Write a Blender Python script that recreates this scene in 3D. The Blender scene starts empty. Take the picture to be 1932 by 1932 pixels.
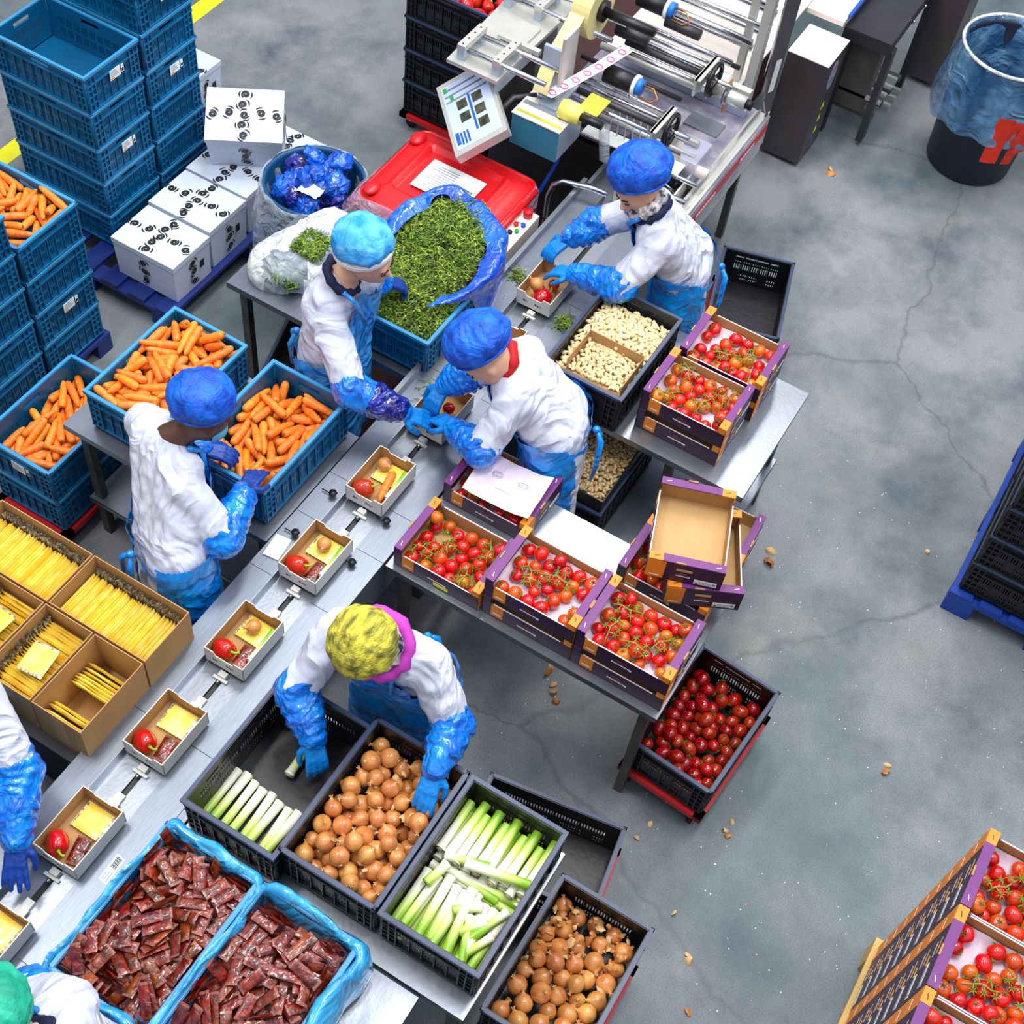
import bpy, bmesh, math, random
from mathutils import Vector, Matrix, Euler, noise
PI = math.pi
S = bpy.context.scene
COL = S.collection

# ------------------------------------------------------------------ camera, world, lights, exposure
cam_d = bpy.data.cameras.new('camera')
cam = bpy.data.objects.new('camera', cam_d)
COL.objects.link(cam)
R3 = Matrix(((0.5134095, -0.85356829, 0.08849775), (0.67147209, 0.46380171, 0.57793875), (-0.5343556, -0.23729548, 0.81126749)))
cam.matrix_world = Matrix.Translation((0, 0, 5.6)) @ R3.transposed().to_4x4()
cam_d.sensor_width = 36.0
cam_d.sensor_fit = 'HORIZONTAL'
cam_d.lens = 2606.35 / 1932 * 36.0
cam_d.clip_start = 0.1
cam_d.clip_end = 60
S.camera = cam
W = bpy.data.worlds.new('world'); S.world = W
W.use_nodes = True
# a bright hall roof overhead fading to dim walls and floor level
_n, _l = W.node_tree.nodes, W.node_tree.links
_tc = _n.new('ShaderNodeTexCoord'); _sp = _n.new('ShaderNodeSeparateXYZ'); _rp = _n.new('ShaderNodeValToRGB')
_l.new(_tc.outputs['Generated'], _sp.inputs[0]); _l.new(_sp.outputs['Z'], _rp.inputs[0]); _l.new(_rp.outputs[0], _n['Background'].inputs[0])
_rp.color_ramp.elements[0].position = 0.05; _rp.color_ramp.elements[0].color = (0.05, 0.055, 0.065, 1)
_rp.color_ramp.elements[1].position = 0.62; _rp.color_ramp.elements[1].color = (0.86, 0.90, 1.0, 1)
_e = _rp.color_ramp.elements.new(0.30); _e.color = (0.28, 0.31, 0.36, 1)
_n['Background'].inputs[1].default_value = 1.15
def area(name, loc, size, power, color=(1, 1, 1), target=None):
    d = bpy.data.lights.new(name, 'AREA'); d.shape = 'RECTANGLE'; d.size, d.size_y = size
    d.energy = power; d.color = color
    o = bpy.data.objects.new(name, d); COL.objects.link(o); o.location = loc
    if target:
        o.rotation_euler = (Vector(target) - Vector(loc)).to_track_quat('-Z', 'Y').to_euler()
    return o
area('hall_lamp', (5.2, 3.0, 7.6), (2.4, 0.6), 210, (1, 0.97, 0.93))
area('hall_lamp', (1.0, 3.6, 7.6), (2.4, 0.6), 210, (1, 0.97, 0.93))
area('hall_lamp', (3.2, 0.2, 7.6), (2.4, 0.6), 210, (0.97, 0.98, 1.0))
area('hall_lamp', (8.5, 2.2, 7.6), (2.4, 0.6), 210, (1, 0.97, 0.93))
area('roof_light', (6.5, -2.0, 8.5), (6.5, 6.5), 320, (0.9, 0.95, 1.0), (3.5, 1.0, 0))
vs = S.view_settings
S.display_settings.display_device = 'sRGB'
vs.view_transform = 'Standard'; vs.look = 'None'; vs.gamma = 1; vs.exposure = -0.15
try: vs.use_curve_mapping = False
except Exception: pass

# ------------------------------------------------------------------ materials
MATS = {}
def srgb(c):
    return tuple((x / 12.92 if x <= 0.04045 else ((x + 0.055) / 1.055) ** 2.4) for x in (v / 255 for v in c)) + (1,)
def mat(name, rgb, rough=0.5, metal=0.0, var=0.0, vscale=8.0, rgb2=None, bump=0.0, bscale=30.0, coat=0.0, alpha=1.0,
        emis=0.0, trans=0.0, stretch=None, sss=0.0, vdetail=3.0, spec=None):
    """Principled material with procedural colour variation (noise between rgb and rgb2) and noise bump."""
    if name in MATS: return MATS[name]
    m = bpy.data.materials.new(name); m.use_nodes = True
    N = m.node_tree.nodes; L = m.node_tree.links; b = N['Principled BSDF']
    b.inputs['Roughness'].default_value = rough; b.inputs['Metallic'].default_value = metal
    b.inputs['Coat Weight'].default_value = coat; b.inputs['Coat Roughness'].default_value = 0.08
    if spec is not None: b.inputs['Specular IOR Level'].default_value = spec
    if alpha < 1: b.inputs['Alpha'].default_value = alpha
    if trans: b.inputs['Transmission Weight'].default_value = trans; b.inputs['IOR'].default_value = 1.2
    if sss: b.inputs['Subsurface Weight'].default_value = sss; b.inputs['Subsurface Scale'].default_value = 0.02
    tc = N.new('ShaderNodeTexCoord'); mp = N.new('ShaderNodeMapping'); L.new(tc.outputs['Object'], mp.inputs[0])
    if stretch: mp.inputs['Scale'].default_value = stretch
    c1 = srgb(rgb); c2 = srgb(rgb2) if rgb2 else tuple(max(0, v * (1 - var)) for v in c1[:3]) + (1,)
    if var or rgb2:
        n = N.new('ShaderNodeTexNoise'); n.inputs['Scale'].default_value = vscale; n.inputs['Detail'].default_value = vdetail
        L.new(mp.outputs[0], n.inputs['Vector'])
        oi = N.new('ShaderNodeObjectInfo'); ad = N.new('ShaderNodeVectorMath'); ad.operation = 'ADD'
        L.new(mp.outputs[0], ad.inputs[0]); L.new(oi.outputs['Random'], ad.inputs[1]); L.new(ad.outputs[0], n.inputs['Vector'])
        r = N.new('ShaderNodeValToRGB'); r.color_ramp.elements[0].color = c2; r.color_ramp.elements[1].color = c1
        r.color_ramp.elements[0].position = 0.35; r.color_ramp.elements[1].position = 0.65
        L.new(n.outputs['Fac'], r.inputs[0]); L.new(r.outputs[0], b.inputs['Base Color'])
    else: b.inputs['Base Color'].default_value = c1
    if bump:
        n2 = N.new('ShaderNodeTexNoise'); n2.inputs['Scale'].default_value = bscale; n2.inputs['Detail'].default_value = 4
        L.new(mp.outputs[0], n2.inputs['Vector'])
        bp = N.new('ShaderNodeBump'); bp.inputs['Strength'].default_value = bump; bp.inputs['Distance'].default_value = 0.01
        L.new(n2.outputs['Fac'], bp.inputs['Height']); L.new(bp.outputs[0], b.inputs['Normal'])
    if emis:
        b.inputs['Emission Color'].default_value = c1; b.inputs['Emission Strength'].default_value = emis
    m.diffuse_color = c1
    MATS[name] = m
    return m
def hue_shift(m, amt=0.06, vamt=0.35):
    """small per-object hue and brightness spread (ripeness, skins)."""
    N = m.node_tree.nodes; L = m.node_tree.links; b = N['Principled BSDF']
    src = b.inputs['Base Color'].links[0].from_socket
    h = N.new('ShaderNodeHueSaturation'); oi = N.new('ShaderNodeObjectInfo')
    a = N.new('ShaderNodeMapRange'); a.inputs[3].default_value = 0.5 - amt * 0.1; a.inputs[4].default_value = 0.5 + amt
    c = N.new('ShaderNodeMapRange'); c.inputs[3].default_value = 1 - vamt; c.inputs[4].default_value = 1.1
    p = N.new('ShaderNodeMath'); p.operation = 'POWER'; p.inputs[1].default_value = 3.0
    q = N.new('ShaderNodeMath'); q.operation = 'FRACT'; k = N.new('ShaderNodeMath'); k.operation = 'MULTIPLY'; k.inputs[1].default_value = 7.3
    L.new(oi.outputs['Random'], p.inputs[0]); L.new(p.outputs[0], a.inputs[0])
    L.new(oi.outputs['Random'], k.inputs[0]); L.new(k.outputs[0], q.inputs[0]); L.new(q.outputs[0], c.inputs[0])
    L.new(a.outputs[0], h.inputs['Hue']); L.new(c.outputs[0], h.inputs['Value']); L.new(src, h.inputs['Color']); L.new(h.outputs[0], b.inputs['Base Color'])
mat('steel', (152, 158, 168), 0.34, 0.9, 0.18, 3, bump=0.05, bscale=60)
mat('steel_brushed', (130, 138, 150), 0.36, 0.85, 0.14, 12, stretch=(1, 14, 1), bump=0.05, bscale=40)
mat('steel_dark', (70, 70, 74), 0.45, 0.6, 0.3, 5)
mat('chrome', (225, 225, 228), 0.16, 1.0)
mat('alu', (208, 208, 200), 0.38, 0.55, 0.08, 10)
mat('alu_blue', (176, 190, 206), 0.4, 0.4, 0.1, 10)
mat('black_plastic', (16, 17, 22), 0.42, 0, 0.4, 6)
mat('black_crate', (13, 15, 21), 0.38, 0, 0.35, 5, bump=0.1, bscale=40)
mat('black_rim_highlight', (52, 66, 98), 0.35, 0, 0.3, 12)  # paler than the black body: the highlight along the rim is painted in
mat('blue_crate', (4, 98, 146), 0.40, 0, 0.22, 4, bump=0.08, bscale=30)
mat('blue_rim_highlight', (58, 148, 200), 0.38, 0, 0.15, 8)  # crate blue lightened, so the rim's highlight sits in its colour
mat('blue_pallet', (8, 62, 160), 0.5, 0, 0.3, 6, bump=0.2, bscale=30)
mat('dark_pallet', (8, 40, 118), 0.5, 0, 0.3, 6)
mat('wood', (216, 178, 104), 0.6, 0, 0.25, 5, stretch=(1, 9, 9), bump=0.2)
mat('red_plastic', (212, 12, 22), 0.34, 0, 0.12, 4)
mat('dolly_red', (200, 16, 26), 0.45, 0, 0.15, 8)
mat('rubber', (18, 18, 20), 0.7)
mat('kraft', (184, 140, 86), 0.75, 0, 0.12, 9, bump=0.08, bscale=60)
mat('kraft_light', (196, 156, 102), 0.75, 0, 0.1, 9)
mat('tray_white', (214, 211, 204), 0.6, 0, 0.06, 10)
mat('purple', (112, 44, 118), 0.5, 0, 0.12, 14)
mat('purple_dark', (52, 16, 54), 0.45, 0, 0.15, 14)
mat('orange_card', (240, 138, 22), 0.5, 0, 0.08, 12)
mat('staple', (40, 34, 40), 0.4, 0.6)
mat('white_ink', (236, 230, 236), 0.5)
mat('brown_ink', (122, 52, 34), 0.5)
mat('black_ink', (22, 22, 26), 0.6)
mat('grey_ink', (120, 128, 138), 0.6)
mat('sticker', (238, 240, 236), 0.4)
mat('yellow_sticker', (232, 226, 20), 0.4)
mat('styro', (208, 217, 233), 0.55, 0, 0.05, 40, bump=0.15, bscale=120)
mat('paper_liner', (226, 208, 222), 0.5, 0, 0.12, 7, bump=0.5, bscale=14)
m = mat('carrot', (248, 142, 48), 0.42, 0, 0.0, 26, rgb2=(236, 112, 22), bump=0.25, bscale=60, stretch=(3, 1, 1), sss=0.1); hue_shift(m, 0.015, 0.15)
mat('carrot_tip', (146, 92, 30), 0.6)
m = mat('tomato', (218, 44, 12), 0.16, 0, 0.2, 12, rgb2=(204, 28, 10), coat=0.5, sss=0.08); hue_shift(m, 0.045, 0.22)
m = mat('plum_tomato', (188, 16, 10), 0.15, 0, 0.2, 12, rgb2=(150, 8, 8), coat=0.5, sss=0.05); hue_shift(m, 0.015, 0.3)
mat('calyx', (96, 128, 34), 0.55, 0, 0.3, 40)
mat('vine_green', (138, 160, 52), 0.5, 0, 0.3, 40)
m = mat('onion', (226, 154, 84), 0.26, 0, 0, 9, rgb2=(190, 110, 56), stretch=(3, 3, 0.5), coat=0.25, bump=0.15, bscale=30); hue_shift(m, 0.012, 0.2)
mat('onion_dry', (230, 186, 128), 0.6, 0, 0.3, 30)
mat('onion_husk', (206, 140, 66), 0.45, 0, 0, 30, rgb2=(164, 92, 36))
mat('leek_white', (238, 240, 212), 0.35, 0, 0.06, 30, stretch=(1, 8, 8))
mat('leek_pale', (206, 226, 120), 0.38, 0, 0.1, 30, stretch=(1, 8, 8))
mat('leek_green', (150, 194, 40), 0.42, 0, 0.2, 30, stretch=(1, 8, 8))
def leek_skin(name, start, end):
    m = mat(name, (238, 240, 212), 0.36); N = m.node_tree.nodes; L = m.node_tree.links
    tc = N.new('ShaderNodeTexCoord'); sp = N.new('ShaderNodeSeparateXYZ'); L.new(tc.outputs['Object'], sp.inputs[0])
    mp = N.new('ShaderNodeMapping'); mp.inputs['Scale'].default_value = (6, 90, 90); L.new(tc.outputs['Object'], mp.inputs[0])
    n = N.new('ShaderNodeTexNoise'); n.inputs['Scale'].default_value = 1.0; L.new(mp.outputs[0], n.inputs['Vector'])
    r = N.new('ShaderNodeMapRange'); r.inputs[1].default_value = start; r.inputs[2].default_value = end; L.new(sp.outputs['X'], r.inputs[0])
    a = N.new('ShaderNodeMath'); a.operation = 'MULTIPLY_ADD'; a.inputs[1].default_value = 0.45; L.new(n.outputs['Fac'], a.inputs[0]); L.new(r.outputs[0], a.inputs[2])
    c = N.new('ShaderNodeValToRGB'); e = c.color_ramp.elements; e[0].position = 0.38; e[0].color = srgb((240, 240, 216)); e[1].position = 1.15; e[1].color = srgb((128, 178, 34))
    e[1].position = 1.0; q = e.new(0.68); q.color = srgb((206, 226, 118)); L.new(a.outputs[0], c.inputs[0]); L.new(c.outputs[0], N['Principled BSDF'].inputs['Base Color'])
leek_skin('leek_long', 0.05, 0.25); leek_skin('leek_short', -0.02, 0.15)
mat('leek_cut', (176, 200, 20), 0.5, 0, 0.2, 60)
mat('leek_root', (206, 200, 160), 0.7, 0, 0.3, 60)
m = mat('garlic', (238, 222, 182), 0.45, 0, 0, 60, rgb2=(214, 186, 128)); hue_shift(m, 0.01, 0.2)
m = mat('garlic_brown', (214, 190, 140), 0.45, 0, 0, 60, rgb2=(150, 112, 66)); hue_shift(m, 0.01, 0.35)
m = mat('sachet', (150, 42, 18), 0.16, 0, 0, 30, rgb2=(76, 12, 6), coat=0.5, bump=1.0, bscale=45); hue_shift(m, 0.02, 0.3)
mat('sachet_clear', (150, 84, 70), 0.2, 0, 0.3, 60, coat=0.3, bump=0.6, bscale=80)
m = mat('pepper', (204, 6, 16), 0.14, 0, 0.25, 8, coat=0.7); hue_shift(m, 0.01, 0.15)
mat('pepper_stem', (150, 186, 30), 0.45, 0, 0.2, 30)
m = mat('packet', (253, 230, 120), 0.3, 0, 0, 14, rgb2=(242, 200, 44), coat=0.35, bump=0.2, bscale=26); hue_shift(m, 0.01, 0.12)
mat('packet_clear', (240, 232, 200), 0.15, 0, 0, 70, rgb2=(110, 92, 66), coat=0.7, bump=0.8, bscale=90)
mat('herb', (112, 146, 40), 0.6, 0, 0, 30, rgb2=(64, 96, 22))
mat('herb_light', (158, 184, 56), 0.6, 0, 0.3, 40)
mat('herb_dark', (44, 66, 20), 0.6, 0, 0.3, 30)
mat('coat_white', (212, 216, 232), 0.8, 0, 0.04, 4, bump=0.6, bscale=7)
mat('apron_blue', (0, 150, 236), 0.22, 0, 0.0, 5, rgb2=(0, 122, 220), coat=0.5, bump=0.9, bscale=11)
mat('apron_pale', (70, 158, 226), 0.25, 0, 0.0, 5, rgb2=(24, 128, 214), coat=0.4, bump=0.7, bscale=9)
mat('sleeve_blue', (0, 142, 240), 0.16, 0, 0.0, 14, rgb2=(0, 104, 222), coat=0.7, bump=1.0, bscale=22)
mat('sleeve_navy', (10, 30, 150), 0.14, 0, 0.0, 14, rgb2=(6, 14, 110), coat=0.8, bump=1.0, bscale=26)
mat('glove_blue', (0, 132, 220), 0.42, 0, 0.15, 20, bump=0.3, bscale=60)
mat('glove_dark', (6, 60, 150), 0.45, 0, 0.25, 20, bump=0.3, bscale=60)
mat('hairnet_blue', (0, 104, 222), 0.6, 0, 0.0, 16, rgb2=(0, 62, 172), bump=0.7, bscale=34)
mat('hairnet_pale', (96, 190, 240), 0.7, 0, 0.0, 14, rgb2=(0, 138, 222), bump=0.7, bscale=30)
mat('hairnet_yellow', (228, 214, 66), 0.7, 0, 0.0, 13, rgb2=(116, 114, 44), bump=0.8, bscale=60, stretch=(1, 3, 3))
mat('hairnet_green', (40, 200, 160), 0.6, 0, 0.0, 9, rgb2=(10, 150, 120), bump=0.8, bscale=40)
mat('skin', (232, 178, 148), 0.5, 0, 0.06, 8, sss=0.1)
mat('skin_dark', (96, 60, 44), 0.5, 0, 0.1, 8)
mat('dark_hair', (26, 20, 18), 0.6)
mat('band_white', (240, 240, 238), 0.7, 0, 0.04, 10)
mat('navy_cloth', (14, 24, 66), 0.8, 0, 0.2, 10)
mat('magenta_cloth', (206, 64, 190), 0.7, 0, 0.2, 8)
mat('red_cloth', (200, 16, 26), 0.7)
mat('trousers', (40, 44, 56), 0.8, 0, 0.2, 8)
mat('mask_blue', (96, 186, 210), 0.7, 0, 0.08, 20)
mat('scarf', (232, 226, 224), 0.7, 0, 0.0, 34, rgb2=(30, 28, 60))
mat('bin_blue', (10, 70, 116), 0.45, 0, 0.15, 3)
mat('bin_navy', (10, 24, 52), 0.5, 0, 0.25, 4)
mat('bag_blue', (14, 108, 226), 0.16, 0, 0.0, 6, rgb2=(4, 72, 196), coat=0.6, bump=1.0, bscale=30)
mat('liner_blue', (24, 146, 210), 0.2, 0, 0.0, 5, rgb2=(70, 180, 230), coat=0.5, bump=0.9, bscale=12, alpha=0.93)
mat('bag_clear', (214, 226, 232), 0.12, 0, 0.0, 6, rgb2=(180, 200, 214), coat=0.6, alpha=0.42, bump=1.0, bscale=14)
mat('bag_milky', (232, 234, 230), 0.2, 0, 0.0, 6, rgb2=(206, 212, 212), coat=0.4, alpha=0.86, bump=1.0, bscale=16)
mat('bag_pink', (232, 196, 214), 0.15, 0, 0.0, 6, rgb2=(214, 150, 170), coat=0.5, alpha=0.55, bump=1.0, bscale=14)
mat('bag_bin', (110, 160, 200), 0.15, 0, 0.0, 6, rgb2=(40, 90, 136), coat=0.5, alpha=0.7, bump=1.0, bscale=14)
mat('teal_panel', (0, 128, 156), 0.55, 0, 0.1, 4)
mat('cabinet_top', (236, 224, 214), 0.45, 0.1, 0.05, 10)
mat('cabinet_dark', (84, 76, 80), 0.4, 0.3, 0.2, 3)
mat('film', (196, 190, 202), 0.12, 0.4, 0.0, 5, rgb2=(130, 124, 150), coat=0.6, bump=0.5, bscale=8)
mat('acrylic', (190, 190, 215), 0.08, 0.0, coat=0.6, alpha=0.55)
mat('brown_dark', (56, 18, 16), 0.7, 0, 0.2, 4)
mat('label_tape', (232, 218, 150), 0.45, 0, 0.06, 10)
mat('roll_yellow', (240, 228, 110), 0.4)
mat('ribbon_olive', (176, 176, 60), 0.4)
mat('pink_ink', (214, 40, 130), 0.4)
mat('screen_lit', (176, 190, 222), 0.25, emis=0.25)
mat('screen_blue', (30, 84, 170), 0.3, emis=0.1)
mat('screen_photo', (84, 84, 60), 0.3, 0, 0.0, 30, rgb2=(30, 36, 30))
mat('green_ink', (40, 160, 70), 0.4)
mat('blue_clip', (20, 110, 200), 0.4)
mat('brass', (190, 120, 60), 0.3, 0.7)
mat('cable_blue', (10, 70, 190), 0.4)
mat('mat_brown', (74, 42, 50), 0.8, 0, 0.25, 14)
mat('rag_red', (232, 48, 18), 0.7, 0, 0.15, 10)
mat('grey_frame', (96, 96, 92), 0.5, 0.5, 0.3, 6)
mat('rust', (110, 66, 58), 0.5, 0.5, 0.3, 6)
mat('stripe_red', (176, 10, 26), 0.35)
mat('line_yellow', (236, 230, 20), 0.6, 0, 0.1, 8)

def creases(name, scale, strength, dist=0.02, stretch=(1, 1, 1), cells=0.0):
    """sharp crumple lines: folded noise added under the material's existing bump."""
    m = MATS[name]; N = m.node_tree.nodes; L = m.node_tree.links; b = N['Principled BSDF']
    tc = N.new('ShaderNodeTexCoord'); mp = N.new('ShaderNodeMapping'); mp.inputs['Scale'].default_value = stretch; L.new(tc.outputs['Object'], mp.inputs[0])
    n = N.new('ShaderNodeTexNoise'); n.inputs['Scale'].default_value = scale; n.inputs['Detail'].default_value = 2.5; n.inputs['Distortion'].default_value = 1.1; L.new(mp.outputs[0], n.inputs['Vector'])
    a = N.new('ShaderNodeMath'); a.operation = 'SUBTRACT'; a.inputs[1].default_value = 0.5; c = N.new('ShaderNodeMath'); c.operation = 'ABSOLUTE'
    L.new(n.outputs['Fac'], a.inputs[0]); L.new(a.outputs[0], c.inputs[0])
    k = N.new('ShaderNodeMapRange'); k.inputs[1].default_value = 0.0; k.inputs[2].default_value = 0.16; k.inputs[3].default_value = 1.0; k.inputs[4].default_value = 0.0; L.new(c.outputs[0], k.inputs[0])
    bp = N.new('ShaderNodeBump'); bp.inputs['Strength'].default_value = strength; bp.inputs['Distance'].default_value = dist; L.new(k.outputs[0], bp.inputs['Height'])
    if b.inputs['Normal'].links: L.new(b.inputs['Normal'].links[0].from_socket, bp.inputs['Normal'])
    L.new(bp.outputs[0], b.inputs['Normal'])
creases('coat_white', 4.5, 0.55, 0.03, (1, 1, 0.7))
for _m, _s in (('sleeve_blue', 9), ('sleeve_navy', 12), ('apron_blue', 5), ('apron_pale', 5), ('bag_blue', 9), ('liner_blue', 6), ('bag_clear', 7), ('bag_milky', 7), ('bag_pink', 6), ('bag_bin', 5)):
    creases(_m, _s, 0.6, 0.02)
creases('hairnet_blue', 14, 0.35, 0.008); creases('hairnet_pale', 12, 0.3, 0.008)

# ------------------------------------------------------------------ mesh helpers
class MB:
    """collects shapes; build() links them as ONE mesh object."""
    def __init__(s): s.v = []; s.f = []; s.m = []; s.mats = []; s.sm = []
    def mi(s, m):
        if m not in s.mats: s.mats.append(m)
        return s.mats.index(m)
    def add(s, vs, fs, m, smooth=False, M=None):
        o = len(s.v)
        s.v += [tuple(M @ Vector(p)) for p in vs] if M is not None else [tuple(p) for p in vs]
        k = s.mi(m)
        for f in fs: s.f.append(tuple(i + o for i in f)); s.m.append(k); s.sm.append(smooth)
        return s
    def box(s, x0, x1, y0, y1, z0, z1, m, M=None, taper=0.0):
        t = taper
        vs = [(x0 + t, y0 + t, z0), (x1 - t, y0 + t, z0), (x1 - t, y1 - t, z0), (x0 + t, y1 - t, z0), (x0, y0, z1), (x1, y0, z1), (x1, y1, z1), (x0, y1, z1)]
        return s.add(vs, [(3, 2, 1, 0), (4, 5, 6, 7), (0, 1, 5, 4), (1, 2, 6, 5), (2, 3, 7, 6), (3, 0, 4, 7)], m, False, M)
    def tube(s, pts, r, m, n=10, caps=True, M=None, smooth=True, closed=False):
        """round tube along a list of points; r is a number or a list of radii."""
        P = [Vector(p) for p in pts]; k = len(P); rs = r if isinstance(r, (list, tuple)) else [r] * k
        vs = []; up = None
        for i, p in enumerate(P):
            t = (P[(i + 1) % k] - P[i - 1]) if closed else (P[min(i + 1, k - 1)] - P[max(i - 1, 0)])
            if t.length < 1e-9: t = Vector((0, 0, 1))
            t.normalize()
            if up is None: up = Vector((0, 0, 1)) if abs(t.z) < 0.9 else Vector((1, 0, 0))
            a = t.cross(up)
            if a.length < 1e-6: a = t.orthogonal()
            a.normalize(); b = a.cross(t).normalized(); up = b
            for j in range(n):
                w = 2 * PI * j / n; vs.append(p + (a * math.cos(w) + b * math.sin(w)) * rs[i])
        fs = []
        for i in range(k if closed else k - 1):
            i2 = (i + 1) % k
            for j in range(n): fs.append((i * n + j, i2 * n + j, i2 * n + (j + 1) % n, i * n + (j + 1) % n))
        if caps and not closed: fs.append(tuple(range(n))); fs.append(tuple(reversed(range((k - 1) * n, k * n))))
        return s.add(vs, fs, m, smooth, M)
    def cyl(s, a, b, r, m, n=16, M=None): return s.tube([a, b], r, m, n, True, M)
    def lathe(s, prof, m, n=16, M=None, smooth=True, caps=True, fn=None):
        vs = []; fs = []; k = len(prof)
        for (r, z) in prof:
            for j in range(n):
                w = 2 * PI * j / n; q = r * (fn(w, z) if fn else 1); vs.append((q * math.cos(w), q * math.sin(w), z))
        for i in range(k - 1):
            for j in range(n): fs.append((i * n + j, i * n + (j + 1) % n, (i + 1) * n + (j + 1) % n, (i + 1) * n + j))
        if caps: fs.append(tuple(reversed(range(n)))); fs.append(tuple(range((k - 1) * n, k * n)))
        return s.add(vs, fs, m, smooth, M)
    def ball(s, c, r, m, n=12, M=None):
        r = (r, r, r) if isinstance(r, (int, float)) else r
        k = max(4, n // 2); prof = [(math.sin(PI * i / k) or 1e-4, -math.cos(PI * i / k)) for i in range(k + 1)]
        prof[0] = (0.02, -1); prof[-1] = (0.02, 1)
        T = Matrix.Translation(c) @ Matrix.Diagonal((r[0], r[1], r[2], 1))
        return s.lathe(prof, m, n, (M @ T) if M is not None else T)
    def prism(s, poly, z0, z1, m, M=None):
        k = len(poly); vs = [(x, y, z0) for x, y in poly] + [(x, y, z1) for x, y in poly]
        return s.add(vs, [tuple(reversed(range(k))), tuple(range(k, 2 * k))] + [(i, (i + 1) % k, k + (i + 1) % k, k + i) for i in range(k)], m, False, M)
    def panel(s, length, z0, z1, holes, t, m, M):
        """wall plate in local x (0..length), z; thickness t towards +y, with rectangular through holes (x0,x1,z0,z1)."""
        zs = sorted(set([z0, z1] + [h[2] for h in holes] + [h[3] for h in holes]))
        for a, b in zip(zs, zs[1:]):
            hs = sorted((h[0], h[1]) for h in holes if h[2] <= a + 1e-9 and h[3] >= b - 1e-9); x = 0
            for p, q in hs:
                if p > x + 1e-6: s.box(x, p, 0, t, a, b, m, M)
                x = q
            if length > x + 1e-6: s.box(x, length, 0, t, a, b, m, M)
        return s
    def mesh(s, name):
        me = bpy.data.meshes.new(name); me.from_pydata(s.v, [], s.f)
        for m in s.mats: me.materials.append(MATS[m])
        me.polygons.foreach_set('material_index', s.m); me.polygons.foreach_set('use_smooth', s.sm); me.update()
        return me
    def build(s, name, parent=None, loc=None, rz=0):
        o = bpy.data.objects.new(name, s.mesh(name)); COL.objects.link(o)
        if parent: o.parent = parent
        if loc is not None: o.location = loc
        if rz: o.rotation_euler.z = rz
        return o
def tag(o, label=None, cat=None, group=None, kind=None):
    if label: o['label'] = label
    if cat: o['category'] = cat
    if group: o['group'] = group
    if kind: o['kind'] = kind
    return o
def thing(name, label, cat, loc=(0, 0, 0), rz=0, group=None, kind=None):
    o = bpy.data.objects.new(name, None); COL.objects.link(o); o.location = loc; o.rotation_euler.z = rz
    o.empty_display_size = 0.05
    return tag(o, label, cat, group, kind)
def dup(root, loc, rot=None, label=None, group=None):
    r = root.copy(); COL.objects.link(r); r.location = loc
    if rot is not None: r.rotation_euler = rot if not isinstance(rot, (int, float)) else (0, 0, rot)
    if label: r['label'] = label
    if group: r['group'] = group
    for ch in list(root.children):
        c = ch.copy(); COL.objects.link(c); c.parent = r
        for g in ch.children:
            d = g.copy(); COL.objects.link(d); d.parent = c
    return r
def relabel(o, label, group=None):
    o['label'] = label
    if group: o['group'] = group
def RZ(a, loc=(0, 0, 0)): return Matrix.Translation(loc) @ Matrix.Rotation(a, 4, 'Z')
def frame(o, x, z): # matrix with local x along x, local z along z, origin o
    x = Vector(x).normalized(); z = Vector(z); z = (z - x * z.dot(x)).normalized(); y = z.cross(x)
    return Matrix.Translation(o) @ Matrix((x, y, z)).transposed().to_4x4()
def fbm(p, s): return noise.noise(Vector(p) * s)
def spiral_pts(r, turns=1.6, n=22): return [((0.16 + 0.84 * i / n) * r * math.cos(turns * 2 * PI * i / n), (0.16 + 0.84 * i / n) * r * math.sin(turns * 2 * PI * i / n)) for i in range(n + 1)]
def ribbon2d(mb, pts, w, m, M, t=0.0008):
    """flat ribbon along 2D points in local xy (for printed marks)."""
    L = []; Rr = []
    for i, (x, y) in enumerate(pts):
        a = pts[max(i - 1, 0)]; b = pts[min(i + 1, len(pts) - 1)]; dx, dy = b[0] - a[0], b[1] - a[1]; d = math.hypot(dx, dy) or 1
        ww = w[i] if isinstance(w, list) else w
        L.append((x - dy / d * ww, y + dx / d * ww, t)); Rr.append((x + dy / d * ww, y - dx / d * ww, t))
    k = len(pts); mb.add(L + Rr, [(i, k + i, k + i + 1, i + 1) for i in range(k - 1)], m, False, M)

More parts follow.
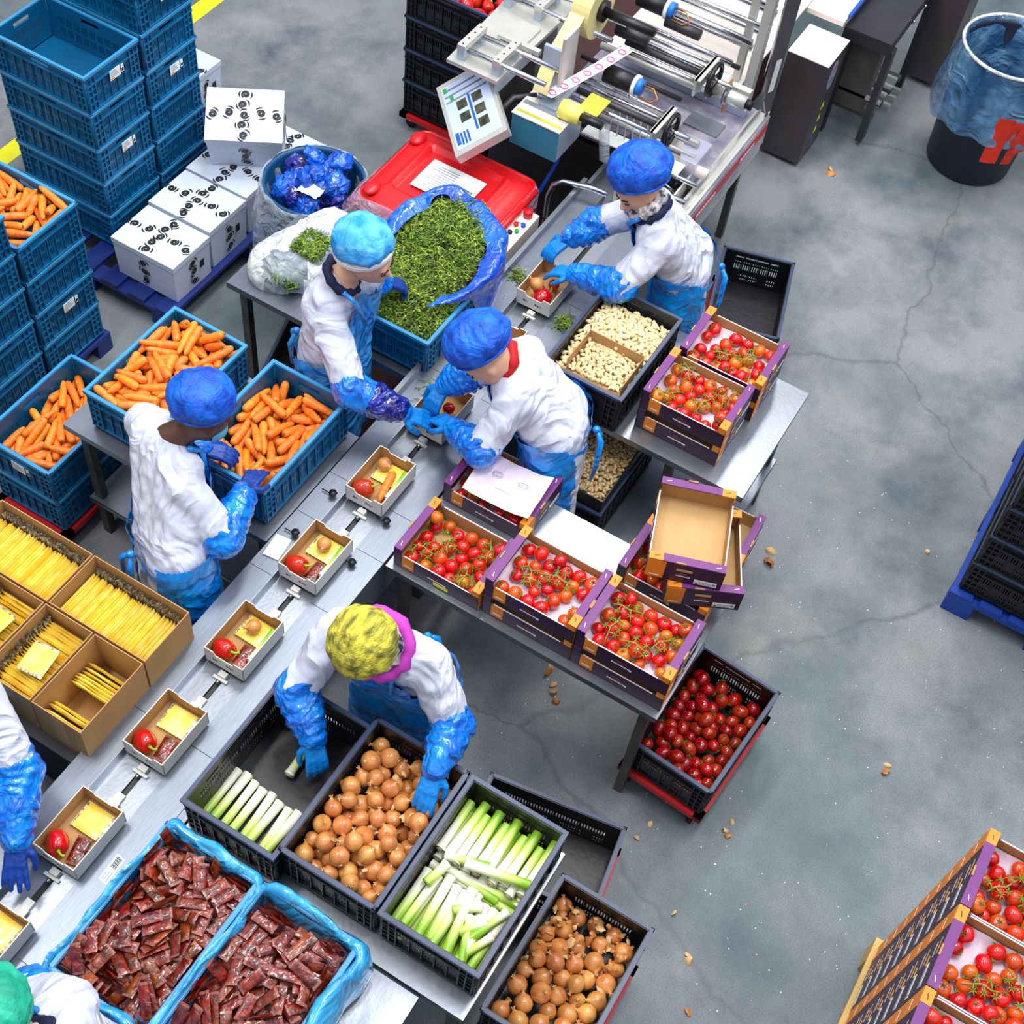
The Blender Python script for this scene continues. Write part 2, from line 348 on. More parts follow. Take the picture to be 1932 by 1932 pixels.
# ------------------------------------------------------------------ setting: concrete floor
def floor_mat():
    m = bpy.data.materials.new('floor_concrete'); m.use_nodes = True; N = m.node_tree.nodes; L = m.node_tree.links; b = N['Principled BSDF']
    tc = N.new('ShaderNodeTexCoord')
    def nz(scale, detail=4, rough=0.6, dist=0.0, off=(0, 0, 0)):
        mp = N.new('ShaderNodeMapping'); mp.inputs['Location'].default_value = off; L.new(tc.outputs['Object'], mp.inputs[0])
        n = N.new('ShaderNodeTexNoise'); n.inputs['Scale'].default_value = scale; n.inputs['Detail'].default_value = detail
        n.inputs['Roughness'].default_value = rough; n.inputs['Distortion'].default_value = dist; L.new(mp.outputs[0], n.inputs['Vector']); return n
    def ramp(src, stops):
        r = N.new('ShaderNodeValToRGB'); e = r.color_ramp.elements
        e[0].position, e[0].color = stops[0]; e[1].position, e[1].color = stops[-1]
        for p, c in stops[1:-1]: q = e.new(p); q.color = c
        L.new(src, r.inputs[0]); return r
    def mix(fac, a, c2, mode='MIX'):
        x = N.new('ShaderNodeMix'); x.data_type = 'RGBA'; x.blend_type = mode
        if isinstance(fac, float): x.inputs[0].default_value = fac
        else: L.new(fac, x.inputs[0])
        for k, v in ((6, a), (7, c2)):
            if isinstance(v, tuple): x.inputs[k].default_value = v
            else: L.new(v, x.inputs[k])
        return x.outputs[2]
    base = ramp(nz(0.8, 6, 0.6, 0.1).outputs['Fac'], [(0.30, srgb((62, 84, 92))), (0.42, srgb((102, 118, 122))), (0.54, srgb((132, 139, 144))), (0.70, srgb((160, 158, 162)))])
    tint = ramp(nz(0.33, 3, 0.5, 0.2, (4, 2, 0)).outputs['Fac'], [(0.38, srgb((76, 98, 98))), (0.62, srgb((164, 159, 164)))])
    c = mix(0.5, base.outputs[0], tint.outputs[0])
    blot = ramp(nz(1.25, 6, 0.66, 0.05, (1, 7, 0)).outputs['Fac'], [(0.30, (0.95, 0.95, 0.95, 1)), (0.56, (0, 0, 0, 1))])
    c = mix(blot.outputs[0], c, srgb((64, 82, 92)))
    warm = ramp(nz(1.3, 4, 0.6, 0.2, (8, 3, 0)).outputs['Fac'], [(0.60, (0, 0, 0, 1)), (0.72, (0.45, 0.45, 0.45, 1))])
    c = mix(warm.outputs[0], c, srgb((160, 156, 142)))
    speck = ramp(nz(150, 3, 0.7).outputs['Fac'], [(0.38, srgb((176, 176, 176))), (0.55, (1, 1, 1, 1))])
    c = mix(0.6, c, speck.outputs[0], 'MULTIPLY')
    vo = N.new('ShaderNodeTexVoronoi'); vo.feature = 'DISTANCE_TO_EDGE'; vo.inputs['Scale'].default_value = 0.32
    nn = nz(3, 4); vm = N.new('ShaderNodeVectorMath'); vm.operation = 'MULTIPLY_ADD'; vm.inputs[1].default_value = (0.25, 0.25, 0)
    L.new(nn.outputs['Color'], vm.inputs[0]); L.new(tc.outputs['Object'], vm.inputs[2]); L.new(vm.outputs[0], vo.inputs['Vector'])
    cr = ramp(vo.outputs['Distance'], [(0.0, (0.5, 0.5, 0.5, 1)), (0.0022, (0, 0, 0, 1))])
    c = mix(cr.outputs[0], c, srgb((70, 72, 74)))
    L.new(c, b.inputs['Base Color'])
    rr = N.new('ShaderNodeMapRange'); rr.inputs[3].default_value = 0.32; rr.inputs[4].default_value = 0.6
    L.new(nz(1.6, 4).outputs['Fac'], rr.inputs[0]); L.new(rr.outputs[0], b.inputs['Roughness'])
    bp = N.new('ShaderNodeBump'); bp.inputs['Strength'].default_value = 0.12; bp.inputs['Distance'].default_value = 0.01
    L.new(nz(25, 5).outputs['Fac'], bp.inputs['Height']); L.new(bp.outputs[0], b.inputs['Normal'])
    MATS['floor_concrete'] = m
floor_mat()
wb = MB().box(15.0, 15.2, -7, 12, 0, 9, 'coat_white').build('wall_back'); tag(wb, kind='structure')
fl = MB().box(-3, 15, -7, 12, -0.1, 0, 'floor_concrete').build('floor'); tag(fl, kind='structure')
ln = MB().box(-1, 12, 5.34, 5.46, 0.0, 0.002, 'line_yellow').build('trim_1'); tag(ln, 'yellow painted line on the floor behind the blue crates', kind='structure')

# ------------------------------------------------------------------ steel tables
def steel_table(name, label, x0, x1, y0, y1, z, shelf=None, legs=None, top='steel', inset=0.04, out=0.0):
    t = thing(name, label, 'table', ((x0 + x1) / 2, (y0 + y1) / 2, 0)); cx, cy = (x0 + x1) / 2, (y0 + y1) / 2
    a, b = (x1 - x0) / 2, (y1 - y0) / 2
    m = MB().box(-a, a, -b, b, z - 0.003, z, top)
    for s in ((-a, -a + 0.002, -b, b), (a - 0.002, a, -b, b), (-a, a, -b, -b + 0.002), (-a, a, b - 0.002, b)): m.box(*s, z - 0.035, z - 0.003, top)
    m.build('table_top', t)
    f = MB()
    for yy in (-b + inset, b - inset - 0.03): f.box(-a + inset, a - inset, yy, yy + 0.03, z - 0.045, z - 0.004, 'grey_frame')
    for xx in (-a + inset, a - inset - 0.03): f.box(xx, xx + 0.03, -b + inset, b - inset, z - 0.045, z - 0.004, 'grey_frame')
    f.build('frame', t)
    for sx, sy in (legs or ((-1, -1), (-1, 1), (1, -1), (1, 1))):
        lx, ly = sx * (a - inset - 0.02), sy * (b - inset - 0.02)
        l = MB().box(lx - 0.02, lx + 0.02, ly - 0.02, ly + 0.02, 0.0, z - 0.045, 'grey_frame')
        l.build('leg', t)
    if shelf:
        sh = MB().box(-a + 0.02 - out, a - 0.02, -b + 0.02, b - 0.02, shelf - 0.003, shelf, 'steel')
        sh.box(-a + 0.02 - out, a - 0.02, -b + 0.02, -b + 0.022, shelf - 0.03, shelf, 'steel').box(-a + 0.02 - out, -a + 0.022 - out, -b + 0.02, b - 0.02, shelf - 0.03, shelf, 'steel')
        sh.build('shelf', t)
    return t
steel_table('work_table', 'steel table with two crates of carrots and a lower shelf', 2.44, 3.11, 2.16, 3.24, 0.82, 0.28)
steel_table('work_table', 'steel table under the purple tomato cartons along its front edge', 2.62, 3.29, 0.42, 1.69, 0.82, None)
steel_table('work_table', 'bright steel table under the garlic crate and two tomato cartons', 3.78, 4.51, 0.60, 1.67, 0.83, 0.33, legs=((-1, -0.35), (-1, 1), (1, -1), (1, 1)), out=0.2)
steel_table('work_table', 'narrow steel table under the onion and leek crates', 1.25, 1.95, 0.45, 1.655, 0.82, None)
steel_table('work_table', 'steel table under the two blue-lined sauce bins', 0.60, 1.24, 0.62, 1.65, 0.80, None)
steel_table('work_table', 'steel table with the clear herb bag and blue herb crate', 3.52, 4.10, 2.16, 3.20, 0.82, None, top='steel_brushed')
steel_table('work_table', 'steel table under the cartons of yellow packets', 1.26, 1.96, 2.155, 3.50, 0.815, 0.4, top='steel_dark')

# ------------------------------------------------------------------ packing conveyor
CV = thing('packing_conveyor', 'long steel packing conveyor running diagonally between the workers', 'conveyor', (2.8, 1.9, 0))
def cvp(name, mb, parent=None): return mb.build(name, parent or CV, (-2.8, -1.9, 0) if parent is None else None)
m = MB()
xs = [-0.3, 0.62, 1.55, 2.30, 2.62, 2.86, 3.6, 4.35, 5.1]
for a, b in zip(xs, xs[1:]): m.box(a + 0.0012, b - 0.0012, 2.022, 2.135, 0.858, 0.862, 'steel_brushed')
m.box(-0.3, 5.1, 2.018, 2.022, 0.815, 0.862, 'steel'); cvp('left_plate', m)
m = MB()
for a, b in zip(xs, xs[1:]): m.box(a + 0.0012, b - 0.0012, 1.70, 1.836, 0.822, 0.826, 'steel_brushed')
m.box(-0.3, 2.3, 1.665, 1.70, 0.818, 0.822, 'steel_brushed'); cvp('right_plate', m)
m = MB()
m.box(-0.3, 5.1, 1.93, 2.018, 0.814, 0.818, 'steel').box(-0.3, 5.1, 1.838, 1.905, 0.814, 0.818, 'steel'); cvp('channel_floor', m)
m = MB().box(-0.3, 5.1, 1.905, 1.93, 0.79, 0.808, 'black_plastic'); cvp('chain_slot', m)
m = MB().box(-0.3, 5.1, 2.131, 2.135, 0.60, 0.858, 'steel').box(2.3, 5.1, 1.70, 1.704, 0.60, 0.822, 'steel').box(-0.3, 2.3, 1.665, 1.669, 0.60, 0.818, 'steel')
cvp('side_skirt', m)
m = MB().box(3.25, 5.1, 2.128, 2.134, 0.862, 0.905, 'steel').box(3.25, 5.1, 2.134, 2.150, 0.899, 0.905, 'steel'); cvp('side_guard', m)
for x in (0.1, 1.6, 3.0, 4.2):
    for y in (1.74, 2.08): cvp('leg', MB().box(x, x + 0.04, y, y + 0.04, 0, 0.6, 'grey_frame'))
for k in range(9):   # a white pusher and a bracket for every tray
    x = 0.46 + 0.4675 * k
    b = MB().box(x + 0.262, x + 0.335, 1.902, 1.936, 0.808, 0.832, 'tray_white').box(x + 0.27, x + 0.30, 1.897, 1.941, 0.832, 0.838, 'tray_white')
    cvp('pusher', b)
    cvp('bracket', MB().box(x - 0.028, x - 0.004, 1.900, 1.935, 0.808, 0.84, 'tray_white').box(x - 0.04, x - 0.028, 1.885, 1.95, 0.816, 0.828, 'tray_white').cyl((x - 0.05, 1.918, 0.815), (x - 0.05, 1.918, 0.835), 0.006, 'chrome'))
for x, y, z in ((2.76, 2.05, 0.862), (2.51, 2.06, 0.862), (2.79, 1.80, 0.826), (2.54, 1.80, 0.826)):
    k = MB().cyl((x, y, z), (x, y, z + 0.02), 0.006, 'chrome').cyl((x, y, z + 0.018), (x, y, z + 0.03), 0.016, 'black_plastic')
    for j in range(6): k.ball((x + 0.014 * math.cos(j * PI / 3), y + 0.014 * math.sin(j * PI / 3), z + 0.024), 0.006, 'black_plastic', 8)
    k.tube([(x, y, z + 0.01), (x, y + 0.055, z + 0.012)], 0.003, 'black_plastic', 6)
    cvp('clamp_knob', k)
t = MB().box(-0.055, 0.055, -0.035, 0.035, 0, 0.008, 'sticker').build('cutting_board', None, (2.42, 2.085, 0.862), 0.12)
tag(t, 'white plastic board lying on the conveyor edge below the carrot crate', 'board')

# ------------------------------------------------------------------ stackable crates (0.6 x 0.4 m)
def crate_parts(style):
    """style 'blue' or 'black'; long side along x, centred, base at z=0."""
    L, Wd, H = 0.6, 0.4, 0.235; body = MB(); rim = MB()
    bm_, rm = ('blue_crate', 'blue_rim_highlight') if style == 'blue' else ('black_crate', 'black_rim_highlight')
    t = 0.006; e = 0.014
    body.box(-L / 2 + e, L / 2 - e, -Wd / 2 + e, Wd / 2 - e, 0.0, 0.006, bm_)
    if style == 'blue':
        def holes(n): # n = clear length
            H_ = []
            k = int((n - 0.12) / 0.05)
            for i in range(k):
                x = n / 2 - k * 0.025 + i * 0.05
                for j in range(4):
                    for za, zb in ((0.045, 0.09), (0.105, 0.15)): H_.append((x + 0.004 + j * 0.0095, x + 0.0085 + j * 0.0095, za, zb))
            H_.append((n / 2 - 0.055, n / 2 + 0.055, 0.178, 0.205)); return H_
    else:
        def holes(n):
            H_ = []; k = int((n - 0.11) / 0.0125)
            for i in range(k):
                x = n / 2 - k * 0.00625 + i * 0.0125
                H_.append((x, x + 0.006, 0.155, 0.167)); H_.append((x, x + 0.006, 0.108, 0.146))
                if (i // 4) % 3 != 1: H_.append((x, x + 0.006, 0.06, 0.075)); H_.append((x, x + 0.006, 0.035, 0.048))
            H_ += [(n * 0.18, n * 0.30, 0.19, 0.203), (n * 0.33, n * 0.67, 0.19, 0.203), (n * 0.70, n * 0.82, 0.19, 0.203)]; return H_
    for (ln_, o, ax) in ((L - 2 * e, (-L / 2 + e, -Wd / 2 + e, 0), (1, 0, 0)), (L - 2 * e, (L / 2 - e, Wd / 2 - e, 0), (-1, 0, 0)),
                         (Wd - 2 * e, (L / 2 - e, -Wd / 2 + e, 0), (0, 1, 0)), (Wd - 2 * e, (-L / 2 + e, Wd / 2 - e, 0), (0, -1, 0))):
        M = frame(o, ax, (0, 0, 1))
        body.panel(ln_, 0.0, H - 0.004, holes(ln_), t, bm_, M)
        for x in (0.0, 0.028, 0.056, ln_ - 0.064, ln_ - 0.036, ln_ - 0.008): body.box(x, x + 0.006, -0.011, 0, 0.018, H - 0.02, bm_, M)
        nb = 8 if ln_ > 0.45 else 5
        for i in range(1, nb):
            x = 0.06 + (ln_ - 0.12) * i / nb; body.box(x, x + 0.004, -0.008, 0, 0.03, 0.165, bm_, M)
        for z0, z1, d in ((0.018, 0.024, 0.011), (0.165, 0.172, 0.012), (0.207, 0.212, 0.012)): body.box(-0.004, ln_ + 0.004, -d, 0, z0, z1, bm_, M)
        for z0 in (0.06, 0.10, 0.135):
            for x in (0, ln_ - 0.06): body.box(x, x + 0.06, -0.010, 0, z0, z0 + 0.005, bm_, M)
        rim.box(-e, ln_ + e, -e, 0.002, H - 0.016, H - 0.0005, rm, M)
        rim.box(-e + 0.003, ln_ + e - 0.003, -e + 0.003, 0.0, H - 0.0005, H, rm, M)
    for sx in (-1, 1):
        for sy in (-1, 1):
            body.cyl((sx * (L / 2 - e - 0.001), sy * (Wd / 2 - e - 0.001), 0.012), (sx * (L / 2 - e - 0.001), sy * (Wd / 2 - e - 0.001), H - 0.01), 0.009, bm_, 8)
    st = MB(); M = frame((-L / 2 + 0.0015, 0.04, 0), (0, -1, 0), (0, 0, 1))
    return body.mesh('crate_body_' + style), rim.mesh('crate_rim_' + style)
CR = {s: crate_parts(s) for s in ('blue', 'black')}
def sticker_mesh():
    s = MB().box(0, 0.075, -0.0015, 0, 0, 0.055, 'sticker').box(0.004, 0.03, -0.002, 0, 0.004, 0.012, 'orange_card')
    for i in range(4): s.box(0.008, 0.06 - 0.006 * i, -0.002, 0, 0.018 + 0.009 * i, 0.021 + 0.009 * i, 'grey_ink')
    s.box(0.082, 0.100, -0.0015, 0, 0.006, 0.05, 'sticker').box(0.084, 0.098, -0.002, 0, 0.012, 0.028, 'black_ink')
    return s.mesh('crate_sticker')
STK = sticker_mesh()
def crate(style, x, y, z, rz, label, group=None, cat='crate', sticker=None, name='stacking_crate'):
    t = thing(name, label, cat, (x, y, z), rz, group)
    for me, nm in zip(CR[style], ('crate_body', 'rim')):
        o = bpy.data.objects.new(nm, me); COL.objects.link(o); o.parent = t
    if sticker:   # side: 'x-' short end facing -x, 'y-' long side
        o = bpy.data.objects.new('sticker', STK); COL.objects.link(o); o.parent = t
        o.matrix_local = frame((-0.3002, 0.03, 0.12), (0, -1, 0), (0, 0, 1)) if sticker == 'x-' else frame((-0.03, -0.2002, 0.12), (1, 0, 0), (0, 0, 1))
    return t
PX = 0.22  # stacking pitch
def pallet(name, label, x0, x1, y0, y1, z, m, feet=True):
    t = thing(name, label, 'pallet', ((x0 + x1) / 2, (y0 + y1) / 2, 0)); a, b = (x1 - x0) / 2, (y1 - y0) / 2
    d = MB(); n = 7
    for i in range(n):
        yy = -b + (2 * b - 0.11) * i / (n - 1); d.box(-a, a, yy, yy + 0.11, z - 0.022, z, m)
    d.build('deck', t)
    d = MB()
    for xx in (-a, -0.05, a - 0.1): d.box(xx, xx + 0.1, -b, b, z - 0.044, z - 0.022, m)
    d.build('stringer', t)
    for xx in (-a, -0.05, a - 0.1):
        for yy in (-b, -0.07, b - 0.14): MB().box(xx, xx + 0.1, yy, yy + 0.14, 0, z - 0.044, m).build('block', t)
    return t
def dolly(x, y, rz, label, z=0.12, group=None):
    t = thing('crate_dolly', label, 'dolly', (x, y, 0), rz, group); m = MB()
    for s in (-1, 1):
        m.box(-0.31, 0.31, s * 0.19 - 0.02, s * 0.19 + 0.02, z - 0.035, z - 0.002, 'dolly_red')
        m.box(s * 0.285 - 0.025, s * 0.285 + 0.025, -0.21, 0.21, z - 0.035, z - 0.002, 'dolly_red')
    m.build('deck', t)
    for sx in (-1, 1):
        for sy in (-1, 1):
            w = MB().cyl((sx * 0.25, sy * 0.16 - 0.012, 0.035), (sx * 0.25, sy * 0.16 + 0.012, 0.035), 0.035, 'rubber')
            w.box(sx * 0.25 - 0.012, sx * 0.25 + 0.012, sy * 0.16 - 0.018, sy * 0.16 + 0.018, 0.05, z - 0.035, 'chrome'); w.build('castor', t)
    return t
H90 = PI / 2
pallet('pallet', 'blue pallet under the tall blue crates and white foam boxes', 3.66, 5.1, 3.74, 4.94, 0.135, 'dark_pallet')
for k in range(5):
    crate('blue', 4.07, 4.58, 0.137 + PX * k, H90, 'blue crate in the near tower beside the foam boxes, %s' % ('empty one on top' if k == 4 else ['at the bottom', 'second from the bottom', 'in the middle', 'second from the top'][k]),
          'blue crates in the near tower', sticker='x-' if k in (2, 4) else None)
NW = ['bottom', 'second', 'third', 'fourth', 'fifth', 'sixth', 'seventh']
for k in range(7):
    crate('blue', 4.49, 4.58, 0.137 + PX * k, H90, 'empty blue crate, %s from the floor in the far tall tower' % NW[k], 'blue crates in the far tower', sticker='x-' if k in (3, 5) else None)
# sticker stripes on the short ends that face the camera are added with the label helper
pallet('pallet', 'dark blue pallet under the carrot crate towers at the left edge', 2.3, 3.40, 3.93, 4.78, 0.12, 'dark_pallet')
for k in range(4):
    crate('blue', 3.185, 4.24, 0.122 + PX * k, H90, 'blue crate of the left tower, %s' % ['at its bottom', 'second from below', 'third from below', 'open at the top and full of carrots'][k], 'blue crates in the left tower', sticker='x-' if k == 1 else None)
for k in range(5):
    crate('blue', 2.768, 4.24, 0.122 + PX * k, H90, 'blue crate cut by the left photo edge, %s of its tower' % NW[k], 'blue crates at the left edge')
for k in range(2):
    crate('blue', 2.61, 3.46, 0.122 + PX * k, 0, ['blue crate directly on the red dolly behind the carrot table', 'blue crate with carrots piled low above the red dolly'][k], sticker='x-' if k else None)
dolly(2.61, 3.46, 0, 'red dolly under the blue carrot crates at the left')
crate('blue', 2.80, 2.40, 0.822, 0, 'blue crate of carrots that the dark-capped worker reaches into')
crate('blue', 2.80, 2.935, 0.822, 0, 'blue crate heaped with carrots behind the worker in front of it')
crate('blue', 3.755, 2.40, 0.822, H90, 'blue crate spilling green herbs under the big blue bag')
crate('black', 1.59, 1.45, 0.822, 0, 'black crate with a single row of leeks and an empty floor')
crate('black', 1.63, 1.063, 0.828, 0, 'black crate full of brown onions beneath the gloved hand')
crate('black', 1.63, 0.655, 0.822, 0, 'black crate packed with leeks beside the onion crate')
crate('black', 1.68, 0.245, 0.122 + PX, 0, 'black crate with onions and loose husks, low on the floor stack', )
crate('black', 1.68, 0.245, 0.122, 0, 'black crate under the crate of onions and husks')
dolly(1.68, 0.245, 0, 'red dolly under the stack with onion husks')
crate('black', 2.13, 0.60, 0.122, H90 + 0.16, 'empty black crate on the floor behind the leek crate')
dolly(2.13, 0.60, H90 + 0.16, 'red dolly under the empty black crate behind the leeks')
crate('black', 2.985, 0.285, 0.165, -0.08, 'black crate of loose plum tomatoes on the floor')
dolly(2.985, 0.285, -0.08, 'red dolly under the plum tomato crate', 0.163)
crate('black', 5.40, 1.21, 0.165, 0.28, 'empty black crate on the floor behind the upper right worker')
dolly(5.40, 1.21, 0.28, 'red dolly under the empty crate at the upper right', 0.163)
crate('black', 4.06, 1.435, 0.832, 0, 'black crate full of peeled garlic cloves on the bright table')
crate('black', 3.82, 1.33, 0.332, 0, 'black crate holding a dark carton of garlic on the lower shelf')
for k in range(4):
    crate('black', 6.0, 3.41, 0.01 + PX * k + 0.11, H90, 'black crate of the stack behind the wrapping machine, %s' % ['bottom', 'second up', 'third up', 'topmost and full of red peppers'][k], 'black crates behind the wrapping machine')
dolly(6.0, 3.41, H90, 'dolly under the crates of red peppers', 0.118)
pallet('pallet', 'bright blue pallet at the right edge of the photo', 4.40, 5.60, -1.40, -0.40, 0.15, 'blue_pallet')
for i in range(2):
    for k in range(6):
        crate('black', 4.73 + 0.61 * i, -0.62 , 0.152 + PX * k, 0, 'black crate on the bright blue pallet, %s crate from below in the %s stack' % (NW[k], ['near', 'far'][i]), 'black crates on the bright blue pallet')
for k in range(6):
    crate('black', 4.73, -1.03, 0.152 + PX * k, 0, 'black crate on the blue pallet cut by the right photo edge, %s from below' % NW[k], 'black crates at the right edge')

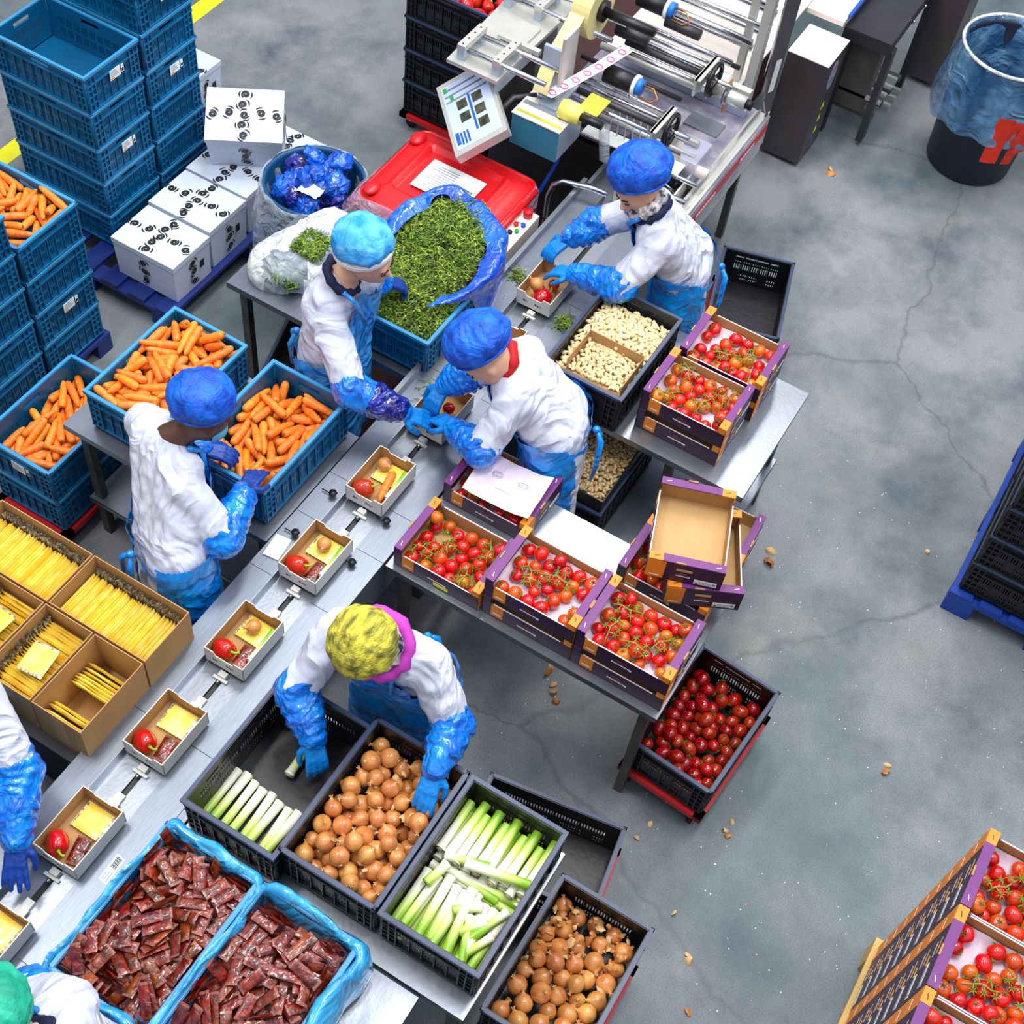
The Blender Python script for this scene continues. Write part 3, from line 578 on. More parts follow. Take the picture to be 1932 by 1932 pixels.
# settled poses of produce resting in each container: x, y, z (half millimetres), three angles (hundredths of a radian), size class
POSES = {
 'carrots_front': [-395,190,135,-39,1,40,1,-191,59,135,118,1,-270,0,-315,289,138,-39,12,-286,0,-123,-158,135,39,1,82,2,-220,121,136,39,5,48,2,-388,112,135,196,1,57,2,405,-14,135,39,1,-52,1,-42,-321,135,118,1,-1,1,43,288,197,-127,15,-20,2,-390,159,199,-110,304,54,2,-359,-219,135,118,313,34,1,-414,318,163,-194,-24,13,0,-8,-234,202,-184,6,261,2,-95,204,191,-41,10,-308,2,230,90,137,88,1,-218,1,450,198,216,2,229,26,0,-388,0,192,127,11,-7,1,-168,1,218,118,23,-186,1,-388,-120,148,118,296,3,1,-389,-321,135,39,1,-1,1,146,321,221,276,46,1,2,386,73,167,-190,30,-41,2,-371,-69,198,277,-27,-6,2,-389,-321,202,-39,-1,-313,1,309,-321,135,196,1,-1,2,172,80,201,259,8,-169,1,400,-87,163,19,26,-61,2,-415,-219,201,145,46,267,1,-305,10,248,-36,-37,-245,1,519,-135,214,227,-52,156,2,-308,114,208,205,-3,42,0,-63,244,252,41,-1,14,1,-384,33,267,23,8,-242,2,-259,-162,226,208,26,-41,1,373,321,187,-39,-281,-1,2,387,-250,190,276,12,-53,2,211,253,265,-119,-20,-306,1,328,-320,214,39,-6,-4,1,-71,-52,216,14,23,71,1,390,46,232,17,-22,-299,1,-71,94,285,-296,16,80,2,61,-14,205,-164,42,-219,2,416,122,210,-124,65,10,1,-125,-241,243,126,36,-51,2,191,178,279,-187,25,-6,1,106,-204,204,-34,4,-42,1,264,-292,289,-66,30,17,2,-36,37,264,145,9,-249,1,103,-126,214,296,31,-39,0,-252,-242,205,32,308,-54,2,426,254,251,-172,42,64,1,353,-125,220,297,39,-89,0,-449,-271,257,62,93,261,2,-37,-270,282,-151,18,36,1,210,-103,230,38,51,-4,1,257,163,328,76,-5,136,1,425,-130,249,52,-273,107,2,119,-28,268,-280,33,-15,1,254,321,290,-39,20,1,2,497,-181,267,-36,35,-132,2,-394,255,196,-61,268,37,2,130,-264,272,-136,18,48,0,80,-168,274,271,9,0,2],
 'carrots_heaped': [-425,-88,135,-39,1,55,0,-196,-321,135,196,1,-1,2,166,-274,135,-118,1,7,2,449,-274,193,-275,-56,-62,0,369,-320,135,-118,1,-310,2,301,-321,199,-196,-8,-1,0,-359,119,135,118,1,-2,1,151,-165,203,118,2,90,2,-445,244,135,118,1,-238,0,-521,-45,222,195,-70,-158,1,339,320,202,-40,-1,4,1,409,-163,197,-123,302,33,0,-470,-221,195,-33,9,110,0,390,175,204,-40,-2,20,1,58,244,173,87,44,-251,0,-265,178,202,34,4,281,1,227,255,245,-85,-21,41,2,75,-321,267,39,11,-1,2,192,-225,202,112,3,-231,0,-241,-200,205,-150,2,107,1,-168,-13,227,114,-35,33,2,82,-12,253,97,18,298,0,-39,200,195,132,16,-205,1,492,-191,280,258,4,126,1,-111,250,199,-60,68,97,0,471,92,202,-236,71,-82,0,-209,47,216,38,38,-277,1,-325,320,194,-192,63,7,0,117,-164,275,36,12,-109,0,341,-24,256,19,-23,-185,1,-477,140,204,37,-2,-145,2,-412,-244,153,121,291,57,1,369,-86,211,111,-26,-216,1,-392,40,207,-231,-5,177,2,317,-246,328,-116,19,263,2,248,-260,252,220,84,27,0,379,-257,250,56,25,56,0,471,-66,310,19,57,193,2,-143,-214,228,70,291,83,2,-109,321,229,38,56,313,0,166,148,266,39,-47,235,2,520,73,246,-196,-16,149,0,-519,192,267,35,282,148,1,-21,-27,290,-44,38,-283,1,-333,88,243,71,6,202,0,9,-252,248,107,67,-292,1,429,-175,322,86,-72,-175,1,71,151,269,203,2,227,1,406,245,263,264,11,80,0,-3,-182,252,44,-77,33,0,-356,-28,268,-78,-17,211,1,-78,-233,269,85,60,-217,1,-208,-191,277,61,13,186,1,-332,-237,248,66,-56,82,1,-25,164,272,203,4,222,1,-16,38,352,-145,13,105,2,493,239,253,-20,225,-200,2,-448,-119,246,-123,83,201,2,-166,261,292,138,43,256,1,-519,-183,232,-252,47,159,0,-200,-38,286,-72,14,207,2,177,311,300,54,24,299,1,263,-33,257,294,7,114,0,-226,190,304,-147,-9,182,0,-343,-295,295,-194,33,-26,2,-302,186,301,-305,13,149,0,-351,251,250,-52,-267,23,1,370,80,312,64,307,25,2,362,8,326,-14,6,-290,1,-75,60,326,-301,-7,109,0,-449,-23,270,-11,15,-86,0,-167,-226,346,-16,-306,-35,1,184,219,316,-183,-32,234,2],
 'carrots_low': [133,-197,34,118,1,29,0,-349,-160,34,-275,1,-54,0,-214,-294,34,39,1,-278,0,294,-76,34,-117,1,-309,2,-315,250,34,196,1,12,1,10,-97,34,-39,1,-28,1,223,-252,34,-275,1,23,2,153,99,34,196,1,-242,2,302,133,34,118,1,-254,1,140,297,34,-275,1,34,0,-369,-319,69,-27,42,-307,0,-78,192,111,-52,24,-183,1,519,-25,34,-196,1,150,1,-181,-105,35,-196,6,260,1,448,-207,62,39,-19,215,1,-288,187,62,-45,27,-272,2,102,281,105,-117,15,47,0,374,20,46,-58,21,-275,0,-11,-64,100,-277,14,97,1,-518,-75,34,-275,1,170,0,21,84,53,-276,-11,52,2,420,289,34,-275,1,40,0,194,-321,69,118,-24,-313,1,-4,-183,88,-32,-13,107,2,-230,-240,85,-130,-7,7,0,266,-191,77,-39,-40,-265,0,-426,-202,80,132,-32,75,1,-430,172,68,-142,41,-272,0,-195,-72,101,-278,2,75,2,206,-133,87,-2,4,22,0,155,-53,86,27,-48,-243,0,19,-272,124,5,31,31,2,425,-23,117,-23,26,43,0,451,212,99,-9,-10,-225,0,340,86,68,-42,-21,-277,2,314,-319,111,194,24,-9,2,112,193,104,-193,3,32,1,61,-202,150,-2,2,-299,0,-256,89,94,154,274,2,2,265,302,96,-202,54,27,1,330,185,121,54,-14,-210,2,-394,16,53,196,-16,-52,0,-413,-60,96,-44,6,-21,0,308,0,121,-133,0,-252,2,-402,69,102,40,11,267,1,-31,10,128,-44,9,79,2,266,239,156,147,4,70,1,-454,-183,151,146,17,-114,2,334,-251,131,-30,-296,-13,0,-240,-217,161,-184,-10,195,0,-153,1,162,-23,-9,43,1,-128,166,167,63,-18,-23,2,-256,120,161,151,270,-6,2,-365,282,93,275,-1,6,1,198,118,107,-147,8,83,1],
 'carrots_tower': [259,252,174,39,1,-186,2,104,289,175,-118,1,79,1,165,211,175,-39,1,115,2,320,201,199,119,-14,152,2,-70,-330,174,113,312,5,1,214,-325,175,-39,1,123,2,-243,-38,175,-118,1,167,2,131,-347,175,-39,1,113,1,26,75,175,118,1,106,2,146,-61,175,39,1,48,0,100,481,175,-275,1,-25,2,-153,-222,208,-204,30,175,2,-41,-454,175,-275,1,65,0,321,-154,175,196,1,-156,1,96,-520,223,-32,4,-313,2,-155,213,175,39,1,-54,0,-308,-172,175,-196,1,147,0,-310,221,234,272,-38,-150,2,-319,71,175,-118,1,-168,0,-137,-74,206,196,-22,241,1,-173,322,175,-196,1,246,2,-35,115,234,-36,15,269,0,189,519,207,120,-292,-10,1,148,-135,199,265,-14,52,2,-118,1,214,50,-34,-79,0,-241,315,240,185,15,210,2,96,380,285,284,4,-168,1,-218,432,254,-107,-53,-242,2,-28,10,244,40,6,246,2,235,-418,222,92,52,56,0,161,22,203,-118,-20,46,1,201,183,237,131,7,-210,1,112,233,232,-163,5,-238,0,-254,-436,175,275,1,-92,0,191,-354,243,-38,-1,-239,1,38,355,206,-81,-20,5,1,172,-172,251,-206,12,23,2,-197,521,261,39,-44,1,1,-258,-120,243,-32,-4,-109,1,-86,-186,234,-39,-7,240,1,127,-251,222,182,262,15,0,-196,-382,229,281,-5,-113,2,321,-377,254,197,-40,156,2,-31,337,264,57,-6,-103,2,-213,95,243,-41,285,-108,0,-125,302,261,-264,56,-17,2],
 'onions_full': [-347,-125,131,292,-60,-78,2,-485,-109,130,-120,-260,14,2,-485,-283,131,-292,60,-66,2,488,-119,128,54,9,253,1,149,-281,129,-194,-255,21,2,-363,215,129,77,-114,45,2,464,-281,129,194,255,-4,2,-18,-284,129,77,113,-129,2,-344,296,228,154,41,-64,0,-446,-196,219,12,244,-169,0,484,144,129,-77,-113,-178,2,66,-173,127,48,-96,-278,1,-217,-185,129,-120,-59,-166,2,-14,290,219,131,-255,-45,1,-151,-298,122,84,-43,-160,0,-484,35,129,-77,201,109,2,489,9,126,207,-57,-140,1,230,264,240,1,267,53,2,491,287,265,-2,192,-125,1,-108,-243,223,308,1,159,1,162,14,220,-192,-21,158,0,362,-35,132,-48,-41,-111,2,-176,-126,245,-154,3,-279,1,65,-296,228,-278,6,-1,0,489,-207,237,-1,120,163,1,160,-200,241,-222,121,117,2,-69,-6,201,91,59,103,0,-311,-286,126,-54,36,16,1,-384,-298,224,31,114,314,0,-244,290,307,-10,143,-227,1,101,286,297,25,-160,-58,2,434,68,228,202,-70,-81,1,-492,173,159,243,46,90,1,-226,-293,215,-186,-130,-20,0,305,-287,124,-120,59,-189,1,84,-87,229,-154,258,-10,1,322,168,228,160,3,255,1,310,41,226,-77,299,52,0,255,-284,308,-172,-62,-181,2,-275,-45,216,-107,8,229,1,42,35,220,-74,120,-161,0,-42,-127,255,-16,306,101,2,-271,77,267,-12,-292,-150,1,-306,-198,242,-188,-1,43,2,187,132,226,266,-45,-145,0,-169,-295,317,188,-19,185,0,-170,168,291,132,27,217,2,-391,103,216,129,-4,23,2,431,172,310,114,-48,-39,2,-259,214,210,-116,10,17,0,41,165,238,86,55,246,2,231,36,319,82,4,-244,1,-386,40,342,134,75,124,2,-487,294,118,-77,113,-178,0,-80,184,188,0,232,8,1,-315,-296,323,224,-97,-6,0,414,-107,229,194,-8,-216,0,-494,-287,274,33,-77,1,0,-409,-44,230,102,-53,87,2,-108,292,307,41,20,198,1,111,77,306,77,4,303,0,-160,-1,291,-84,-125,108,2,253,-58,201,-215,73,-134,0,305,-166,253,2,14,281,2,-498,46,259,-31,-225,-157,0,323,267,345,128,-236,101,2,191,-83,297,157,-12,287,0,-271,-106,332,84,-99,278,1,117,-278,345,9,-259,159,2,-8,227,339,-24,-251,-70,0,-3,-20,309,236,47,-138,0,244,166,325,-74,28,171,0,-121,-190,342,-210,17,-148,0,-256,13,383,9,41,15,1,378,-279,231,-113,-18,179,1,-342,192,309,46,47,89,2,-61,91,280,-124,-305,37,1,498,-34,261,31,-192,-158,0,-476,278,243,77,114,-179,2,-491,-120,310,29,-15,-86,1],
 'onions_low': [229,-123,105,194,-59,189,2,458,152,99,-77,-113,122,1,-92,-157,111,-216,-58,-145,0,175,152,105,237,-113,56,2,-290,-284,152,201,-106,-98,1,490,-156,94,120,-255,-12,0,227,290,94,-77,-201,-21,0,-92,151,125,-108,58,79,2,-10,18,103,-106,105,-223,1,133,-275,105,194,-59,-52,2,-335,168,163,67,-49,229,1,274,-286,96,-260,-36,97,0,-485,-138,190,288,-42,-17,1,-103,290,114,258,-96,28,0,484,4,96,63,0,-174,0,-284,-11,146,182,-45,-59,0,409,-275,107,54,36,219,2,-241,277,149,-114,-42,25,2,-19,-280,112,2,-48,-78,2,80,-135,101,-22,-60,-224,1,89,285,101,251,0,114,1,-478,135,195,263,-21,-23,2,47,120,173,-87,164,-96,1,-412,-6,192,-35,-67,200,2,371,-91,94,-120,-59,70,0,-229,-143,147,200,-105,-103,2,-437,-274,184,53,-100,-61,2,264,42,96,-54,279,29,0,-6,245,188,126,-304,-33,0,-212,98,203,119,127,-201,2,-151,-264,171,-2,47,-127,1,320,189,101,260,-36,138,1,-147,-14,130,-15,-10,-217,1,487,290,94,194,-60,102,0,-473,284,185,171,-6,-190,1,-349,-163,230,-40,-201,77,1,136,-5,99,126,0,-173,1,-9,-89,186,-118,-130,-131,0],
 'plum_tomatoes': [500,-264,78,109,-215,15,1,-487,31,132,-124,7,88,2,-6,-287,75,-37,-130,-128,0,414,169,79,-88,117,-259,2,-185,-201,92,-114,63,140,0,-293,202,104,64,-191,106,0,-391,-180,122,-190,-7,-230,2,488,62,88,28,71,91,2,118,-60,72,-127,61,-16,0,367,-302,72,-182,0,-130,0,290,160,75,127,-61,-47,1,-106,243,96,-270,-63,96,1,238,-276,88,-274,-87,-60,2,-196,110,97,66,202,96,1,-98,-71,90,200,-64,184,2,-249,-292,112,-60,-202,25,2,141,68,75,-182,0,-189,1,-387,147,121,-115,199,124,2,-54,141,82,138,56,204,1,3,277,80,-132,-311,6,2,266,34,89,69,-39,-64,2,-391,301,114,-114,60,168,0,-501,-116,126,-126,71,5,0,-28,-158,75,94,-106,8,0,-495,255,126,115,-65,-198,0,-397,-300,123,99,2,149,0,-504,151,143,-10,23,-33,0,-209,191,177,-212,-64,-86,2,-278,-126,102,-194,-51,-49,0,356,287,79,127,-254,-73,2,402,-183,79,-88,197,110,2,-117,-298,98,-13,250,-73,1,490,280,79,-182,0,-271,2,-315,-241,187,-162,254,-22,0,-209,297,114,-33,-71,-229,2,207,109,166,179,39,250,2,-207,-13,111,-15,76,117,2,-487,-47,211,-157,-72,174,0,478,-81,79,88,117,-243,2,429,241,164,42,-190,-55,0,223,-72,80,28,71,-218,0,-385,32,207,-11,-225,-142,2,20,42,75,-181,-62,14,1,-107,39,99,-8,-307,82,0,113,-302,72,-88,-117,65,0,68,167,80,-249,-42,154,0,-487,-241,160,-241,-32,128,2,229,296,72,-127,61,-79,0,-366,-59,128,80,-49,206,2,116,280,72,-132,0,-29,0,279,-172,72,187,-61,82,0,66,-202,87,0,0,43,0,99,8,166,115,94,72,2,379,1,106,2,19,190,2,178,188,80,-76,-314,-39,0,166,-175,72,-127,-254,-27,0,22,-76,136,89,230,45,1],
 'tomatoes_one': [-116,-182,51,-73,-202,135,0,-166,172,60,56,37,-261,2,165,-129,51,-124,0,-176,0,38,292,61,64,7,-227,2,-222,274,51,23,-252,13,0,59,-103,51,124,0,113,0,1,-212,51,23,-62,-267,0,207,205,57,23,62,163,1,-221,57,51,-241,112,-9,0,133,59,60,197,-59,65,2,86,175,59,0,314,-37,2,-98,-293,57,-124,0,136,1,-113,32,57,-198,-59,-71,1,212,-236,60,-190,0,-241,2,-209,-90,57,73,-112,195,1,95,-296,57,-248,0,0,1,-210,-248,60,198,-59,-163,2,-41,191,60,-248,0,-61,2,4,77,60,-117,-255,90,2,-100,295,57,197,59,39,1,95,-191,114,-168,35,21,2,-22,-35,51,198,59,-177,0,218,-27,59,-105,0,122,1],
 'tomatoes_two': [95,-125,57,66,0,49,1,137,-236,59,193,23,-56,1,-215,292,57,-56,37,117,1,-221,-81,51,56,-37,-17,0,18,295,59,193,27,-65,1,214,-23,57,-198,-59,50,1,-96,302,51,-198,-59,143,0,-69,-290,57,-56,37,276,1,-222,149,51,258,37,106,0,-132,202,69,7,-201,41,0,-1,-58,51,190,0,-81,0,181,89,51,-66,0,-202,0,-27,191,51,248,0,96,0,215,-143,57,-197,-59,159,1,-97,92,60,-73,112,-25,2,-191,-192,61,13,-63,215,2,99,-7,57,197,59,-204,1,216,-296,121,-35,19,-63,1,160,295,57,73,112,138,1,-213,34,60,66,0,-276,2,26,91,60,23,252,-22,2,220,196,51,117,-59,68,0,-220,-302,51,-23,-252,78,0,-111,-30,57,-23,-62,177,1,21,-217,57,-117,59,187,1,162,296,170,66,0,116,1,-74,-146,60,117,59,195,2],
 'tomatoes_three': [-211,-61,60,-66,0,109,2,83,-281,57,241,-202,11,1,208,-292,60,-23,-62,-118,2,195,-56,57,-73,202,58,1,212,297,57,73,112,-23,1,2,-165,51,-198,-59,-200,0,-106,64,51,-73,202,129,0,-212,-281,60,23,-62,13,2,72,-60,60,-73,202,-175,2,216,-171,57,-56,-37,157,1,221,19,133,-116,89,40,0,53,62,60,-241,112,-33,2,-31,-14,51,241,-112,-89,0,-211,179,60,-56,37,165,2,-51,258,51,-117,59,-169,0,-32,148,57,-124,0,-194,1,-216,59,58,251,115,-30,1,64,289,60,291,-62,64,2,-97,-108,60,-117,59,71,2,-216,298,59,-192,-19,200,1,173,79,57,23,-62,175,1,-96,-299,51,-56,-37,-302,0,209,188,103,84,61,-58,2,100,176,51,-66,0,85,0,106,-170,54,125,-190,121,0],
 'tomatoes_four': [106,237,57,-23,62,-45,1,-20,-148,51,-241,112,-73,0,-216,116,57,66,0,-55,1,215,-18,57,-124,0,-174,1,-208,-292,61,-3,-10,-125,2,12,78,57,56,-36,240,1,-106,46,60,-2,-6,67,2,81,-96,51,-117,-59,149,0,99,9,51,73,-112,241,0,-119,293,51,-241,112,-21,0,-12,-35,57,73,-112,158,1,-121,-78,57,241,112,-35,1,-124,180,51,73,112,161,0,223,115,51,241,-202,23,0,-221,226,51,23,-62,-308,0,14,300,53,48,282,-75,0,114,-302,51,-249,0,-118,0,-222,-131,51,291,-62,-59,0,-14,195,79,51,-288,36,2,182,-127,51,117,-59,-140,0,118,124,51,-73,-203,-40,0,-32,-288,60,-23,-62,163,2,212,-237,60,73,202,-42,2,196,301,51,-190,0,-111,0,164,57,132,44,220,-36,2,-216,-6,58,-256,103,64,1,-223,-201,130,-124,35,289,0,77,-202,88,291,19,-84,2,-125,-197,63,146,-252,70,2,-213,296,135,115,122,152,1],
 'peppers': [-55,30,253,200,191,20,1,-60,316,253,-114,-123,-169,1,207,-160,246,-140,62,172,0,-286,98,250,314,0,31,0,270,80,246,-140,-62,147,0,271,-298,253,114,123,210,1,283,415,246,175,-252,-20,0,62,-165,253,-143,0,305,1,162,474,255,-86,-264,-39,0,-192,-462,253,140,-62,-191,1,-192,400,246,143,0,242,0,-278,-295,253,-175,-252,-2,1,75,-382,246,-200,-191,-51,0,-66,-288,246,-143,0,-87,0,5,460,253,140,-62,148,1,216,-468,250,0,-314,79,0,143,162,246,114,-123,-68,0,-205,-27,246,-143,0,-6,0,281,251,246,-140,-62,-14,0,255,-47,318,81,92,-230,1,-86,-129,265,-5,-220,67,1,-169,168,246,-143,0,-247,0,-8,181,246,114,-123,194,0,-279,-129,323,48,-46,-269,1,98,16,253,-140,62,159,1,145,318,246,-140,-62,-10,0],
 'sachets_one': [271,-262,247,15,-23,122,0,96,-302,268,-36,19,296,1,-109,321,300,-157,-267,0,0,370,319,305,27,-7,-314,1,-107,347,310,-157,-297,0,0,-355,-319,254,-19,13,314,0,414,-320,254,-9,-13,-314,2,-537,280,312,157,110,-157,1,-364,-34,292,-21,16,237,2,-439,-33,296,61,-27,-62,2,-218,-275,305,7,-16,44,2,-452,-111,241,-4,291,-1,0,-46,-347,252,157,0,0,0,-97,-323,298,121,-36,-301,1,338,319,334,-27,7,0,1,-433,-321,306,-3,304,0,2,-536,-258,245,155,-3,157,1,314,-320,294,9,13,0,2,-453,-187,340,-20,-8,22,0,504,-59,285,-165,6,125,1,379,347,379,-157,-307,0,0,-462,-73,297,63,-39,-45,0,64,347,342,-157,-272,0,0,-458,-242,311,12,-13,0,0,51,156,331,-28,-305,132,0,-474,79,302,-8,41,143,0,-145,246,323,21,-19,33,0,-511,126,340,0,-39,-157,1,-284,-238,342,16,-12,-188,2,-155,-43,324,11,12,-245,1,450,-320,298,-9,-37,-314,1,331,-8,298,-13,-16,-256,0,-418,318,410,5,-54,-2,2,-429,32,353,-144,-38,-176,1,250,-320,329,9,13,0,1,45,-281,294,38,-3,-50,0,90,-259,334,-2,3,157,1,128,-71,370,-11,-264,182,0,-498,165,380,-6,39,142,1,-404,23,357,144,42,138,2,-359,126,330,-143,-48,-178,1,-48,133,348,6,-9,-159,0,418,-17,381,32,-28,67,2,260,201,353,34,-236,-142,2,390,-61,389,-36,21,-266,2,-66,-284,348,15,-8,-20,2,-376,-136,368,21,-21,-302,0,408,-3,309,-18,-20,-276,0,279,241,335,-56,-58,249,2,-268,-230,369,301,-15,-20,0,431,-105,325,15,-1,124,2,-159,-319,379,47,11,314,1,-33,-240,375,53,-19,-291,0,293,-84,331,19,-7,182,2,-166,169,364,-6,-7,-121,2,-176,-120,347,12,-11,-84,2,537,-255,323,-157,14,157,1,447,36,346,-68,-5,7,1,511,-241,328,157,-18,-157,1,140,-127,372,-11,-51,-132,1,-316,45,377,-24,-30,-207,2,339,-234,354,-16,5,-204,1,-44,227,397,28,-73,-227,0,497,198,306,-175,-58,198,2,511,321,350,0,-180,-157,2,210,121,327,-66,20,240,0,45,168,360,0,-30,-311,1,399,-258,372,-4,-15,279,0,-130,162,389,3,8,160,2,317,187,342,-70,52,-194,0,503,-94,430,5,-181,276,1,-17,-24,404,-19,-12,-79,1,141,247,336,-39,46,40,0,81,-168,364,41,-32,-248,1,-41,-195,403,-59,18,61,0,97,126,374,14,-31,272,0,-253,-2,362,13,-9,-213,1,235,-104,376,26,-1,203,1,458,-243,339,-14,9,-157,2,-13,62,422,305,-5,-73,1,31,306,373,112,9,-314,1,451,140,352,-297,52,-65,1,312,62,380,-25,-293,37,1,151,305,330,-105,54,45,0,51,19,396,7,303,-79,0,537,-69,335,157,-94,157,1,161,162,380,-36,-10,-185,0,-327,210,361,9,-2,-301,0,-164,118,420,4,-8,-243,0,-372,-248,385,269,-36,93,2,-290,300,387,19,-2,-299,2,-537,-321,412,-156,157,158,1,-222,88,390,3,313,-125,1,-422,-255,383,274,-42,80,2,-140,-87,373,-54,2,-62,1,-235,227,408,28,300,14,1,-308,270,419,-16,12,72,0,226,-139,355,25,309,-133,2,145,51,376,-142,-274,-44,0,399,-174,380,3,17,-37,0,-368,141,401,4,-18,-19,0,-257,-191,396,298,4,124,1,353,178,373,47,23,29,2,315,155,420,30,0,115,2,-537,-62,320,-157,49,-157,1,-31,-74,389,49,-31,306,2,425,78,378,-31,-21,-275,1,-105,-74,384,-52,15,-39,0,537,193,333,157,72,157,1,-454,265,426,-34,-35,76,1,-189,-149,371,9,-14,-63,0,184,-233,345,3,25,25,1],
 'sachets_two': [53,-259,265,-24,21,-230,1,-459,179,228,-24,17,157,1,-257,-319,210,-285,-4,-1,0,227,90,286,11,-8,-309,2,326,-318,259,-33,60,313,0,283,-319,262,32,-60,0,0,453,-347,299,157,-151,0,2,56,53,301,-27,2,-90,2,-91,-179,299,-1,2,-154,1,-134,-319,262,29,19,0,0,358,171,288,189,12,169,2,9,-319,276,29,4,0,0,298,341,292,173,285,0,2,487,210,315,-157,-24,157,2,22,-211,314,11,-5,-198,2,-231,347,308,-157,56,0,2,128,120,317,-12,6,-17,1,-431,-347,283,157,186,0,0,136,268,308,308,-4,-159,0,137,83,347,-1,-296,-138,2,293,216,300,7,4,152,0,-413,-56,247,42,-43,-18,0,195,-56,292,-35,-27,-242,1,-44,27,300,-37,-5,-74,0,-393,186,310,-27,-22,82,2,-172,103,330,-27,-4,-50,0,391,-64,277,-33,28,-166,0,-130,164,302,-31,-3,-50,0,-42,-347,326,-157,4,0,0,216,241,305,6,5,152,0,-212,-300,343,-4,15,24,0,-83,183,347,-27,9,-8,2,-487,-82,261,157,-38,157,1,-262,207,328,9,18,-223,0,321,293,331,15,-298,-7,1,-418,-280,300,67,-58,-34,0,264,105,334,-3,-284,-63,0,-379,-113,310,-102,-65,29,1,-145,237,310,3,-31,-207,0,382,236,351,-15,10,-160,0,-139,-177,351,-35,23,221,1,302,-347,335,157,-56,0,1,435,225,350,158,1,154,2,15,202,359,-17,20,45,1,459,-65,283,283,31,-157,1,487,-242,393,157,-64,-157,2,293,8,350,33,2,124,2,431,-112,306,5,-34,194,0,-46,285,385,0,87,-157,1,461,137,308,-157,16,-157,1,-224,-108,344,34,-24,-89,1,23,74,349,33,-22,-35,0,-352,114,297,14,-29,-67,0,50,268,294,26,-16,-161,0,133,-28,353,18,1,10,0,359,58,360,-12,-283,11,0,-413,19,270,-41,43,296,0,-226,-91,373,-36,21,216,1,-286,36,347,-29,24,-249,0,-26,-73,359,-25,-41,-50,1,128,321,333,-4,6,0,0,-243,-207,376,27,26,225,2,-309,-264,386,-260,17,-162,0,-389,-90,318,-103,-63,30,0,20,-149,361,-12,-6,39,0,-444,78,323,-281,-6,-143,2,168,-93,378,-25,17,-127,2,235,-201,395,25,11,-169,2,298,-290,354,138,267,2,0,-246,167,369,48,295,66,1,-418,320,300,3,76,-312,1,-279,203,372,257,-14,74,2,-415,-192,326,35,-53,-15,0,52,-279,338,-15,51,-63,0,168,-255,311,23,-47,201,1,405,-196,323,-4,22,-87,1,433,-232,340,-297,-14,157,1,-268,-191,343,28,25,228,1,-389,240,340,-16,-47,3,2,173,-252,347,-43,-14,-282,2,-132,-2,361,-295,-10,11,0,-487,-306,361,157,139,-157,0,-421,139,364,75,-21,199,2,-176,321,340,157,305,0,2,-150,347,349,-157,-259,0,1,319,-189,352,41,44,-131,1,373,-61,368,-7,15,-28,2,-407,319,346,3,239,2,2,185,-327,341,175,29,16,1,236,219,330,-5,6,-8,1,-127,-126,387,192,-23,-93,0],
}
def poses(k):
    d = POSES[k]
    return [(Vector(d[i:i + 3]) / 2000, Euler([a / 100 for a in d[i + 3:i + 6]]), d[i + 6]) for i in range(0, len(d), 7)]

# ------------------------------------------------------------------ produce
def grid_mesh(mb, fn, nu, nv, m, closed_u=False, smooth=True, M=None, matfn=None):
    vs = [fn(i / (nu if closed_u else nu - 1), j / (nv - 1)) for j in range(nv) for i in range(nu)]
    fs = []
    for j in range(nv - 1):
        for i in range(nu if closed_u else nu - 1):
            i2 = (i + 1) % nu; fs.append((j * nu + i, j * nu + i2, (j + 1) * nu + i2, (j + 1) * nu + i))
    if matfn is None: return mb.add(vs, fs, m, smooth, M)
    groups = {}
    for f in fs:
        c = sum((Vector(vs[k]) for k in f), Vector()) / 4; groups.setdefault(matfn(c), []).append(f)
    for g, ff in groups.items(): mb.add(vs, ff, g, smooth, M)
    return mb
def make_thing(name, label, cat, group, parts):
    """first part is the thing's own mesh, the others its children"""
    o = parts[0][1].build(name); tag(o, label, cat, group)
    for n, b in parts[1:]: b.build(n, o)
    return o
def carrot_proto(s, k):
    L = 0.165 * s; m = MB(); rnd = random.Random(k)
    pr = [(-L / 2, 0.008), (-L / 2 + 0.004, 0.0135), (-L / 2 + 0.016, 0.0185), (-L * 0.2, 0.0190), (L * 0.1, 0.0172), (L * 0.3, 0.0145), (L / 2 - 0.014, 0.0108), (L / 2 - 0.003, 0.0062), (L / 2, 0.002)]
    bend = rnd.uniform(-0.006, 0.006)
    pts = [(t, bend * math.cos(t / L * 3), 0) for t, r in pr]
    m.tube(pts, [r * rnd.uniform(0.96, 1.04) for t, r in pr], 'carrot', 12)
    e = MB().ball((-L / 2 - 0.001, bend * math.cos(1.5), 0), (0.003, 0.0075, 0.0075), 'carrot_tip', 8)
    return make_thing('carrot', 'x', 'carrot', 'x', [('carrot', m), ('stem_scar', e)])
def leaf_star(mb, n, r0, r1, z, m, droop=0.2, up=0.004):
    for k in range(n):
        a = 2 * PI * k / n; c, s = math.cos(a), math.sin(a); w = 0.16
        p = [(0, 0, z + 0.001), (r0 * math.cos(a - w * 2), r0 * math.sin(a - w * 2), z + up * 0.5), (r1 * c, r1 * s, z + up - droop * r1), (r0 * math.cos(a + w * 2), r0 * math.sin(a + w * 2), z + up * 0.5), (r0 * c, r0 * s, z + up * 0.5 + 0.0022)]
        mb.add(p, [(0, 1, 4), (1, 2, 4), (2, 3, 4), (3, 0, 4)], m)
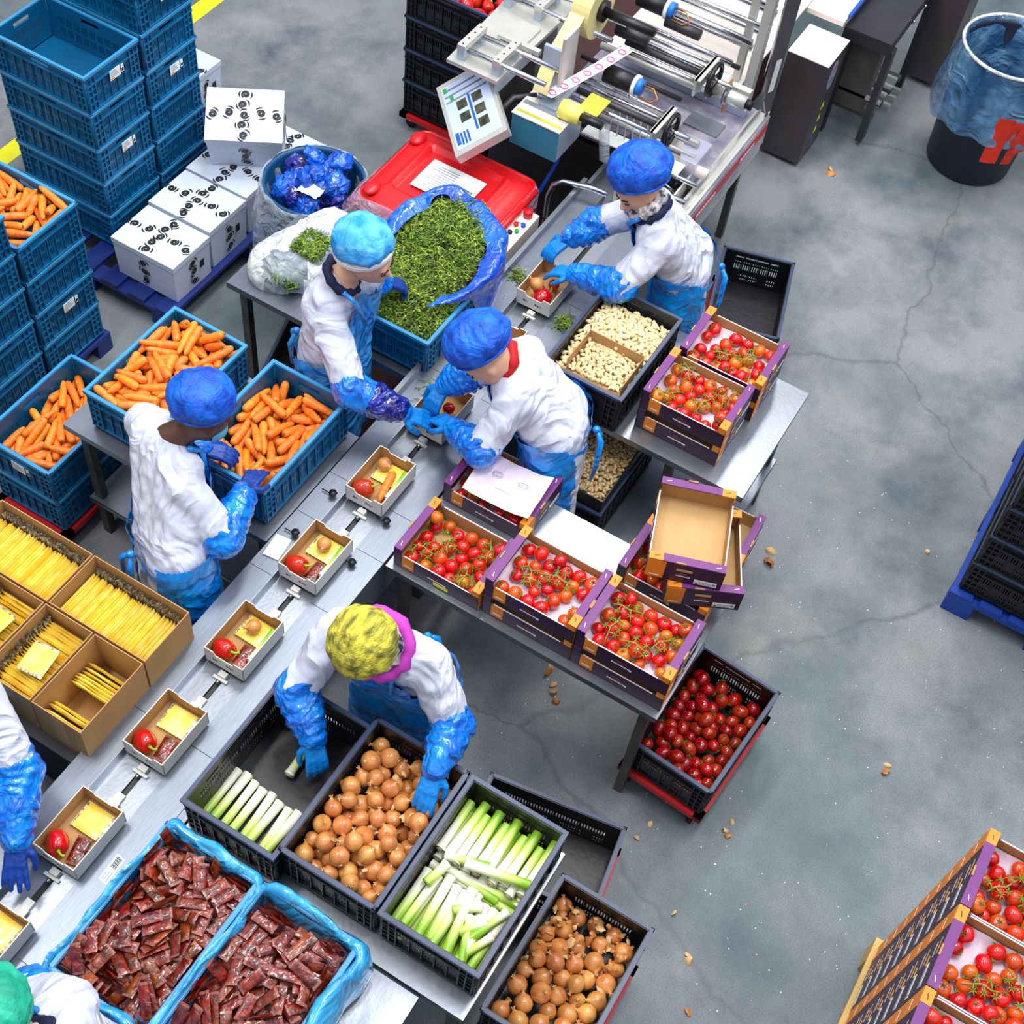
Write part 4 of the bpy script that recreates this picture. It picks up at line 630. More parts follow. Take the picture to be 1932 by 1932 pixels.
def tomato_proto(r, kind='tomato'):
    m = MB(); el = 1.22 if kind == 'plum_tomato' else 0.9; n = 14
    pr = []
    for i in range(10):
        t = PI * i / 9; z = -math.cos(t) * r * el; q = math.sin(t) * r
        if kind == 'tomato' and t > 2.5: z -= (t - 2.5) * 0.25 * r
        pr.append((max(q, 0.0012), z))
    m.lathe(pr, kind, n, fn=(lambda w, z: 1 + 0.025 * math.cos(5 * w) * (1 if kind == 'tomato' else 0.3)))
    c = MB(); leaf_star(c, 6, r * 0.16, r * 0.62, pr[-1][1] + 0.001, 'calyx', 0.12 if kind == 'tomato' else 0.3, 0.006)
    c.tube([(0, 0, pr[-1][1]), (0.002, 0.001, pr[-1][1] + 0.006), (0.005, 0.002, pr[-1][1] + 0.011)], [0.0022, 0.0018, 0.0022], 'calyx', 6)
    return make_thing(kind, 'x', 'tomato', 'x', [(kind, m), ('calyx', c)])
def onion_proto(r):
    m = MB(); pr = [(0.006, -r * 0.93), (r * 0.45, -r * 0.86), (r * 0.82, -r * 0.55), (r, -0.05 * r), (r * 0.93, r * 0.38), (r * 0.66, r * 0.74), (r * 0.32, r * 0.95), (0.0065, r * 1.12), (0.004, r * 1.32)]
    m.lathe(pr, 'onion', 16); t = MB()
    for k in range(5):
        a = k * 1.3; t.tube([(0.003 * math.cos(a), 0.003 * math.sin(a), r * 1.25), (0.008 * math.cos(a), 0.008 * math.sin(a), r * 1.42)], [0.003, 0.001], 'onion_dry', 5)
    t.lathe([(0.0055, -r * 0.99), (0.007, -r * 0.92)], 'onion_dry', 8)
    return make_thing('onion', 'x', 'onion', 'x', [('onion', m), ('dry_top', t)])
def pepper_proto(r, name='red_pepper'):
    m = MB(); pr = []
    for i in range(11):
        t = i / 10; q = r * (0.25 + 0.75 * math.sin(PI * min(1, 0.16 + t * 0.74)) ** 0.6); z = -1.1 * r + 2.05 * r * t
        pr.append((q * (0.5 if i in (0,) else 1), z))
    pr += [(r * 0.45, r * 0.98), (0.004, r * 0.80)]
    m.lathe(pr, 'pepper', 24, fn=lambda w, z: 1 + 0.11 * abs(math.cos(1.5 * w)) - 0.06)
    s = MB().tube([(0, 0, r * 0.8), (0.002, 0, r * 1.1), (0.008, 0, r * 1.4), (0.018, 0.004, r * 1.6)], [0.009, 0.005, 0.0042, 0.006], 'pepper_stem', 8)
    return make_thing(name, 'x', 'pepper', 'x', [(name, m), ('stem', s)])
def sachet_mesh(s, w=0.038, name='sauce_sachet', body='sachet', clear='sachet_clear', L0=0.1, th=0.0065):
    L = L0 * s; m = MB(); rnd = random.Random(int(s * 100))
    def f(u, v, sg):
        x = (u - 0.5) * L; y = (v - 0.5) * w; e = min(1, max(0, 1 - (2 * u - 1) ** 6)) * min(1, max(0, 1 - (2 * v - 1) ** 4))
        return (x, y, sg * th * e * (0.75 + 0.5 * fbm((x * 9 + s, y * 9, sg), 6)) + sg * 0.0004 + 0.003 * fbm((x, s, 0), 18))
    mf = lambda c: clear if abs(c.x) > L * 0.42 else body
    for sg in (1, -1): grid_mesh(m, lambda u, v: f(u, v if sg > 0 else 1 - v, sg), 13, 6, body, matfn=mf)
    return m
def scatter(key, protos, origin, rz, label, group, up=None, skip=None):
    M = RZ(rz, origin); out = []
    for i, (p, e, k) in enumerate(poses(key)):
        if skip and skip(p): continue
        o = dup(protos[k], (0, 0, 0), None, label, group)
        R = e.to_matrix().to_4x4()
        if up: rr = random.Random(i * 7 + 1); R = Euler((rr.gauss(0, up), rr.gauss(0, up), rr.uniform(0, 6.28))).to_matrix().to_4x4()
        o.matrix_world = M @ Matrix.Translation(p) @ R
        out.append(o)
    return out
class Stash:   # prototypes live far below the floor only until they are copied, then are removed
    L = []
    def __call__(s, o): s.L.append(o); return o
    def clear(s):
        for o in s.L:
            for c in list(o.children): bpy.data.objects.remove(c)
            bpy.data.objects.remove(o)
        s.L = []
ST = Stash()
CARR = [ST(carrot_proto(s, i)) for i, s in enumerate((0.85, 1, 1.12))]
scatter('carrots_front', CARR, (2.80, 2.40, 0.835), 0, 'orange carrot in the blue crate the dark-capped worker reaches into', 'carrots in the crate in front of the worker')
scatter('carrots_heaped', CARR, (2.80, 2.935, 0.895), 0, 'orange carrot in the heaped blue crate behind the worker', 'carrots in the heaped crate')
scatter('carrots_low', CARR, (2.61, 3.46, 0.42), 0, 'orange carrot in the low blue crate above the red dolly', 'carrots in the low crate on the dolly')
scatter('carrots_tower', CARR, (3.185, 4.24, 0.87), 0, 'orange carrot in the topmost crate of the left tower', 'carrots in the left tower crate')
ONI = [ST(onion_proto(r)) for r in (0.031, 0.034, 0.037, 0.040)]
scatter('onions_full', ONI[:3], (1.63, 1.063, 0.84), 0, 'brown onion in the full black crate between the leeks', 'onions in the full crate', up=0.9)
scatter('onions_low', ONI[1:], (1.68, 0.245, 0.39), 0, 'brown onion among husks in the low black crate at the bottom', 'onions among husks', up=0.8)
PLU = [ST(tomato_proto(r, 'plum_tomato')) for r in (0.027, 0.029, 0.031)]
scatter('plum_tomatoes', PLU, (2.985, 0.285, 0.20), -0.08, 'dark red plum tomato loose in the black floor crate', 'plum tomatoes in the floor crate')
PEP = [ST(pepper_proto(r)) for r in (0.036, 0.040)]
scatter('peppers', PEP, (6.0, 3.41, 0.82), 0, 'red pepper in the top crate behind the wrapping machine', 'red peppers in the top crate')
TOM = [ST(tomato_proto(r)) for r in (0.028, 0.031, 0.033)]

# ---- purple tomato cartons, 0.31 x 0.41 m (ends with ledges at -y and +y)
def carton_meshes():
    a, b, h, t = 0.152, 0.204, 0.123, 0.004; B = MB(); I = MB(); LG = {-1: MB(), 1: MB()}; PR = {-1: MB(), 1: MB()}
    I.box(-a + t, a - t, -b + t, b - t, 0.001, 0.005, 'kraft_light')
    for s in (-1, 1):   # long low sides at -x / +x, inner kraft skin
        Lg, P = LG[s], PR[s]
        x0, x1 = (-a, -a + t) if s < 0 else (a - t, a)
        B.box(x0, x1, -b, b, 0, 0.088, 'purple_dark')
        I.box(*((x1, x1 + 0.0015) if s < 0 else (x0 - 0.0015, x0)), -b + t, b - t, 0.005, 0.087, 'kraft')
        I.box(x0 - 0.0004, x1 + 0.0004, -b + 0.05, b - 0.05, 0.088, 0.0895, 'paper_liner')
        y0, y1 = (-b, -b + t) if s < 0 else (b - t, b)
        B.box(-a, a, y0, y1, 0, h - 0.006, 'purple_dark')
        I.box(-a + t, a - t, *((y1, y1 + 0.0015) if s < 0 else (y0 - 0.0015, y0)), 0.005, h - 0.007, 'kraft')
        yy = (-b, -b + 0.036) if s < 0 else (b - 0.036, b)
        Lg.box(-a, a - 0.055 if s > 0 else a, *yy, h - 0.006, h, 'purple') if s > 0 else Lg.box(-a + 0.055, a, *yy, h - 0.006, h, 'purple')
        ox = (a - 0.055, a) if s > 0 else (-a, -a + 0.055)
        Lg.box(*ox, *yy, h - 0.006, h, 'orange_card')
        for sx in (-1, 1):  # corner gussets rise to the ledge
            xx = (-a, -a + t) if sx < 0 else (a - t, a); g = (-b, -b + 0.036) if s < 0 else (b - 0.036, b)
            B.box(*xx, *g, 0.088, h - 0.006, 'orange_card' if sx * s > 0 else 'purple_dark')
            P.add([(sx * (a - 0.03) - 0.010, s * (b - 0.018) - 0.004, h + 0.0006), (sx * (a - 0.03) + 0.010, s * (b - 0.018) + 0.002, h + 0.0006), (sx * (a - 0.03) + 0.010, s * (b - 0.018) + 0.005, h + 0.0006), (sx * (a - 0.03) - 0.010, s * (b - 0.018) - 0.001, h + 0.0006)], [(0, 1, 2, 3)], 'staple' if sx * s > 0 else 'sticker')
        Lg.box(-0.045, -0.005, s * b - 0.003, s * b + 0.003, h - 0.001, h + 0.006, 'kraft')   # stacking tabs
    # printing on the two long sides and handle + label on the two ends
    for s in (-1, 1):
        P = PR[s]
        M = frame((s * (a + 0.0007), s * -b, 0), (0, s, 0), (0, 0, 1)) if s > 0 else frame((-a - 0.0007, b, 0), (0, -1, 0), (0, 0, 1))
        P.box(0.042, 0.098, -0.0005, 0.0005, 0.012, 0.087, 'orange_card', M)
        P.box(0.052, 0.088, -0.0012, 0, 0.028, 0.032, 'white_ink', M)
        for k in range(7): P.box(0.053 + 0.0052 * k, 0.0565 + 0.0052 * k, -0.0012, 0, 0.032, 0.0345, 'white_ink', M)
        ribbon2d(P, [(0.205 + 0.022 * math.cos(w * PI / 8), 0.058 + 0.008 * math.sin(w * PI / 8)) for w in range(17)], 0.0016, 'brown_ink', M @ Matrix.Rotation(PI / 2, 4, 'X'), 0.001)
        for k in range(5): P.box(0.19 + 0.007 * k, 0.194 + 0.007 * k, -0.0012, 0, 0.052, 0.064, 'brown_ink', M)
        for k in range(12): P.box(0.165 + 0.0068 * k, 0.170 + 0.0068 * k, -0.0012, 0, 0.034, 0.040, 'white_ink', M)
        P.box(0.24, 0.252, -0.0012, 0, 0.030, 0.040, 'white_ink', M)
        M = frame((-a, -b - 0.0007, 0), (1, 0, 0), (0, 0, 1)) if s < 0 else frame((a, b + 0.0007, 0), (-1, 0, 0), (0, 0, 1))
        P.box(0.0, 0.072, -0.0005, 0.0005, 0.004, 0.115, 'orange_card', M)
        P.box(0.016, 0.058, -0.0012, 0, 0.016, 0.021, 'white_ink', M)
        P.box(0.115, 0.180, -0.001, 0.0, 0.074, 0.088, 'kraft_light', M)
        P.box(0.128, 0.164, -0.001, 0.0, 0.052, 0.062, 'brown_ink', M)
        for k in range(10): P.box(0.118 + 0.006 * k, 0.1225 + 0.006 * k, -0.001, 0, 0.040, 0.045, 'white_ink', M)
        P.box(0.195, 0.285, -0.001, 0.0, 0.012, 0.040, 'sticker', M); P.box(0.201, 0.212, -0.0016, 0, 0.016, 0.022, 'black_ink', M)
        for k in range(3): P.box(0.216, 0.262, -0.0016, 0, 0.017 + 0.007 * k, 0.019 + 0.007 * k, 'grey_ink', M)
        P.box(0.268, 0.280, -0.0016, 0, 0.02, 0.034, 'grey_ink', M)
    return [(n, q.mesh('carton_' + n)) for n, q in (('side_wall', B), ('inner_wall', I), ('ledge', LG[-1]), ('ledge', LG[1]), ('print', PR[-1]), ('print', PR[1]))]
CTN = carton_meshes()
def carton(x, y, z, rz, label, group=None):
    t = thing('tomato_carton', label, 'carton', (x, y, z), rz, group)
    for n, me in CTN:
        o = bpy.data.objects.new(n, me); COL.objects.link(o); o.parent = t
    return t
def liner(x, y, z, rz, label, seed, w=0.285, d=0.37, lift=0.03):
    m = MB()
    def f(u, v):
        xx = (u - 0.5) * w; yy = (v - 0.5) * d; e = max(abs(2 * u - 1), abs(2 * v - 1)) ** 8
        return (xx, yy, 0.012 + lift * e + 0.010 * fbm((xx + seed, yy, 0), 14) + 0.004 * fbm((xx, yy + seed, 2), 40))
    grid_mesh(m, f, 22, 28, 'paper_liner'); o = m.build('paper_liner', None, (x, y, z), rz); tag(o, label, 'paper'); return o
VR = random.Random(5)
def vine(x, y, z, rz, label, group, s=1.0):
    m = MB(); pts = [(-0.05 * s, 0, 0.004), (-0.02 * s, 0.006, 0.010), (0.015 * s, -0.004, 0.012), (0.05 * s, 0.006, 0.006), (0.075 * s, 0.012, 0.0)]
    m.tube(pts, [0.0028, 0.0026, 0.0026, 0.0024, 0.002], 'vine_green', 6)
    for k, (t, sd) in enumerate(((-0.035, 1), (-0.02, -1), (0.005, 1), (0.02, -1), (0.042, 1))):
        ex, ey = t * s + VR.uniform(-0.01, 0.01), sd * VR.uniform(0.018, 0.03) * s
        m.tube([(t * s, 0.002, 0.010), ((t * s + ex) / 2, ey * 0.6, 0.014), (ex, ey, 0.004)], [0.0022, 0.002, 0.0026], 'vine_green', 5)
        for j in range(6):
            a = j * PI / 3 + k; m.tube([(ex, ey, 0.004), (ex + 0.010 * math.cos(a), ey + 0.010 * math.sin(a), 0.007), (ex + 0.019 * math.cos(a), ey + 0.019 * math.sin(a), 0.002)], [0.0018, 0.0016, 0.0005], 'vine_green', 4)
    o = m.build('tomato_vine', None, (x, y, z), rz); tag(o, label, 'vine', group); return o
def full_carton(x, y, z, rz, key, place, flip=0, line=True, nv=4, few=None):
    carton(x, y, z, rz, 'purple and orange carton of vine tomatoes, ' + place)
    if line: liner(x, y, z, rz, 'white tissue paper lining the tomato carton ' + place, x * 7 + y)
    g = 'vine tomatoes in the carton ' + place
    T = scatter(key, TOM, (x, y, z + 0.012), rz + flip * PI, 'red vine tomato in the carton ' + place, g, up=0.75, skip=few)
    tops = sorted(((o.matrix_world.translation.copy()) for o in T), key=lambda p: -p.z)
    rr = random.Random(x * 31 + y * 17); used = []
    for p in tops:
        if len(used) >= nv: break
        if all((p - q).length > 0.09 for q in used) and abs((p - Vector((x, y, 0))).x) < 0.10 and abs((p - Vector((x, y, 0))).y) < 0.14:
            used.append(p); vine(p.x, p.y, p.z + 0.026, rr.uniform(0, 6.28), 'green vine stem on the carton ' + place, 'vine stems in the carton ' + place)
full_carton(3.19, 1.475, 0.822, 0, 'tomatoes_one', 'under the loose paper sheet', nv=3)
full_carton(2.80, 1.465, 0.822, 0, 'tomatoes_two', 'with a yellow sticker', line=False, nv=4)
carton(2.81, 1.045, 0.822, 0, 'lower purple carton of the front middle stack')
full_carton(2.81, 1.045, 0.946, 0, 'tomatoes_three', 'on the front middle stack', nv=5)
carton(2.81, 0.632, 0.822, 0, 'lower purple carton at the front right corner of the table')
full_carton(2.81, 0.632, 0.946, 0, 'tomatoes_four', 'on the right front table corner', 1, nv=4)
full_carton(3.245, 0.665, 0.822, 0, 'tomatoes_one', 'beneath the empty cartons', 1, line=False, nv=2)
carton(3.278, 0.588, 0.950, math.radians(-63), 'empty purple carton under the tilted empty one')
carton(3.262, 0.662, 1.076, math.radians(-70.3), 'empty purple carton with kraft inside, topmost of its pile')
for k in range(2): carton(3.785, 0.69, 0.332 + 0.125 * k, 0.05, 'purple carton on the lower shelf at the table leg, %s' % ['lower', 'upper'][k])
full_carton(4.02, 0.985, 0.957, 0, 'tomatoes_two', 'nearest the garlic crate', 1, nv=4)
carton(4.02, 0.985, 0.832, 0, 'lower purple carton nearest the garlic crate')
full_carton(4.345, 0.965, 0.957, 0, 'tomatoes_three', 'before the empty floor crate', 1, nv=4)
carton(4.345, 0.965, 0.832, 0, 'lower purple carton in front of the empty floor crate')
pallet('pallet', 'pale wooden pallet under the tall tomato carton stack', 1.60, 2.62, -1.20, -0.74, 0.14, 'wood')
NL = ['bottom', 'second', 'third', 'fourth', 'fifth', 'sixth', 'seventh', 'eighth', 'ninth', 'top']
for i in range(3):
    x = 2.43 - 0.308 * i; w = ['farthest', 'middle', 'nearest'][i]
    for k in range(10): 
        if k < 9: carton(x, -0.965, 0.142 + 0.1245 * k, 0, 'purple carton, %s layer of the %s column on the wooden pallet' % (NL[k], w), 'cartons of the tall stack')
    full_carton(x, -0.965, 0.142 + 0.1245 * 9, 0, ['tomatoes_four', 'tomatoes_three', 'tomatoes_two'][i], 'topmost in the %s column of the tall stack' % w, i % 2, nv=5)
b = MB().box(-0.0012, 0, -0.035, 0.035, 0.0, 0.02, 'yellow_sticker').build('sticker', None, (2.647, 1.44, 0.83)); tag(b, 'small yellow sticker on the front of the left tomato carton', 'sticker')
# paper sheet with a fruit face lying over the back left carton
m = MB()
def f(u, v):
    x = (u - 0.5) * 0.24; y = (v - 0.5) * 0.31; return (x, y, 0.012 * fbm((x, y, 0), 9) + 0.004 * fbm((x, y, 3), 30) + 0.02 * (2 * v - 1) ** 2)
grid_mesh(m, f, 20, 26, 'paper_liner')
for sx in (-1, 1):
    ribbon2d(m, [(0.02 + 0.012 * math.sin(w * PI / 6), sx * 0.06 + 0.022 * math.cos(w * PI / 6)) for w in range(13)], 0.0016, 'grey_ink', Matrix.Translation((0, 0, 0.016)), 0.001)
ribbon2d(m, [(-0.05, -0.04 + 0.01 * w) for w in range(9)], 0.0012, 'grey_ink', Matrix.Translation((0, 0, 0.016)), 0.001)
o = m.build('wrapping_paper', None, (3.16, 1.44, 0.965), 0.06); tag(o, 'sheet of pinkish printed paper lying over tomatoes beside the worker', 'paper')

# ---- garlic
def clove(s, mname):
    m = MB(); pr = [(0.003, -s), (s * 0.6, -s * 0.7), (s * 0.72, -s * 0.1), (s * 0.5, s * 0.5), (0.002, s * 1.1)]
    m.lathe(pr, mname, 8, fn=lambda w, z: 1 - 0.25 * max(0, math.cos(w))); o = m.build('garlic_clove'); return ST(o)
CL = {n: [clove(s, n) for s in (0.0125, 0.0145, 0.0165)] for n in ('garlic', 'garlic_brown')}
def clove_field(x0, x1, y0, y1, zf, mname, label, group, n_top, seed, avoid=None):
    rr = random.Random(seed); st = 0.0205; pts = []
    i = 0; x = x0
    while x < x1:
        y = y0 + (st / 2 if i % 2 else 0)
        while y < y1:
            px_, py_ = x + rr.uniform(-0.005, 0.005), y + rr.uniform(-0.005, 0.005)
            if not (avoid and avoid(px_, py_)): pts.append((px_, py_))
            y += st
        x += st * 0.87; i += 1
    rr.shuffle(pts); me_stuff = MB(); protos = CL[mname]
    for k, (a, b) in enumerate(pts):
        R = Euler((rr.uniform(0.7, 2.4), rr.uniform(-0.5, 0.5), rr.uniform(0, 6.28))); z = zf(a, b) + rr.uniform(-0.004, 0.006)
        if k < n_top:
            o = dup(rr.choice(protos), (a, b, z), tuple(R), label, group); o['category'] = 'garlic clove'
        else:
            s = rr.choice((0.0125, 0.0145, 0.0165))
            me_stuff.lathe([(0.003, -s), (s * 0.6, -s * 0.7), (s * 0.72, -s * 0.1), (s * 0.5, s * 0.5), (0.002, s * 1.1)], mname, 7, Matrix.Translation((a, b, z)) @ R.to_matrix().to_4x4())
    return me_stuff
def tray_zone(x, y): return 3.83 < x < 4.05 and 1.27 < y < 1.555
zf = lambda x, y: 0.985 + 0.055 * math.exp(-((x - 4.1) ** 2 + (y - 1.44) ** 2) / 0.03) - 0.03 * max(0, (3.86 - x) / 0.1)
ms = clove_field(3.80, 4.33, 1.265, 1.61, zf, 'garlic', 'peeled garlic clove heaped in the black crate on the bright table', 'peeled garlic cloves in the crate', 135, 3, tray_zone)
def mound(mb, x0, x1, y0, y1, zf, m, drop=0.013, zb=0.86):
    grid_mesh(mb, lambda u, v: (x0 + (x1 - x0) * u, y0 + (y1 - y0) * v, zf(x0 + (x1 - x0) * u, y0 + (y1 - y0) * v) - drop if 0 < u < 1 and 0 < v < 1 else zb), 18, 14, m)
mound(ms, 3.79, 4.33, 1.258, 1.612, zf, 'garlic')
o = ms.build('garlic_heap'); tag(o, 'rest of the heap of peeled garlic in the crate on the bright table', 'garlic', kind='stuff')
zf2 = lambda x, y: 0.615 + 0.02 * fbm((x, y, 0), 6)
ms = clove_field(3.56, 3.98, 1.16, 1.50, zf2, 'garlic_brown', 'unpeeled garlic clove in the dark carton on the lower shelf', 'garlic in the dark carton below', 90, 5)
mound(ms, 3.55, 4.02, 1.15, 1.51, zf2, 'garlic_brown', zb=0.5)
o = ms.build('garlic_heap'); tag(o, 'rest of the unpeeled garlic in the dark carton below the table edge', 'garlic', kind='stuff')
m = MB()
for s in ((3.54, 3.545, 1.145, 1.515), (4.03, 4.035, 1.145, 1.515), (3.54, 4.035, 1.14, 1.145), (3.54, 4.035, 1.515, 1.52)): m.box(*s, 0.342, 0.645, 'black_plastic')
m.box(3.54, 4.035, 1.14, 1.52, 0.340, 0.344, 'black_plastic')
o = m.build('dark_carton'); tag(o, 'dark carton of unpeeled garlic standing inside the lower black crate', 'carton')
# kraft tray of garlic inside the top crate
m = MB(); a, b = 0.105, 0.138
m.box(-a, a, -b, b, 0, 0.003, 'kraft').box(a - 0.003, a, -b, b, 0.003, 0.075, 'kraft').box(-a, a, b - 0.003, b, 0.003, 0.075, 'kraft').box(-a, a, -b, -b + 0.003, 0.003, 0.06, 'kraft')
m.add([(-a, -b, 0.0), (-a, b, 0), (-a - 0.055, b - 0.01, 0.05), (-a - 0.055, -b + 0.01, 0.05)], [(0, 1, 2, 3)], 'alu')
m.add([(-a, -b, -0.003), (-a, b, -0.003), (-a - 0.055, b - 0.01, 0.047), (-a - 0.055, -b + 0.01, 0.047)], [(3, 2, 1, 0)], 'alu')
o = m.build('kraft_tray', None, (3.94, 1.412, 1.0)); tag(o, 'kraft cardboard tray of garlic bits set into the garlic crate', 'tray')
ms = clove_field(3.85, 4.03, 1.29, 1.54, lambda x, y: 1.017, 'garlic', 'garlic clove inside the kraft tray in the garlic crate', 'garlic in the kraft tray', 70, 8)
o = ms.build('garlic_heap'); tag(o, 'other garlic bits inside the kraft tray', 'garlic', kind='stuff')

# ---- leeks
def leek_proto(L, r, kind):
    m = MB(); n = 10; seg = 12
    for i in range(seg):
        x0, x1 = L * i / seg, L * (i + 1) / seg; t = (i + 0.5) / seg
        g = t if kind == 'normal' else 0.25 + t * 0.6
        mm = 'leek_long' if kind == 'normal' else 'leek_short'
        q = lambda x: r * (0.92 + 0.12 * abs(2 * x / L - 1)) * (1.12 if x < 0.012 else 1)
        m.tube([(x0, 0, 0), (x1, 0, 0)], [q(x0), q(x1)], mm, n, caps=False)
    c = MB().tube([(L - 0.0005, 0, 0), (L + 0.001, 0, 0)], [r * 0.98, r * 0.95], 'leek_cut', n)
    for k in range(3): c.tube([(L + 0.0012, 0, 0), (L + 0.002, 0, 0)], [r * (0.75 - 0.25 * k)] * 2, 'leek_pale' if k % 2 == 0 else 'leek_green', 8)
    rt = MB().tube([(0.001, 0, 0), (-0.004, 0, 0)], [r * 0.95, r * 0.5], 'leek_root', 8)
    return ST(make_thing('leek', 'x', 'leek', 'x', [('leek', m), ('cut_end', c), ('root_end', rt)]))
LEEK = [leek_proto(0.21, 0.0165, 'normal'), leek_proto(0.235, 0.0185, 'normal'), leek_proto(0.16, 0.016, 'green'), leek_proto(0.10, 0.018, 'green')]
def leek(k, p, ang, tilt, label, group=None):
    o = dup(LEEK[k], p, (0, tilt, ang), label, group)
    if not group and 'group' in o: del o['group']
    return o
rr = random.Random(11)
for i in range(9):
    leek(i % 2, (1.560 - 0.003 * i + rr.uniform(-0.008, 0.008), 1.620 - 0.0405 * i, 0.850 + (0.004 if i % 3 == 1 else 0)), PI + rr.uniform(-0.08, 0.08), 0, 'leek lying in the row in the nearly empty black crate', 'leeks in the nearly empty crate')
leek(3, (1.640, 1.455, 0.856), 0.05, -0.06, 'short leek that the yellow-capped worker is putting down')
for i in range(10):   # far half, roots towards the camera
    leek(i % 2, (1.665 + rr.uniform(-0.012, 0.012), 0.820 - 0.0365 * i, 0.955), rr.uniform(-0.05, 0.05) - 0.02, 0, 'leek in the neat far row of the packed leek crate', 'leeks in the far row')
    leek(i % 2, (1.655 + rr.uniform(-0.012, 0.012), 0.815 - 0.036 * i, 0.918), rr.uniform(-0.05, 0.05), 0, 'leek of the layer under the neat far row', 'leeks under the far row')
for i in range(9):
    leek(i % 2, (1.590 + rr.uniform(-0.012, 0.012), 0.812 - 0.039 * i, 0.902), PI + rr.uniform(-0.06, 0.06), 0, 'leek of the layer under the near row', 'leeks under the near row')
for i in range(9):
    leek((i + 1) % 2, (1.600 + rr.uniform(-0.012, 0.012), 0.812 - 0.0385 * i, 0.935 + (0.006 if i == 5 else 0)), PI + rr.uniform(-0.10, 0.10), 0, 'leek in the near row of the packed leek crate, green end to the front', 'leeks in the near row')
for i, (x, y, z, a, k, l) in enumerate(((1.655, 0.79, 0.942, -1.25, 2, 'green-topped leek lying across, nearest the onion crate'), (1.66, 0.71, 0.975, -1.35, 1, 'long leek lying across the middle of the leek crate'),
        (1.63, 0.765, 0.955, 2.9, 3, 'short leek stub in the left middle of the leek crate'), (1.60, 0.64, 0.955, 3.3, 1, 'thick leek on top of the near row'), (1.57, 0.585, 0.945, 2.3, 3, 'stub with bright cut end, upper one right of the thick leek'),
        (1.53, 0.545, 0.948, 2.5, 3, 'stub with bright cut end, lower one right of the thick leek'), (1.52, 0.60, 0.945, 3.5, 2, 'leek stub resting over the near row of leeks'), (1.60, 0.50, 0.945, 2.75, 2, 'leek stub beside the right wall of the leek crate'),
        (1.50, 0.50, 0.94, 2.7, 2, 'ridged leek at the front right corner of its crate'), (1.46, 0.56, 0.94, 3.3, 3, 'leek stub at the front wall of its crate'))):
    leek(k, (x, y, z + 0.022), a, 0.0, l)
for i in range(5):
    leek(i % 2, (1.625 + 0.012 * (i % 2), 0.825 - 0.07 * i * 0.5, 0.905 + 0.014 * (i % 2)), -1.5 + rr.uniform(-0.12, 0.12), 0, 'leek lying crosswise between the two rows of the packed leek crate', 'leeks lying crosswise')
b = MB().box(1.36, 1.90, 0.48, 0.83, 0.832, 0.878, 'leek_pale'); o = b.build('leek_layer'); tag(o, 'deeper leeks filling the bottom of the packed leek crate', 'leek', kind='stuff')
# ---- onion husks
def husk(mb, c, s, rnd, m='onion_husk'):
    n = 5; R = Euler((rnd.uniform(-0.9, 0.9), rnd.uniform(-0.9, 0.9), rnd.uniform(0, 6.28))).to_matrix()
    w, l, cv = s * rnd.uniform(0.5, 0.9), s, rnd.uniform(0.3, 0.9); vs = []
    for i in range(n):
        for j in range(n):
            u, v = i / 2 - 1, j / 2 - 1; k = 1 - 0.35 * abs(u) * abs(v) + rnd.uniform(-0.15, 0.15)
            vs.append(tuple(Vector(c) + R @ Vector((u * l * k, v * w * k, -cv * s * (u * u * 0.5 + v * v * 0.5) + rnd.uniform(-0.1, 0.1) * s))))
    mb.add(vs, [(i * n + j, i * n + j + 1, (i + 1) * n + j + 1, (i + 1) * n + j) for i in range(n - 1) for j in range(n - 1)], m, True)
m = MB(); rr = random.Random(4)
for k in range(230):
    x, y = rr.uniform(1.43, 1.93), rr.uniform(0.085, 0.41)
    if x < 1.62 and y > 0.20 and rr.random() < 0.8: continue
    husk(m, (x, y, 0.40 + 0.07 * max(0, (x - 1.55)) / 0.35 + rr.uniform(-0.02, 0.035)), rr.uniform(0.010, 0.026), rr, rr.choice(('onion_husk', 'onion_husk', 'onion_dry')))
o = m.build('onion_husks'); tag(o, 'loose brown onion skins among the onions in the low crate', 'onion skins', kind='stuff')
m = MB()
for k in range(26): husk(m, (rr.uniform(1.45, 1.85), rr.uniform(0.95, 1.2), 0.99 + rr.uniform(-0.01, 0.02)), rr.uniform(0.008, 0.018), rr, 'onion_dry')
o = m.build('onion_husks'); tag(o, 'pale loose skins between the onions in the full black crate', 'onion skins', kind='stuff')

